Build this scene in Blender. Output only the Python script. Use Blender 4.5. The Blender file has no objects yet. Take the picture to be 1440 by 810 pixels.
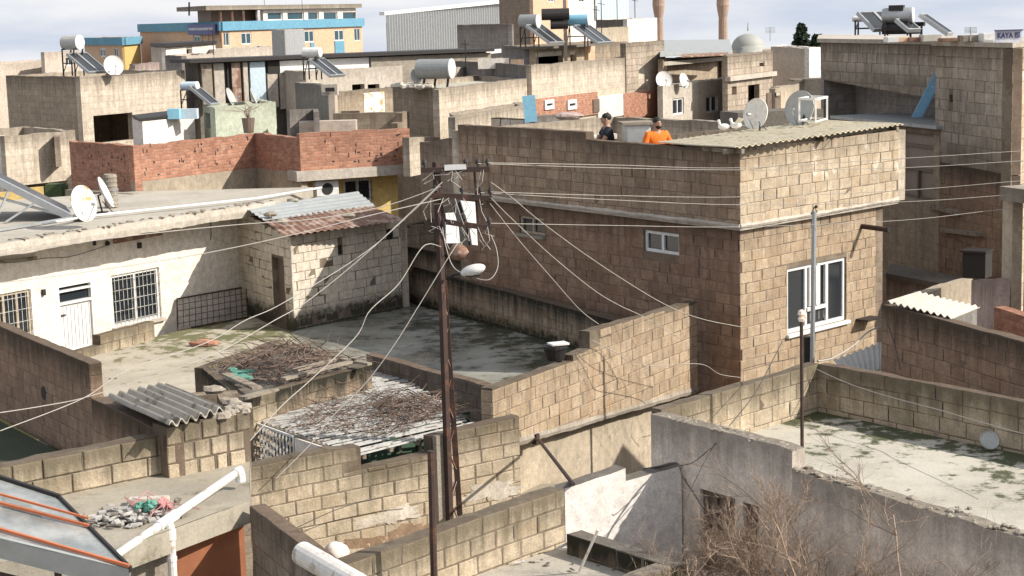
import bpy, bmesh, math, random
from mathutils import Vector, Matrix, noise
S = bpy.context.scene
C = S.collection
rnd = random.Random(7)
# ------------------------------------------------------------------ camera, sky, sun, exposure
CAMZ = 10.0; F = 2450.0; PITCH = math.atan((405-22)/F); ROLL = 0.027
cp, sp, cr, sr = math.cos(PITCH), math.sin(PITCH), math.cos(ROLL), math.sin(ROLL)
FW = Vector((0, cp, -sp)); R0 = Vector((1, 0, 0)); U0 = Vector((0, sp, cp))
IR = R0*cr - U0*sr; IU = R0*sr + U0*cr
cam = bpy.data.objects.new('camera', bpy.data.cameras.new('camera')); C.objects.link(cam)
cam.data.sensor_width = 36; cam.data.lens = 36*F/1440; cam.data.clip_end = 6000; cam.data.clip_start = .1
m3 = Matrix((IR, IU, -FW)).transposed(); m4 = m3.to_4x4(); m4.translation = (0, 0, CAMZ)
cam.matrix_world = m4; S.camera = cam

SUNV = Vector((-.73, .20, -.545)).normalized()         # direction the light travels
W = bpy.data.worlds.new('World'); S.world = W; W.use_nodes = True
nt = W.node_tree; nt.nodes.clear()
def wn(t, **k):
    n = nt.nodes.new(t)
    for a, b in k.items(): setattr(n, a, b)
    return n
sky = wn('ShaderNodeTexSky', sky_type='NISHITA', sun_disc=False)
sky.sun_elevation = math.asin(-SUNV.z); sky.sun_rotation = math.atan2(-SUNV.x, -SUNV.y)
sky.altitude = 500; sky.air_density = 1.0; sky.dust_density = 3.0; sky.ozone_density = 1.0
hs = wn('ShaderNodeHueSaturation'); hs.inputs['Saturation'].default_value = .6
tc = wn('ShaderNodeTexCoord'); mp = wn('ShaderNodeMapping'); mp.inputs['Scale'].default_value = (4, 4, 22)
nz = wn('ShaderNodeTexNoise'); nz.inputs['Scale'].default_value = 1.6; nz.inputs['Detail'].default_value = 6; nz.inputs['Roughness'].default_value = .55
rp = wn('ShaderNodeValToRGB'); rp.color_ramp.elements[0].position = .36; rp.color_ramp.elements[1].position = .64
mx = wn('ShaderNodeMix', data_type='RGBA'); cl_ = wn('ShaderNodeMix', data_type='RGBA'); cl_.inputs['A'].default_value = (3.35, 3.7, 4.35, 1); cl_.inputs['B'].default_value = (4.9, 4.9, 5.0, 1)
mm = wn('ShaderNodeMath', operation='MULTIPLY_ADD'); mm.inputs[1].default_value = .34; mm.inputs[2].default_value = .62
bg = wn('ShaderNodeBackground'); bg.inputs['Strength'].default_value = .137
out = wn('ShaderNodeOutputWorld')
L_ = nt.links.new
L_(sky.outputs[0], hs.inputs['Color']); L_(hs.outputs[0], mx.inputs['A'])
L_(tc.outputs['Generated'], mp.inputs[0]); L_(mp.outputs[0], nz.inputs['Vector']); L_(nz.outputs['Fac'], rp.inputs[0])
sz = wn('ShaderNodeSeparateXYZ'); hz_ = wn('ShaderNodeMapRange'); hz_.inputs['From Min'].default_value = .02; hz_.inputs['From Max'].default_value = .22; hz_.inputs['To Min'].default_value = 1.0; hz_.inputs['To Max'].default_value = .55
ml = wn('ShaderNodeMath', operation='MULTIPLY')
L_(tc.outputs['Generated'], sz.inputs[0]); L_(sz.outputs[2], hz_.inputs[0])
L_(rp.outputs[0], cl_.inputs['Factor']); L_(cl_.outputs['Result'], mx.inputs['B']); mm.inputs[0].default_value = 1; L_(mm.outputs[0], ml.inputs[0]); L_(hz_.outputs[0], ml.inputs[1]); L_(ml.outputs[0], mx.inputs['Factor']); L_(mx.outputs['Result'], bg.inputs['Color'])
L_(bg.outputs[0], out.inputs[0])
sun = bpy.data.objects.new('sun', bpy.data.lights.new('sun', 'SUN')); C.objects.link(sun)
sun.data.energy = 4.3; sun.data.angle = math.radians(.53); sun.data.color = (1, .94, .85)
sun.rotation_euler = SUNV.to_track_quat('-Z', 'Y').to_euler()
S.view_settings.view_transform = 'Standard'; S.view_settings.look = 'None'
S.view_settings.exposure = 0.50; S.view_settings.gamma = 1; S.view_settings.use_curve_mapping = False
S.render.engine = 'CYCLES'

# ------------------------------------------------------------------ pixel -> place
def ray(px, py): return FW*F + IR*(px-720) - IU*(py-405)
def P(px, py, z):
    r = ray(px, py); t = (z-CAMZ)/r.z
    return Vector((r.x*t, r.y*t, z))
def D(px, py, Y):
    r = ray(px, py); t = Y/r.y
    return Vector((r.x*t, Y, CAMZ + r.z*t))
def lerp(a, b, t): return a+(b-a)*t

# ------------------------------------------------------------------ mesh builder
class MB:
    def __init__(s): s.v = []; s.f = []; s.uv = []; s.dr = []; s.mi = []
    def quad(s, ps, uv=None, dr=None, mi=0):
        n = len(s.v); s.v += [Vector(p) for p in ps]; s.f.append(tuple(range(n, n+len(ps))))
        s.uv.append(uv or [(p[0]+p[1], p[2]) for p in ps]); s.dr.append(dr or [(2, 2)]*len(ps)); s.mi.append(mi)
    def mesh(s, vs, fs, mi=0):
        n = len(s.v); s.v += [Vector(p) for p in vs]
        for f in fs:
            s.f.append(tuple(n+i for i in f)); s.uv.append([(vs[i][0]+vs[i][1], vs[i][2]) for i in f]); s.dr.append([(2, 2)]*len(f)); s.mi.append(mi)
    def box(s, c, size, rz=0, mi=0, M=None, bev=0):
        x, y, z = [q/2 for q in size]; c = Vector(c)
        R = M if M is not None else Matrix.Rotation(rz, 3, 'Z')
        if bev:
            b = min(bev, x*.45, y*.45, z*.45); vs = []
            for sz in (-1, 1):
                for (ex, ez) in (((0, 1),) if sz < 0 else ((0, 1),)): pass
            bm = bmesh.new(); bmesh.ops.create_cube(bm, size=1)
            for q in bm.verts: q.co = Vector((q.co.x*2*x, q.co.y*2*y, q.co.z*2*z))
            bmesh.ops.bevel(bm, geom=bm.edges[:], offset=b, segments=2, affect='EDGES')
            bm.verts.index_update()
            s.mesh([c+R@q.co for q in bm.verts], [[q.index for q in f.verts] for f in bm.faces], mi); bm.free(); return
        vs = [c+R@Vector((a*x, b*y, d*z)) for a in (-1, 1) for b in (-1, 1) for d in (-1, 1)]
        s.mesh(vs, [(0, 1, 3, 2), (4, 6, 7, 5), (0, 4, 5, 1), (2, 3, 7, 6), (0, 2, 6, 4), (1, 5, 7, 3)], mi)
    def beam(s, a, b, w, h=None, mi=0, roll=0):
        a = Vector(a); b = Vector(b); d = b-a; L = d.length
        if L < 1e-5: return
        q = d.to_track_quat('X', 'Z').to_matrix() @ Matrix.Rotation(roll, 3, 'X')
        s.box((a+b)/2, (L, w, h or w), M=q, mi=mi)
    def tube(s, pts, r, n=6, r2=None, cap=True, mi=0):
        pts = [Vector(p) for p in pts]; k = len(pts); rings = []; vs = []; fs = []
        up = None
        for i, p in enumerate(pts):
            d = (pts[min(i+1, k-1)]-pts[max(i-1, 0)])
            if d.length < 1e-7: d = Vector((0, 0, 1))
            d.normalize()
            if up is None: up = Vector((0, 0, 1)) if abs(d.z) < .9 else Vector((1, 0, 0))
            a = d.cross(up)
            if a.length < 1e-4: a = d.orthogonal()
            a.normalize(); b = a.cross(d); up = b
            rr = r if r2 is None else lerp(r, r2, i/max(k-1, 1))
            vs += [p+(a*math.cos(6.28319*j/n)+b*math.sin(6.28319*j/n))*rr for j in range(n)]
        for i in range(k-1):
            for j in range(n): fs.append((i*n+j, i*n+(j+1) % n, (i+1)*n+(j+1) % n, (i+1)*n+j))
        if cap: fs.append(tuple(range(n-1, -1, -1))); fs.append(tuple((k-1)*n+j for j in range(n)))
        s.mesh(vs, fs, mi)
    def lathe(s, c, axis, prof, n=20, mi=0):
        c = Vector(c); ax = Vector(axis).normalized(); a = ax.orthogonal().normalized(); b = ax.cross(a); vs = []; fs = []
        for (h, r) in prof: vs += [c+ax*h+(a*math.cos(6.28319*j/n)+b*math.sin(6.28319*j/n))*r for j in range(n)]
        for i in range(len(prof)-1):
            for j in range(n): fs.append((i*n+j, i*n+(j+1) % n, (i+1)*n+(j+1) % n, (i+1)*n+j))
        s.mesh(vs, fs, mi)
    def prism(s, poly, z0, z1, mi=0):
        k = len(poly); A = sum(poly[i][0]*poly[(i+1) % k][1]-poly[(i+1) % k][0]*poly[i][1] for i in range(k))
        if A < 0: poly = poly[::-1]
        b = [Vector((p[0], p[1], z0)) for p in poly]; t = [Vector((p[0], p[1], z1)) for p in poly]
        for i in range(k):
            j = (i+1) % k; L = (b[j]-b[i]).length
            s.quad([b[i], b[j], t[j], t[i]], [(0, z0), (L, z0), (L, z1), (0, z1)], [(z1-z0, 0), (z1-z0, 0), (0, z1-z0), (0, z1-z0)], mi)
        s.quad(t, [(p[0], p[1]) for p in t], None, mi); s.quad(b[::-1], None, None, mi)
    def ball(s, c, r, n=12, mi=0, jit=0, sc=(1, 1, 1), M=None):
        c = Vector(c); vs = []; fs = []; k = n//2
        for i in range(k+1):
            th = math.pi*i/k
            for j in range(n):
                ph = 2*math.pi*j/n; q = Vector((math.sin(th)*math.cos(ph)*sc[0], math.sin(th)*math.sin(ph)*sc[1], math.cos(th)*sc[2]))*r
                if jit: q *= 1+jit*noise.noise(q*2.1/r+c*3)
                vs.append(c+(M@q if M is not None else q))
        for i in range(k):
            for j in range(n): fs.append((i*n+j, (i+1)*n+j, (i+1)*n+(j+1) % n, i*n+(j+1) % n))
        s.mesh(vs, fs, mi)
OG = {}
def build(s, name, mats, parent=None, origin=None, smooth=False):
    """link as ONE object; a child keeps the frame of its top-level thing"""
    if not isinstance(mats, (list, tuple)): mats = [mats]
    if parent is not None: og = OG[parent.name]
    elif origin is not None: og = Vector(origin)
    else:
        lo = [min(p[i] for p in s.v) for i in range(3)]; hi = [max(p[i] for p in s.v) for i in range(3)]
        og = Vector(((lo[0]+hi[0])/2, (lo[1]+hi[1])/2, lo[2]))
    me = bpy.data.meshes.new(name); me.from_pydata([p-og for p in s.v], [], s.f)
    for m in mats: me.materials.append(m)
    ul = me.uv_layers.new(name='uv'); dl = me.uv_layers.new(name='drop')
    uu = []; dd = []
    for a in s.uv:
        for q in a: uu += [q[0], q[1]]
    for a in s.dr:
        for q in a: dd += [q[0], q[1]]
    ul.data.foreach_set('uv', uu); dl.data.foreach_set('uv', dd)
    me.polygons.foreach_set('material_index', s.mi); me.polygons.foreach_set('use_smooth', [smooth]*len(s.f))
    me.update()
    o = bpy.data.objects.new(name, me); C.objects.link(o)
    if parent is not None: o.parent = parent
    else: o.location = og
    OG[o.name] = og
    return o
MB.build = build
def tag(o, label, cat, group=None):
    o['label'] = label; o['category'] = cat
    if group: o['group'] = group
    return o
def thing(name, label, cat, loc, group=None):
    o = bpy.data.objects.new(name, None); C.objects.link(o); o.location = loc; OG[o.name] = Vector(loc); o.empty_display_size = .2
    return tag(o, label, cat, group)
def struct(o): o['kind'] = 'structure'; return o
def dup(root, loc, rotz=0, sc=1, label=None):
    r = root.copy(); C.objects.link(r); r.location = loc; r.rotation_euler = (0, 0, rotz); r.scale = (sc, sc, sc)
    if label: r['label'] = label
    for ch in list(root.children):
        c = ch.copy(); C.objects.link(c); c.parent = r
        for g in ch.children:
            d = g.copy(); C.objects.link(d); d.parent = c
    return r

# ------------------------------------------------------------------ materials
def newmat(name):
    m = bpy.data.materials.new(name); m.use_nodes = True; t = m.node_tree; b = t.nodes['Principled BSDF']
    return m, t, b
def N(t, ty, ins=None, **k):
    n = t.nodes.new(ty)
    for a, v in k.items(): setattr(n, a, v)
    for a, v in (ins or {}).items():
        if hasattr(v, 'links') or isinstance(v, bpy.types.NodeSocket): t.links.new(v, n.inputs[a])
        else: n.inputs[a].default_value = v
    return n
def mixc(t, fac, a, b, bt='MIX'):
    n = t.nodes.new('ShaderNodeMix'); n.data_type = 'RGBA'; n.blend_type = bt
    for k, v in (('Factor', fac), ('A', a), ('B', b)):
        if isinstance(v, bpy.types.NodeSocket): t.links.new(v, n.inputs[k])
        else: n.inputs[k].default_value = v if k == 'Factor' else (*v[:3], 1)
    return n.outputs['Result']
def ramp(t, s, a, b, c0=(0, 0, 0), c1=(1, 1, 1)):
    n = t.nodes.new('ShaderNodeValToRGB'); e = n.color_ramp.elements
    e[0].position = a; e[1].position = b; e[0].color = (*c0, 1); e[1].color = (*c1, 1); t.links.new(s, n.inputs[0]); return n.outputs[0]
def math_(t, op, a, b=0.0):
    n = t.nodes.new('ShaderNodeMath'); n.operation = op
    for i, v in enumerate((a, b)):
        if isinstance(v, bpy.types.NodeSocket): t.links.new(v, n.inputs[i])
        else: n.inputs[i].default_value = v
    return n.outputs[0]
def noise_(t, vec, sc, det=4, rough=.6, scale3=None):
    if scale3:
        mp = N(t, 'ShaderNodeMapping', {'Vector': vec, 'Scale': scale3}); vec = mp.outputs[0]
    return N(t, 'ShaderNodeTexNoise', {'Vector': vec, 'Scale': sc, 'Detail': det, 'Roughness': rough}).outputs['Fac']
DES = .11
def surf(name, col, col2=None, kind='plain', bs=(.4, .2), mortar=None, dirt=.5, grime=.5, moss=0., rough=.9, bump=.5, streak=.5, mossh=.14, isl=False, stain=(.10, .075, .05), scale=1., patch=None, patch_amt=.5):
    """block, brick, plaster and concrete surfaces"""
    m, t, b = newmat(name); col2 = col2 or tuple(c*.8 for c in col)
    ds = lambda q: tuple((c*(1-DES)+(sum(q)/3)*DES)*k_ for c, k_ in zip(q, (1.01, .98, .97)))
    col, col2 = ds(col), ds(col2); mortar = ds(mortar) if mortar else None; patch = ds(patch) if patch else None
    g = N(t, 'ShaderNodeNewGeometry'); pos = g.outputs['Position']
    uv = N(t, 'ShaderNodeUVMap', uv_map='uv').outputs[0]; dr = N(t, 'ShaderNodeUVMap', uv_map='drop').outputs[0]
    sep = N(t, 'ShaderNodeSeparateXYZ', {0: dr}); dtop = sep.outputs[0]; dbot = sep.outputs[1]
    hgt = None
    if isl:
        c = mixc(t, g.outputs['Random Per Island'], col, col2)
    elif kind == 'brick':
        wob = N(t, 'ShaderNodeVectorMath', {0: uv, 1: mixc(t, .5, (0, 0, 0), (0, 0, 0))}, operation='ADD')
        nn = N(t, 'ShaderNodeTexNoise', {'Vector': pos, 'Scale': 5., 'Detail': 3})
        sc_ = N(t, 'ShaderNodeVectorMath', {0: nn.outputs['Color'], 'Scale': .035}, operation='SCALE')
        uw = N(t, 'ShaderNodeVectorMath', {0: uv, 1: sc_.outputs[0]}, operation='ADD').outputs[0]
        bt = N(t, 'ShaderNodeTexBrick', {'Vector': uw, 'Scale': 1., 'Mortar Size': .006*scale, 'Mortar Smooth': .3, 'Bias': -.1, 'Brick Width': bs[0], 'Row Height': bs[1],
               'Color1': (*col, 1), 'Color2': (*col2, 1), 'Mortar': (*(mortar or tuple(q*.6 for q in col)), 1)})
        c = bt.outputs['Color']; hgt = bt.outputs['Fac']
    else: c = mixc(t, ramp(t, noise_(t, pos, .7, 5), .35, .65), col, col2)
    # soft large variation and speckle
    big = noise_(t, pos, .9, 6, .65)
    c = mixc(t, math_(t, 'MULTIPLY', ramp(t, big, .4, .68), dirt*.55), c, tuple(q*.55 for q in col))
    fine = noise_(t, pos, 38, 5, .75)
    c = mixc(t, 1., c, ramp(t, fine, .25, .75, (.66,)*3, (1.25,)*3), 'MULTIPLY')
    mid = noise_(t, pos, 7, 4, .7)
    c = mixc(t, 1., c, ramp(t, mid, .28, .72, (.74,)*3, (1.18,)*3), 'MULTIPLY')
    if isl:
        c = mixc(t, math_(t, 'MULTIPLY', ramp(t, noise_(t, pos, 17, 3, .6), .66, .72), .6), c, tuple(q*.35 for q in col))
        wn_ = noise_(t, pos, 2.3, 6, .7); c = mixc(t, math_(t, 'MULTIPLY', ramp(t, wn_, .50, .68), .55), c, tuple(a_*b_ for a_, b_ in zip(col2, (.92, .80, .66))))
        c = mixc(t, math_(t, 'MULTIPLY', ramp(t, noise_(t, pos, 3.7, 5, .7), .60, .70), .5), c, tuple(min(.8, q*1.22) for q in col))
    if patch:
        pm = ramp(t, noise_(t, pos, 1.7, 5, .6), .62-.2*patch_amt, .66-.2*patch_amt)
        c = mixc(t, math_(t, 'MULTIPLY', pm, .85), c, patch)
    if streak or grime:
        st = noise_(t, pos, 1., 5, .7, (5.5, 5.5, .55)); stm = ramp(t, st, .44, .7)
        c = mixc(t, math_(t, 'MULTIPLY', stm, streak*.75), c, stain)
        topm = N(t, 'ShaderNodeMapRange', {'Value': math_(t, 'SUBTRACT', dtop, math_(t, 'MULTIPLY', st, .65)), 'From Min': -.25, 'From Max': .16, 'To Min': 1, 'To Max': 0}).outputs[0]
        c = mixc(t, math_(t, 'MULTIPLY', topm, grime), c, tuple(q*.55 for q in stain))
    if moss:
        mm_ = N(t, 'ShaderNodeMapRange', {'Value': math_(t, 'SUBTRACT', dbot, math_(t, 'MULTIPLY', mid, .7)), 'From Min': mossh-.2, 'From Max': mossh+.04, 'To Min': 1, 'To Max': 0}).outputs[0]
        c = mixc(t, math_(t, 'MULTIPLY', mm_, moss), c, (.02, .022, .01))
    t.links.new(c, b.inputs['Base Color']); b.inputs['Roughness'].default_value = rough; b.inputs['Specular IOR Level'].default_value = .25
    h = math_(t, 'ADD', math_(t, 'MULTIPLY', fine, .5), math_(t, 'MULTIPLY', mid, .9))
    if hgt is not None: h = math_(t, 'SUBTRACT', h, math_(t, 'MULTIPLY', hgt, 1.2))
    bp = N(t, 'ShaderNodeBump', {'Height': h, 'Strength': min(1., bump*(1.7 if isl else 1)), 'Distance': .02}); t.links.new(bp.outputs[0], b.inputs['Normal'])
    return m
def paint(name, col, rough=.6, metal=0., wear=None, wamt=.3, bump=.15, wscale=4.):
    m, t, b = newmat(name); g = N(t, 'ShaderNodeNewGeometry'); pos = g.outputs['Position']
    c = mixc(t, ramp(t, noise_(t, pos, wscale*2.2, 5, .7), .3, .7), tuple(q*.85 for q in col), tuple(min(1, q*1.1) for q in col))
    if wear: c = mixc(t, ramp(t, noise_(t, pos, wscale, 6, .7), .66-wamt*.35, .74-wamt*.35), c, wear)
    t.links.new(c, b.inputs['Base Color']); b.inputs['Roughness'].default_value = rough; b.inputs['Metallic'].default_value = metal
    if bump:
        bp = N(t, 'ShaderNodeBump', {'Height': noise_(t, pos, 30, 3), 'Strength': bump, 'Distance': .01}); t.links.new(bp.outputs[0], b.inputs['Normal'])
    return m
def floormat(name, col, col2, moss=(.03, .045, .012), wet=0., edge=1.0, thr=.55, dark=(.05, .05, .04), rough=.85, mossamt=.6):
    """roof and yard slabs: uv.y (0..1) runs away from the shaded wall foot, moss gathers there"""
    m, t, b = newmat(name); g = N(t, 'ShaderNodeNewGeometry'); pos = g.outputs['Position']
    dr = N(t, 'ShaderNodeSeparateXYZ', {0: N(t, 'ShaderNodeUVMap', uv_map='drop').outputs[0]}).outputs[0]
    n1 = noise_(t, pos, .9, 7, .62); n2 = noise_(t, pos, 3.2, 6, .7); n3 = noise_(t, pos, 30, 4, .7)
    c = mixc(t, ramp(t, n1, .38, .62), col, col2)
    c = mixc(t, math_(t, 'MULTIPLY', ramp(t, n2, .52, .66), .55), c, dark)
    c = mixc(t, 1., c, ramp(t, n3, .2, .8, (.8,)*3, (1.15,)*3), 'MULTIPLY')
    mk = math_(t, 'ADD', math_(t, 'MULTIPLY', n2, .55), math_(t, 'MULTIPLY', n1, .45))
    mk = math_(t, 'SUBTRACT', mk, math_(t, 'MULTIPLY', dr, .06*edge))
    mk = ramp(t, mk, thr-.16, thr-.11)
    c = mixc(t, math_(t, 'MULTIPLY', mk, mossamt), c, moss)
    t.links.new(c, b.inputs['Base Color'])
    b.inputs['Roughness'].default_value = rough
    if wet:
        r_ = ramp(t, noise_(t, pos, .8, 3, .5), .35, .6, (.12,)*3, (rough,)*3); t.links.new(r_, b.inputs['Roughness'])
    bp = N(t, 'ShaderNodeBump', {'Height': math_(t, 'ADD', math_(t, 'MULTIPLY', n3, .5), n2), 'Strength': .1 if wet else .4, 'Distance': .02}); t.links.new(bp.outputs[0], b.inputs['Normal'])
    return m
def glass(name, col=(.02, .025, .03), rough=.12):
    m, t, b = newmat(name); b.inputs['Base Color'].default_value = (*col, 1); b.inputs['Roughness'].default_value = rough; b.inputs['Specular IOR Level'].default_value = .6
    return m
TAN = (.42, .33, .225); TAN2 = (.31, .24, .16)
M = {}
M['mortar'] = surf('mortar', (.27, .22, .155), patch=(.15, .115, .08), patch_amt=.55, dirt=.6, streak=.3, grime=.5)
M['mortar_dark'] = surf('mortar_dark', (.23, .165, .115), dirt=.6, streak=.3, grime=.4)  # shade put into the mortar of walls turned from the sun
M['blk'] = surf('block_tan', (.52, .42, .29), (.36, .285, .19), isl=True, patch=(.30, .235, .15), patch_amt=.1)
M['blk_lit'] = surf('block_lit_pale', (.60, .50, .355), (.45, .365, .25), isl=True, dirt=.5, streak=.42, grime=.35, patch=(.66, .60, .48), patch_amt=.05)  # sunlight put into a paler block colour for the lit faces
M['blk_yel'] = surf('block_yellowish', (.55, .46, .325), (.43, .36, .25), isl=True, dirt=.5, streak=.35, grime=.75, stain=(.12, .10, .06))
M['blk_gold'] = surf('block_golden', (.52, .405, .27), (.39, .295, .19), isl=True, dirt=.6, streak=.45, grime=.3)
M['blk_shade'] = surf('block_brown_shade', (.36, .235, .155), (.25, .155, .10), isl=True, dirt=.7, streak=.45, grime=.5, stain=(.08, .05, .035), moss=.0)  # shade of the left face put into darker, browner blocks
M['blk_shade_up'] = surf('block_brown_upper_shade', (.45, .33, .225), (.30, .215, .145), isl=True, dirt=.8, streak=.6, grime=.6, stain=(.10, .068, .045))  # upper shaded face: browner copy of the lit blocks, shade in its colour
M['blk_red'] = surf('block_reddish_shade', (.38, .26, .175), (.29, .19, .125), isl=True, dirt=.5, streak=.4, grime=.9, stain=(.10, .075, .05))  # redder, darker tone of walls in shade put into the blocks
M['blk_white'] = surf('block_whitewashed', (.76, .69, .565), (.69, .625, .505), isl=True, dirt=.3, streak=.3, grime=.2, moss=.93, mossh=.14)
M['blk_gray'] = surf('block_gray', (.36, .31, .25), (.26, .22, .17), isl=True, dirt=.6, streak=.6, grime=.6, moss=.5)
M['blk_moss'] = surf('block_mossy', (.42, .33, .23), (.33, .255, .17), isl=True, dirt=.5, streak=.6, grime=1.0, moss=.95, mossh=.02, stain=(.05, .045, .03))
M['far_tan'] = surf('far_tan', (.44, .36, .26), (.36, .29, .205), kind='brick', mortar=(.27, .22, .155), bump=.3)
M['far_pale'] = surf('far_pale', (.62, .54, .42), (.53, .455, .35), kind='brick', mortar=(.40, .34, .26), bump=.3, dirt=.35)
M['far_brown'] = surf('far_brown', (.33, .26, .19), (.26, .20, .145), kind='brick', mortar=(.18, .14, .10), bump=.3)
M['far_gray'] = surf('far_gray', (.30, .28, .26), (.24, .225, .205), kind='brick', mortar=(.17, .16, .15), bump=.3)
M['stone'] = surf('stone_rough', (.50, .42, .32), (.36, .30, .23), kind='brick', bs=(.3, .22), mortar=(.24, .19, .14), bump=.5, scale=1.6)
M['redbrick'] = surf('red_brick', (.56, .26, .155), (.36, .145, .085), kind='brick', bs=(.19, .075), mortar=(.40, .28, .20), bump=.7, dirt=.3, streak=.2, grime=.25, stain=(.16, .07, .045), scale=1.6, patch=(.50, .33, .22), patch_amt=-.3)
M['plaster_w'] = surf('plaster_white', (.80, .745, .66), (.72, .67, .585), dirt=.22, streak=.22, grime=.15, bump=.15, stain=(.42, .33, .22), moss=.0)
M['plaster_w2'] = surf('plaster_white_clean', (.78, .745, .69), (.71, .68, .63), dirt=.15, streak=.2, grime=.1, bump=.15, stain=(.45, .40, .33))
M['plaster_g'] = surf('plaster_gray_pink', (.82, .73, .61), (.74, .655, .545), dirt=.25, streak=.25, grime=.6, bump=.25, stain=(.22, .19, .16))
M['plaster_b'] = surf('plaster_beige', (.52, .44, .32), (.44, .37, .27), dirt=.55, streak=.3, grime=.3, bump=.25, stain=(.24, .21, .15), patch=(.27, .245, .18), patch_amt=.0)
M['plaster_pink'] = surf('plaster_pink', (.55, .43, .38), (.47, .37, .33), dirt=.4, streak=.4, grime=.5)
M['plaster_gry'] = surf('plaster_gray', (.30, .29, .27), (.24, .23, .21), dirt=.4, streak=.4, grime=.3)
M['plaster_grn'] = surf('plaster_pale_green', (.50, .56, .43), (.44, .49, .38), dirt=.4, streak=.3, grime=.3, stain=(.25, .23, .17))
M['plaster_yel'] = surf('plaster_yellow', (.74, .53, .17), (.66, .47, .15), dirt=.2, streak=.2, grime=.2, stain=(.32, .22, .09))
M['plaster_far'] = surf('plaster_far_beige', (.58, .50, .41), (.50, .43, .35), dirt=.25, streak=.25, grime=.2, bump=.1)
M['plaster_peach'] = surf('plaster_peach', (.66, .45, .29), (.60, .41, .26), dirt=.1, streak=.1, grime=.1, bump=.1)
M['blue_band'] = surf('blue_band', (.13, .36, .50), (.11, .31, .44), dirt=.15, streak=.15, grime=.1, bump=.1, stain=(.3, .35, .38))
M['conc'] = surf('concrete', (.40, .36, .29), (.31, .275, .215), dirt=.6, streak=.3, grime=.4, bump=.6)
M['conc_d'] = surf('concrete_dark', (.22, .20, .165), (.16, .145, .12), dirt=.6, streak=.3, grime=.2, bump=.6)
M['conc_l'] = surf('concrete_light', (.56, .51, .43), (.48, .43, .35), dirt=.4, streak=.2, grime=.2, bump=.5)
M['roof_l'] = floormat('roof_light', (.50, .465, .385), (.37, .34, .275), moss=(.050, .058, .017), edge=1.2, thr=.585, dark=(.36, .34, .26), mossamt=.95)
M['roof_w'] = floormat('roof_wet', (.34, .335, .285), (.19, .19, .155), moss=(.030, .034, .020), wet=1, edge=.6, thr=.605, dark=(.09, .09, .075), rough=.5, mossamt=.85)
M['yard'] = floormat('yard_concrete', (.46, .415, .33), (.36, .32, .25), moss=(.10, .105, .03), edge=.6, thr=.59, dark=(.28, .245, .17), mossamt=.85)
M['roof_c'] = floormat('roof_concrete', (.46, .42, .35), (.38, .345, .285), edge=.5, thr=.9, dark=(.27, .24, .19))
M['green_floor'] = floormat('green_floor', (.055, .065, .04), (.035, .045, .028), thr=.6, edge=0, mossamt=.4)
M['ground'] = floormat('ground', (.30, .26, .20), (.24, .21, .165), thr=.9, edge=0)
M['rust'] = paint('rusty_steel', (.055, .032, .025), .75, .2, (.11, .052, .034), .35)
M['rust_l'] = paint('rusty_sheet', (.22, .12, .08), .8, .1, (.40, .30, .24), .45, wscale=2.5)
M['steel'] = paint('dark_steel', (.045, .04, .038), .6, .5)
M['galv'] = paint('galvanised', (.42, .43, .43), .45, .5)
M['sheet_gray'] = paint('gray_sheet', (.36, .375, .365), .55, .15, (.22, .20, .17), .15, wscale=2)
M['asb'] = paint('asbestos_sheet', (.36, .33, .28), .9, 0, (.16, .14, .11), .35, .4, 3)
M['asb_y'] = paint('fibre_cement_yellowed', (.60, .53, .38), .9, 0, (.36, .30, .19), .3, .4, 3)
M['asb_w'] = paint('fibre_cement_pale', (.52, .48, .41), .85, 0, (.45, .41, .34), .2, .3, 3)
M['white'] = paint('white_paint', (.70, .69, .66), .5, 0, (.55, .51, .44), .1)
M['pvc'] = paint('white_pvc', (.68, .645, .59), .45, 0, (.42, .36, .29), .32, wscale=7)
M['dishm'] = paint('dish_white', (.70, .68, .64), .5, 0, None)
M['dish_rust'] = paint('dish_rusted', (.80, .77, .70), .55, 0, (.62, .33, .12), .38, wscale=3.3)
M['dish_gray'] = paint('dish_gray', (.42, .43, .41), .6, 0, (.50, .45, .38), .2)
M['black'] = paint('black', (.014, .013, .012), .7)
M['dark'] = paint('dark_void', (.03, .026, .022), .9)
M['green_d'] = paint('green_tarp', (.035, .075, .045), .8)
M['green_b'] = paint('green_metal', (.06, .085, .03), .8)
M['blue_t'] = paint('blue_board', (.12, .27, .40), .6, 0, (.35, .43, .5), .2)
M['blue_l'] = paint('pale_blue_panel', (.25, .52, .66), .5)
M['blue_sheet'] = paint('pale_blue_sheet', (.52, .62, .67), .5)
M['sign_blue'] = paint('sign_blue', (.05, .05, .22), .5)
M['sign_white'] = paint('sign_white', (.62, .62, .68), .5)
M['sign_ink'] = paint('sign_ink', (.07, .07, .17), .6)
M['orange'] = paint('orange_wall', (.27, .10, .045), .75, 0, (.36, .12, .04), .3, wscale=2)
M['orange_f'] = paint('orange_frame', (.50, .15, .06), .6)
M['slat'] = paint('slat_paint', (.50, .49, .46), .6, 0, (.24, .20, .16), .4, wscale=6)
M['brown_stain'] = surf('brown_stain', (.36, .25, .16), (.26, .17, .10), dirt=.6, streak=.3, grime=0, bump=.8, patch=(.5, .42, .3), patch_amt=.2)
M['orange_s'] = paint('orange_shirt', (.75, .17, .012), .85, bump=0)
M['navy'] = paint('navy_shirt', (.016, .019, .025), .85, bump=0)
M['jeans'] = paint('trousers', (.04, .05, .075), .9, bump=0)
M['skin'] = paint('skin', (.42, .24, .16), .6, bump=0)
M['hair'] = paint('hair', (.012, .009, .007), .7, bump=0)
M['brown_d'] = paint('brown_shutter', (.15, .11, .085), .6, 0, (.09, .05, .035), .2)
M['brown_p'] = paint('brown_panel', (.28, .215, .18), .6)
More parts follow.
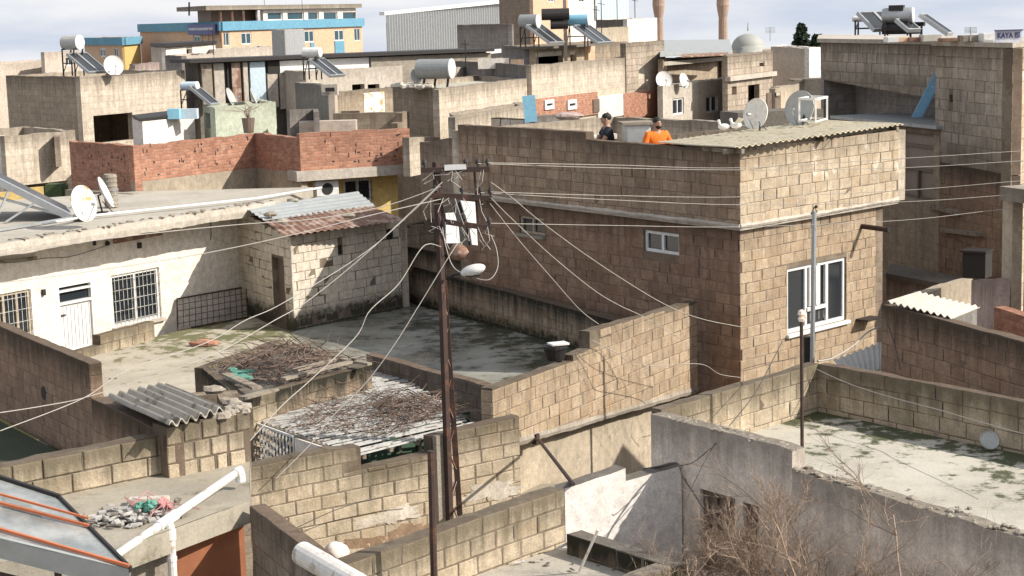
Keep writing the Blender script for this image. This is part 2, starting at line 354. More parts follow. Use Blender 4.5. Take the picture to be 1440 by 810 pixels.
M['wood'] = paint('weathered_wood', (.28, .235, .18), .9, 0, (.13, .10, .07), .4)
M['twig'] = paint('twig', (.29, .21, .15), .9, bump=0)
M['twig_r'] = paint('dead_vine', (.165, .115, .088), .9, bump=0)
M['tan_sheet'] = paint('tank_gray', (.30, .31, .30), .5, .2)
M['glassd'] = glass('window_glass'); M['glassb'] = glass('window_glass_blue', (.03, .07, .09))
M['panel'] = glass('collector_glass', (.03, .032, .034), .3)
M['curtain'] = paint('curtain', (.38, .38, .36), .9)
M['wire'] = paint('wire', (.40, .365, .32), .7, bump=0)
M['wire_d'] = paint('wire_dark', (.06, .05, .045), .7, bump=0)
M['foil'] = paint('leaf', (.035, .055, .028), .8, bump=0)
M['bucket'] = paint('bucket', (.75, .70, .62), .5, 0, (.72, .25, .06), .45, wscale=5)
M['teal'] = paint('teal_rag', (.10, .27, .20), .8); M['pink'] = paint('pink_rag', (.42, .20, .19), .8)
M['minaret'] = surf('minaret_stone', (.44, .31, .23), (.38, .265, .195), kind='brick', bs=(.8, .4), mortar=(.35, .22, .16), dirt=.2, streak=.2, grime=0, bump=.1)
M['lead'] = paint('dome_lead', (.34, .34, .31), .7, .1)
M['plaster_b2'] = surf('lime_wash', (.66, .62, .54), (.50, .44, .34), dirt=.6, streak=.3, grime=.1)
M['blk_w2'] = surf('block_white', (.74, .69, .60), (.64, .59, .50), isl=True, dirt=.3, streak=.2, grime=.1)
M['blk_b2'] = surf('block_tall', (.50, .435, .345), (.33, .285, .22), isl=True, dirt=.7, streak=.6, grime=.5, moss=.3)
M['rubble'] = paint('rubble', (.40, .38, .35), .9, 0, (.25, .22, .18), .4, .4, 5)

# ------------------------------------------------------------------ walls
class Face:
    """a vertical wall plane from plan point A to B; n points to the viewer's side"""
    def __init__(s, A, B, flip=False):
        s.A = Vector((A[0], A[1], 0)); s.B = Vector((B[0], B[1], 0)); s.d = (s.B-s.A).normalized(); s.L = (s.B-s.A).length
        s.n = Vector((s.d.y, -s.d.x, 0))
        if s.n.dot(Vector((0, 0, 0))-(s.A+s.B)/2) < 0: s.n = -s.n
        if flip: s.n = -s.n
    def uz(s, px, py):
        r = ray(px, py); k = (s.A-Vector((0, 0, 0))).dot(s.n)/(r.x*s.n.x+r.y*s.n.y)
        q = Vector((r.x*k, r.y*k, CAMZ+r.z*k)); return (q-s.A).dot(s.d), q.z
    def pt(s, u, z, o=0.): 
        q = s.A+s.d*u+s.n*o; return Vector((q.x, q.y, z))
    def hole(s, x0, y0, x1, y1):
        a = s.uz(x0, y0); b = s.uz(x1, y1); return (min(a[0], b[0]), max(a[0], b[0]), min(a[1], b[1]), max(a[1], b[1]))
def hj(x): return noise.noise(Vector((x*1.1, 7.7, x*.7)))+.7*noise.noise(Vector((x*4.3, 3.7, x*.7)))
def trim(L, Cn, R, t=.2):
    a = Vector((L[0]-Cn[0], L[1]-Cn[1])).normalized(); c = Vector((R[0]-Cn[0], R[1]-Cn[1])).normalized(); co = a.dot(c)
    return t*co/math.sqrt(1-co*co)+.006 if co > 0 else 0
def strip(m, f, za, zb, out=.03, dep=.1, wav=.01, u0=0, u1=None, mi=0):
    """continuous uneven mortar or concrete band along a wall; za, zb may be (start, end) pairs"""
    u1 = f.L if u1 is None else u1; n = max(2, int((u1-u0)/.12)); P_ = lambda z, t: lerp(z[0], z[1], t) if isinstance(z, tuple) else z; vs = []; fs = []
    for i in range(n+1):
        t = i/n; u = lerp(u0, u1, t); a = P_(za, t)+wav*hj(u*1.3+1); c = P_(zb, t)+wav*hj(u*1.7+9); o = out+wav*.6*hj(u*2.3+4)
        vs += [f.pt(u, a, o-.01), f.pt(u, (a+c)/2, o+.008), f.pt(u, c, o-.012), f.pt(u, c, -dep), f.pt(u, a, -dep)]
    for i in range(n):
        for j in range(5): fs.append((i*5+j, (i+1)*5+j, (i+1)*5+(j+1) % 5, i*5+(j+1) % 5))
    fs += [tuple(range(5)), tuple(n*5+4-j for j in range(5))]; m.mesh(vs, fs, mi)
def ragged(m, f, cu, cz, ru, rz, out, seed=0, n=110):
    pts = []
    for i in range(n):
        th = 6.2832*i/n; rr = .8+.55*noise.noise(Vector((1.6*math.cos(th), 1.6*math.sin(th), seed)))+.3*noise.noise(Vector((7*math.cos(th), 7*math.sin(th), seed)))+.12*noise.noise(Vector((23*math.cos(th), 23*math.sin(th), seed)))
        c_, s_ = math.cos(th), math.sin(th); k = 1/max(abs(c_), abs(s_))**.6
        pts.append(f.pt(cu+ru*rr*c_*k, cz+rz*rr*s_*k, out))
    m.mesh(pts+[p-f.n*.03 for p in pts], [tuple(range(n))]+[(i, i+n, (i+1) % n+n, (i+1) % n) for i in range(n)])
def topz(segs, u):
    for (a, b, za, zb) in segs:
        if a-1e-6 <= u <= b+1e-6: return lerp(za, zb, (u-a)/max(b-a, 1e-6))
    return segs[0][2] if u < segs[0][0] else segs[-1][3]
def wall(mb, fc, z0, segs, t=.2, holes=(), jit=.024, mi=0, mi_top=None, back=True):
    """solid wall with openings; segs = [(u0,u1,ztop0,ztop1)], z0 number or (za,zb)"""
    zb_ = (lambda u: lerp(z0[0], z0[1], u/fc.L)) if isinstance(z0, tuple) else (lambda u: z0)
    us = set()
    for (a, b, *_r) in segs:
        k = max(1, int((b-a)/.17))
        for i in range(k+1): us.add(round(a+(b-a)*i/k, 5))
    for h in holes:
        for q in h[:2]:
            if segs[0][0] < q < segs[-1][1]: us.add(round(q, 5))
    us = sorted(us); mt = mi if mi_top is None else mi_top
    prev = None
    for ua, ub in zip(us, us[1:]):
        if ub-ua < 1e-4: continue
        um = (ua+ub)/2; sg = [q for q in segs if q[0]-1e-6 <= um <= q[1]+1e-6]
        if not sg: prev = None; continue
        sg = sg[0]; f = lambda u: lerp(sg[2], sg[3], (u-sg[0])/max(sg[1]-sg[0], 1e-6))+jit*hj(u+fc.A.x*3)
        za, zb = f(ua), f(ub); ba, bb = zb_(ua), zb_(ub)
        cuts = sorted([(h[2], h[3]) for h in holes if h[0] < um < h[1]]); iv = []; lo = None
        for (c0, c1) in cuts:
            iv.append((lo, c0)); lo = c1
        iv.append((lo, None))
        for (l, h) in iv:
            l0, l1 = (ba, bb) if l is None else (l, l); h0, h1 = (za, zb) if h is None else (h, h)
            if h0 <= l0: continue
            for o, rev in ((0, 0), (-t, 1)):
                if rev and not back: continue
                q = [fc.pt(ua, l0, o), fc.pt(ub, l1, o), fc.pt(ub, h1, o), fc.pt(ua, h0, o)]
                uv = [(ua, l0), (ub, l1), (ub, h1), (ua, h0)]; dd = [(za-l0, l0-ba), (zb-l1, l1-bb), (zb-h1, h1-bb), (za-h0, h0-ba)]
                mb.quad(q, uv, dd, mi)
            if l is not None: mb.quad([fc.pt(ua, l, 0), fc.pt(ub, l, 0), fc.pt(ub, l, -t), fc.pt(ua, l, -t)], None, None, mi)
            if h is not None: mb.quad([fc.pt(ua, h, 0), fc.pt(ub, h, 0), fc.pt(ub, h, -t), fc.pt(ua, h, -t)], None, None, mi)
        mb.quad([fc.pt(ua, za, 0), fc.pt(ub, zb, 0), fc.pt(ub, zb, -t), fc.pt(ua, za, -t)], [(ua, 0), (ub, 0), (ub, t), (ua, t)], [(0.1, 2)]*4, mt)
        mb.quad([fc.pt(ua, ba, 0), fc.pt(ub, bb, 0), fc.pt(ub, bb, -t), fc.pt(ua, ba, -t)], None, None, mi)
        if prev is None: mb.quad([fc.pt(ua, ba, 0), fc.pt(ua, ba, -t), fc.pt(ua, za, -t), fc.pt(ua, za, 0)], [(0, ba), (t, ba), (t, za), (0, za)], [(za-ba, 0), (za-ba, 0), (0, za-ba), (0, za-ba)], mi)
        elif abs(prev-za) > .02:
            l, h = min(prev, za), max(prev, za); mb.quad([fc.pt(ua, l, 0), fc.pt(ua, l, -t), fc.pt(ua, h, -t), fc.pt(ua, h, 0)], [(0, l), (t, l), (t, h), (0, h)], [(h-l, 1), (h-l, 1), (0, 1), (0, 1)], mi)
        prev = zb; lu, lb = ub, bb
    mb.quad([fc.pt(lu, lb, 0), fc.pt(lu, lb, -t), fc.pt(lu, prev, -t), fc.pt(lu, prev, 0)], [(0, lb), (t, lb), (t, prev), (0, prev)], [(prev-lb, 0), (prev-lb, 0), (0, prev-lb), (0, prev-lb)], mi)
    for h in holes:
        for u in h[:2]:
            if segs[0][0] < u < segs[-1][1]: mb.quad([fc.pt(u, h[2], 0), fc.pt(u, h[2], -t), fc.pt(u, h[3], -t), fc.pt(u, h[3], 0)], None, None, mi)
def blocks(mb, fc, z0, segs, bl=.4, ch=.2, holes=(), gap=.007, out=.007, zref=None, ends=(), t=.2, chance=0., flush=.0, joint=.2):
    """real blocks laid in courses over the mortar core of a wall"""
    zb_ = (lambda u: lerp(z0[0], z0[1], u/fc.L)) if isinstance(z0, tuple) else (lambda u: z0)
    r = random.Random(int(abs(fc.A.x*131+fc.A.y*17)*10)+3)
    zt = max(max(q[2], q[3]) for q in segs); zref = zt if zref is None else zref
    zlow = min(z0) if isinstance(z0, tuple) else z0
    def one(f, ua, ub, va, vb, o):
        c = min(.010, (ub-ua)*.2); j = lambda s_: r.uniform(-s_, s_)
        a = [(ua+j(.004), va+j(.004)), (ub+j(.004), va+j(.004)), (ub+j(.004), vb+j(.004)), (ua+j(.004), vb+j(.004))]
        inn = [(a[0][0]+c, a[0][1]+c), (a[1][0]-c, a[1][1]+c), (a[2][0]-c, a[2][1]-c), (a[3][0]+c, a[3][1]-c)]
        sg = lambda p: (p[0], p[1]+.016*noise.noise(Vector((p[0]*.55+f.A.x, p[1]*.9, f.A.y))))
        a = [sg(p) for p in a]; inn = [sg(p) for p in inn]
        oj = [o+j(.003) for _ in range(4)]
        vs = [f.pt(u, v, -.012) for u, v in a]+[f.pt(u, v, o-.006) for u, v in a]+[f.pt(u, v, q) for (u, v), q in zip(inn, oj)]
        n = len(mb.v); mb.v += vs
        for q in [(8, 9, 10, 11)]+[(4+i, 4+(i+1) % 4, 8+(i+1) % 4, 8+i) for i in range(4)]+[(i, (i+1) % 4, 4+(i+1) % 4, 4+i) for i in range(4)]:
            mb.f.append(tuple(n+i for i in q)); w = [a[i % 4] for i in q]
            mb.uv.append(w); mb.dr.append([(topz(segs, min(max(p[0], 0), fc.L)) - p[1] if f is fc else zt-p[1], p[1]-zb_(p[0])) for p in w]); mb.mi.append(0)
    k = 0; v1 = zref
    while v1 < zt-.02: v1 += ch
    while v1 > zlow+.03:
        v0 = v1-ch; u = segs[0][0]-(bl*.5 if k % 2 else 0)-r.uniform(0, .06)
        while u < segs[-1][1]:
            w = bl*r.choice((1, 1, 1, 1, .97, 1.03, .75)); ua, ub = max(u+gap*.8, segs[0][0]), min(u+w-gap*.8, segs[-1][1]); u += w
            if ub-ua < .06: continue
            if r.random() < joint and ub < segs[-1][1]-.1 and ub > segs[0][0]+.1:
                jw = r.uniform(.008, .02); ja, jb = v0+r.uniform(.0, .06), v1-r.uniform(.0, .05); ub -= jw*.7; jc = ub+jw*.75
                if not any(h[0]-.03 < jc < h[1]+.03 and h[2]-.2 < ja < h[3] for h in holes) and jb < topz(segs, jc)-.02 and ja > zlow+.02 and (not isinstance(z0, tuple) or ja > zb_(jc)+.03):
                    n_ = len(mb.v); mb.v += [fc.pt(jc-jw*.5, ja, .0025), fc.pt(jc+jw*.5, ja, .0025), fc.pt(jc+jw*.4, jb, .0025), fc.pt(jc-jw*.4, jb, .0025)]; mb.f.append((n_, n_+1, n_+2, n_+3)); mb.uv.append([(0, 0)]*4); mb.dr.append([(2, 2)]*4); mb.mi.append(9)
            pieces = [(ua, ub)]
            for h in holes:
                if v1-.03 > h[2] and v0+.03 < h[3]:
                    q = []
                    for (a, b) in pieces:
                        if b < h[0] or a > h[1]: q.append((a, b)); continue
                        if a < h[0]-.04: q.append((a, h[0]-.006))
                        if b > h[1]+.04: q.append((h[1]+.006, b))
                    pieces = q
            for (a, b) in pieces:
                tt = min(topz(segs, a+.01), topz(segs, b-.01)); bt = max(zb_(a), zb_(b))
                va, vb = max(v0+gap*.5, bt), min(v1-gap*.5, tt-.008)
                for h in holes:
                    if a < h[1]-.02 and b > h[0]+.02:
                        if va < h[3] < vb and h[3]-va < .1: va = h[3]+.005
                        if va < h[2] < vb and vb-h[2] < .1: vb = h[2]-.005
                if vb-va < .05: continue
                if r.random() < chance: continue
                one(fc, a, b, va, vb, out+r.uniform(-.005, .004)-(flush if r.random() < .4 else 0))
        for e in ends:       # blocks seen on the wall's end
            ff = Face.__new__(Face); o_ = fc.pt(segs[0][0] if e == 0 else segs[-1][1], 0, 0)
            ff.A = o_; ff.d = -fc.n; ff.n = -fc.d if e == 0 else fc.d; ff.L = t; ff.B = ff.A+ff.d*t
            tt = topz(segs, segs[0][0] if e == 0 else segs[-1][1]); va, vb = max(v0+gap*.5, zlow), min(v1-gap*.5, tt-.01)
            if vb-va > .05: one(ff, .004, t-.004, va, vb, out)
        v1 = v0; k += 1
def segs_px(fc, lst):
    """top profile given by pixel pairs along the face: [((px,py),(px,py)), ...]"""
    o = []
    for (a, b) in lst:
        ua, za = fc.uz(*a); ub, zb = fc.uz(*b); o.append((ua, ub, za, zb))
    for i in range(len(o)-1): o[i] = (o[i][0], o[i+1][0], o[i][2], o[i][3]) if abs(o[i][1]-o[i+1][0]) > 1e-6 else o[i]
    return o
def block_wall(name, label, cat, A, B, z0, mat, segs=None, t=.2, holes=(), core='mortar', group=None, parent=None, ends=(0, 1), coping=None, **kw):
    """free-standing wall = one thing (core with block skin as its part)"""
    fc = Face(A, B)
    if segs is None: segs = [(0, fc.L, A[2], B[2])]
    m = MB(); wall(m, fc, z0, segs, t, holes)
    b = MB(); blocks(b, fc, z0, segs, holes=holes, ends=ends, t=t, **kw)
    # two material slots in ONE mesh: core then blocks
    k = len(m.v); m.v += b.v; m.f += [tuple(i+k for i in f) for f in b.f]; m.uv += b.uv; m.dr += b.dr; m.mi += [2 if q == 9 else 1 for q in b.mi]
    o = m.build(name, [M[core], M[mat], M['dark']], parent, origin=None if parent else (fc.A+Vector((0, 0, min(z0) if isinstance(z0, tuple) else z0))))
    if parent is None: tag(o, label, cat, group)
    return o, fc
def window(parent, fc, h, frame, gl, nx=2, ny=1, fw=.05, depth=.07, sill=None, name='window', xs=None, curtain=None):
    u0, u1, z0, z1 = h; f = MB(); o = -depth
    def bar(ua, ub, za, zb, out=.0):
        q = fc.pt((ua+ub)/2, (za+zb)/2, o+out); R = Matrix((fc.d, fc.n, Vector((0, 0, 1)))).transposed()
        f.box(q, (ub-ua, .05, zb-za), M=R)
    bar(u0, u1, z0, z0+fw); bar(u0, u1, z1-fw, z1); bar(u0, u0+fw, z0+fw, z1-fw); bar(u1-fw, u1, z0+fw, z1-fw)
    xs = xs if xs is not None else [i/nx for i in range(1, nx)]
    for x in xs: c = lerp(u0, u1, x); bar(c-fw*.5, c+fw*.5, z0+fw, z1-fw, .003)
    for i in range(1, ny): c = lerp(z0, z1, i/ny); bar(u0+fw, u1-fw, c-fw*.35, c+fw*.35, .006)
    fo = f.build(name, frame, parent)
    g = MB(); g.quad([fc.pt(u0+.01, z0+.01, o-.015), fc.pt(u1-.01, z0+.01, o-.015), fc.pt(u1-.01, z1-.01, o-.015), fc.pt(u0+.01, z1-.01, o-.015)])
    g.quad([fc.pt(u0+.01, z0+.01, o-.022), fc.pt(u0+.01, z1-.01, o-.022), fc.pt(u1-.01, z1-.01, o-.022), fc.pt(u1-.01, z0+.01, o-.022)])
    g.build('pane', gl, fo)
    if sill:
        s = MB(); R = Matrix((fc.d, fc.n, Vector((0, 0, 1)))).transposed()
        s.box(fc.pt((u0+u1)/2, z0-.04, .0), (u1-u0+.12, .16, .07), M=R, bev=.01); s.build('sill', sill, fo)
    return fo
def darkback(mb, fc, h, depth=.5):
    u0, u1, z0, z1 = h
    mb.quad([fc.pt(u0, z0, -depth), fc.pt(u1, z0, -depth), fc.pt(u1, z1, -depth), fc.pt(u0, z1, -depth)])
def bldg(name, label, c, l, r, zb, mat, cat='house', holesR=(), holesL=(), par=.35, roof='roof_c', t=.2, wins=True, frame='white', gl='glassd', group=None, ztop=None, backdepth=None, sideL=None, sideR=None, nb=None, core='mortar', opens=False):
    """block of a house: c=(px,py,dist) near top corner, l/r=(px,dist) far ends, two faces towards the viewer"""
    Cp = D(*c); zt = Cp.z if ztop is None else ztop
    Lp = D(l[0], c[1]-(l[0]-c[0])*0, l[1]); Rp = D(r[0], c[1], r[1])
    T = thing(name, label, cat, (Cp.x, Cp.y, zb), group)
    fL = Face(Lp, Cp); fR = Face(Cp, Rp)
    Bp = Vector((Lp.x+Rp.x-Cp.x, Lp.y+Rp.y-Cp.y, 0))
    hr = [fR.hole(*h[:4]) for h in holesR]; hl = [fL.hole(*h[:4]) for h in holesL]
    tr = trim(Lp, Cp, Rp)
    for fc, hh, raw, sm in ((fL, hl, holesL, sideL), (fR, hr, holesR, sideR)):
        m = MB(); wall(m, fc, zb, [(0, fc.L-(tr if fc is fL else 0), zt, zt)], t, hh, jit=.03)
        m.build('wall', M[sm or mat], T)  # left sides often get a darker copy, their shade put into the colour
        for h, rw in zip(hh, raw):
            k = rw[4] if len(rw) > 4 else 'w'
            if k == 'w': window(T, fc, h, M[frame], M[gl], nx=2, fw=max(.04, (h[1]-h[0])*.06))
            elif k == 'd': 
                d = MB(); d.box(fc.pt((h[0]+h[1])/2, (h[2]+h[3])/2, -.12), (h[1]-h[0], .04, h[3]-h[2]), M=Matrix((fc.d, fc.n, Vector((0, 0, 1)))).transposed()); d.build('door', M['brown_d'], T)
    m = MB()
    for a, b in ((Rp, Bp), (Bp, Lp)):
        f2 = Face(a, b, flip=True); 
        cen = (Cp+Bp)/2
        if f2.n.dot(Vector((cen.x, cen.y, 0))-(f2.A+f2.B)/2) > 0: f2.n = -f2.n
        wall(m, f2, zb, [(0, f2.L, zt, zt)], t, (), jit=.03)
    m.build('back_wall', M[mat], T)
    rz = zt-par; q = MB(); ins = lambda p: Vector((p.x, p.y, 0))
    cc = (ins(Cp)+ins(Bp))/2; poly = [ins(p)+(cc-ins(p)).normalized()*.12 for p in (Cp, Rp, Bp, Lp)]
    q.prism(poly, rz-.15, rz); q.build('roof', M[roof], T)
    T['dummy'] = 0; del T['dummy']
    return T, fL, fR, rz
def corr(mb, TL, TR, BR, BL, n, amp=.03, th=.006, along=True, per=8):
    """corrugated sheet; ridges run from the T edge to the B edge (along) with n waves across"""
    TL, TR, BR, BL = map(Vector, (TL, TR, BR, BL)); nrm = (TR-TL).cross(BL-TL).normalized()
    if nrm.z < 0: nrm = -nrm
    K = n*per; vs = []; fs = []; J = 5
    for i in range(K+1):
        s_ = i/K; o = nrm*(amp*math.sin(2*math.pi*i/per))
        for j in range(J+1):
            t_ = j/J; p = TL*(1-s_)*(1-t_)+TR*s_*(1-t_)+BR*s_*t_+BL*(1-s_)*t_
            w = nrm*(.012*noise.noise(p*1.7))
            vs.append(p+o+w); vs.append(p+o+w-nrm*th)
    id_ = lambda i, j, k: (i*(J+1)+j)*2+k
    for i in range(K):
        for j in range(J):
            fs.append((id_(i, j, 0), id_(i+1, j, 0), id_(i+1, j+1, 0), id_(i, j+1, 0))); fs.append((id_(i, j, 1), id_(i, j+1, 1), id_(i+1, j+1, 1), id_(i+1, j, 1)))
        for j in (0, J): fs.append((id_(i, j, 0), id_(i, j, 1), id_(i+1, j, 1), id_(i+1, j, 0)))
    for j in range(J):
        for i in (0, K): fs.append((id_(i, j, 0), id_(i, j+1, 0), id_(i, j+1, 1), id_(i, j, 1)))
    mb.mesh(vs, fs)
def dish(label, loc, nrm, r, mat, foot=None, back=None, group='satellite dishes'):
    """satellite dish: bowl, feed arm, mast with foot"""
    loc = Vector(loc); nrm = Vector(nrm).normalized(); foot = Vector(foot) if foot is not None else loc+Vector((0, 0, -r*1.3))
    T = thing('satellite_dish', label, 'satellite dish', foot, group)
    m = MB(); pr = [(-.22*r+.22*r*(k/7)**2, r*k/7+.001) for k in range(8)]
    m.lathe(loc, nrm, pr, 28); m.lathe(loc-nrm*.012, nrm, pr, 28); m.lathe(loc, nrm, [(0, r), (.012, r+.004), (-.012, r+.008), (-.012, r)], 28)
    m.build('reflector', M[mat], T, smooth=True)
    a = MB(); side = Vector((0, 0, -1)); low = (side-nrm*side.dot(nrm)).normalized()
    tip = loc+nrm*r*.75+low*r*.15
    a.tube([loc+low*r*.95, tip], .012, 5); a.lathe(tip, -nrm, [(0, .001), (0, .03), (.08, .035), (.1, .02), (.1, .001)], 8)
    a.build('feed_arm', M['galv'], T)
    b = MB(); bk = loc-nrm*.25*r; b.tube([bk-nrm*.02, bk-nrm*.1, foot], .02, 6); b.box(foot+Vector((0, 0, .01)), (.22, .22, .02)); b.tube([foot+Vector((.2, .1, 0)), lerp(foot, bk, .6)], .01, 5)
    b.build('mast', M['steel'], T)
    return T
def heater(label, loc, rz, tankr=.27, tl=1.1, stand=.9, group='solar water heaters on the roofs', two=True, tm='tan_sheet', npan=2, pr=62, pl=1.15, pw=.6):
    """solar water heater: round tank on a stand, two sloping collectors"""
    T = thing('solar_heater', label, 'solar water heater', loc, group); T.rotation_euler = (0, 0, rz); O = Vector(loc)
    m = MB(); c = O+Vector((0, 0, stand+tankr)); m.lathe(c-Vector((tl/2, 0, 0)), (1, 0, 0), [(-.04, .001), (-.03, tankr*.8), (0, tankr), (tl, tankr), (tl+.03, tankr*.8), (tl+.04, .001)], 20)
    m.build('tank', M[tm], T, smooth=False)
    e = MB(); e.lathe(c+Vector((tl/2+.015, 0, 0)), (1, 0, 0), [(0, tankr*1.01), (.02, tankr), (.035, tankr*.85), (.045, .001)], 20); e.build('tank_end', M['white'], T)
    f = MB()
    for sx in (-1, 1):
        for sy in (-.22, .22): f.beam(O+Vector((sx*tl*.4, sy, 0)), O+Vector((sx*tl*.4, sy, stand+.04)), .035)
        f.beam(O+Vector((sx*tl*.4, -.24, stand+.02)), O+Vector((sx*tl*.4, .24, stand+.02)), .035); f.beam(O+Vector((sx*tl*.4, -.22, .1)), O+Vector((sx*tl*.4, .22, stand)), .02)
    f.beam(O+Vector((-tl*.4, .22, stand*.5)), O+Vector((tl*.4, .22, stand*.5)), .03); f.beam(O+Vector((-tl*.4, -.22, stand*.5)), O+Vector((tl*.4, -.22, stand*.5)), .03)
    f.build('stand', M['steel'], T)
    RZ = Matrix.Rotation(math.radians(pr), 3, 'Z'); R = RZ@Matrix.Rotation(math.radians(35), 3, 'X')
    for k in range(npan):
        p = MB(); q = MB(); cc = O+RZ@Vector(((k-(npan-1)/2)*(pw+.08), -pl*.5-.1, 0))+Vector((0, 0, .12+pl*.3))
        p.box(cc, (pw, pl, .05), M=R); po = p.build('collector', M['panel'], T)
        for sx in (-1, 1): q.box(cc+R@Vector((sx*(pw/2+.02), 0, 0)), (.04, pl+.08, .09), M=R)
        for sy in (-1, 1): q.box(cc+R@Vector((0, sy*(pl/2+.02), 0)), (pw, .04, .09), M=R)
        q.build('collector_frame', M['galv'], po)
    return T

# ================================================================== ground and far terrain
g = MB()
ys = [-10, 10, 30, 60, 110, 200, 400, 900, 2500]; zs = [0, 0, 0, 0, -.6, -4, -11, -29, -80]
xs = [-1500, -400, -120, -40, 0, 40, 120, 400, 1500]
for i in range(len(ys)-1):
    for j in range(len(xs)-1):
        g.quad([(xs[j], ys[i], zs[i]), (xs[j+1], ys[i], zs[i]), (xs[j+1], ys[i+1], zs[i+1]), (xs[j], ys[i+1], zs[i+1])])
struct(g.build('ground', M['ground']))

def slab(name, poly, z1, z0, mat, edge=None, dmax=3.):
    """flat floor or roof; drop.x = metres from the given foot line so moss can gather there"""
    m = MB(); poly = [Vector((p[0], p[1], 0)) for p in poly]
    x0 = min(p.x for p in poly); x1 = max(p.x for p in poly); y0 = min(p.y for p in poly); y1 = max(p.y for p in poly)
    def dist(p):
        if not edge: return 3.
        a, b = Vector((edge[0][0], edge[0][1], 0)), Vector((edge[1][0], edge[1][1], 0)); d = b-a
        k = max(0, min(1, (p-a).dot(d)/d.length_squared)); return (p-(a+d*k)).length
    bm = bmesh.new(); f = bm.faces.new([bm.verts.new((p.x, p.y, z1)) for p in poly])
    for ax, lo, hi in (((1, 0, 0), x0, x1), ((0, 1, 0), y0, y1)):
        k = int((hi-lo)/.5)
        for i in range(1, k+1):
            q = lo+(hi-lo)*i/(k+1); co = (q, 0, 0) if ax[0] else (0, q, 0)
            bmesh.ops.bisect_plane(bm, geom=bm.verts[:]+bm.edges[:]+bm.faces[:], plane_co=co, plane_no=ax)
    bm.normal_update()
    for f in bm.faces:
        vs = [v.co.copy() for v in f.verts]
        if f.normal.z < 0: vs = vs[::-1]
        for v in vs: v.z += .012*noise.noise(Vector((v.x*.8, v.y*.8, z1)))
        m.quad(vs, [(v.x, v.y) for v in vs], [(dist(Vector((v.x, v.y, 0))), 0) for v in vs])
    bm.free()
    k = len(poly); A = sum(poly[i].x*poly[(i+1) % k].y-poly[(i+1) % k].x*poly[i].y for i in range(k))
    pp = poly if A > 0 else poly[::-1]
    for i in range(k):
        a, b = pp[i], pp[(i+1) % k]; L = (b-a).length
        m.quad([(a.x, a.y, z0), (b.x, b.y, z0), (b.x, b.y, z1), (a.x, a.y, z1)], [(0, z0), (L, z0), (L, z1), (0, z1)], [(0, 0)]*4)
    return m.build(name, M[mat])

# ================================================================== big two-storey block house
ZL = 6.16
Cc = P(1041, 320, ZL); Lc = P(687, 278, ZL); Lc = Cc+(Lc-Cc)*1.14; Rc = P(1263, 282, ZL); Bc = Lc+Rc-Cc
T = thing('block_house', 'large two-storey block house with an overhanging upper floor, right of the utility pole', 'house', (Cc.x, Cc.y, 1.0))
fU, fV = Face(Lc, Cc), Face(Cc, Rc)
sU = segs_px(fU, [((657, 177), (767, 183)), ((767, 183), (822, 186)), ((824, 196), (923, 204)), ((923, 204), (1041, 209))]); sU[0] = (0, sU[0][1], sU[0][2], sU[0][3]); sU[-1] = (sU[-1][0], fU.L, sU[-1][2], sU[-1][3])
sV = segs_px(fV, [((1041, 209), (1150, 196)), ((1150, 196), (1263, 183))]); sV[0] = (0, *sV[0][1:]); sV[-1] = (sV[-1][0], fV.L, *sV[-1][2:])
def skin(name, fc, z0, segs, holes, bm_, core, parent, ends=(), t=.2, **kw):
    m = MB(); wall(m, fc, z0, segs, t, holes); b = MB(); blocks(b, fc, z0, segs, holes=holes, ends=ends, t=t, **kw)
    k = len(m.v); m.v += b.v; m.f += [tuple(i+k for i in f) for f in b.f]; m.uv += b.uv; m.dr += b.dr; m.mi += [2 if q == 9 else 1 for q in b.mi]
    return m.build(name, [M[core], M[bm_], M['dark']], parent)
tU = trim(Lc, Cc, Rc)
def skin2(name, fc, z0, segs, holes, bm_, core, parent, cut0=0, cut1=0, ends=(), **kw):
    """like skin, core trimmed where two walls meet at a sharp corner"""
    sg_ = [list(q) for q in segs]; sg_[0][0] += cut0; sg_[-1][1] -= cut1; m = MB(); wall(m, fc, z0, [tuple(q) for q in sg_], .2, holes); b = MB(); blocks(b, fc, z0, segs, holes=holes, ends=ends, **kw)
    k = len(m.v); m.v += b.v; m.f += [tuple(i+k for i in f) for f in b.f]; m.uv += b.uv; m.dr += b.dr; m.mi += [2 if q == 9 else 1 for q in b.mi]
    return m.build(name, [M[core], M[bm_], M['dark']], parent)
skin2('upper_wall', fU, ZL, sU, (), 'blk_shade_up', 'mortar_dark', T, cut1=tU)
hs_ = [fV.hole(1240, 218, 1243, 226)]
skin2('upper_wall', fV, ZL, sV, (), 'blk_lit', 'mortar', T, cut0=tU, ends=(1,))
zt = 7.55
for a, b in ((Rc, Bc), (Bc, Lc)):
    f2 = Face(a, b); m = MB(); wall(m, f2, ZL, [(0, f2.L, zt, zt)], .2, ()); m.build('upper_wall', M['far_pale'], T)
# mortar lip under the overhang
m = MB()
for fc in (fU, fV): strip(m, fc, ZL-.02, ZL+.06, .03, .05, .02)
m.prism([Lc, Cc, Rc, Bc], ZL-.06, ZL-.005); m.build('floor_slab', M['conc_l'], T)
ins = .14
C2 = Cc-fU.n*ins-fV.n*ins; L2 = Lc-fU.n*ins; R2 = P(1247, 400, 4.6); R2 = C2+fV.d*((Rc-Cc).length-.75)
fU2, fV2 = Face(L2, C2), Face(C2, R2)
wh1 = fU2.hole(730, 303, 766, 332); wh2 = fU2.hole(905, 323, 955, 360); wh3 = fV2.hole(1107, 378, 1190, 452)
a = fV2.uz(1107, 378); b = fV2.uz(1107, 470); wh3 = (a[0], fV2.uz(1190, 362)[0], b[1], a[1])
skin2('lower_wall', fU2, 1.0, [(0, fU2.L, ZL-.06, ZL-.06)], (wh1, wh2), 'blk_shade', 'mortar_dark', T, cut1=tU)
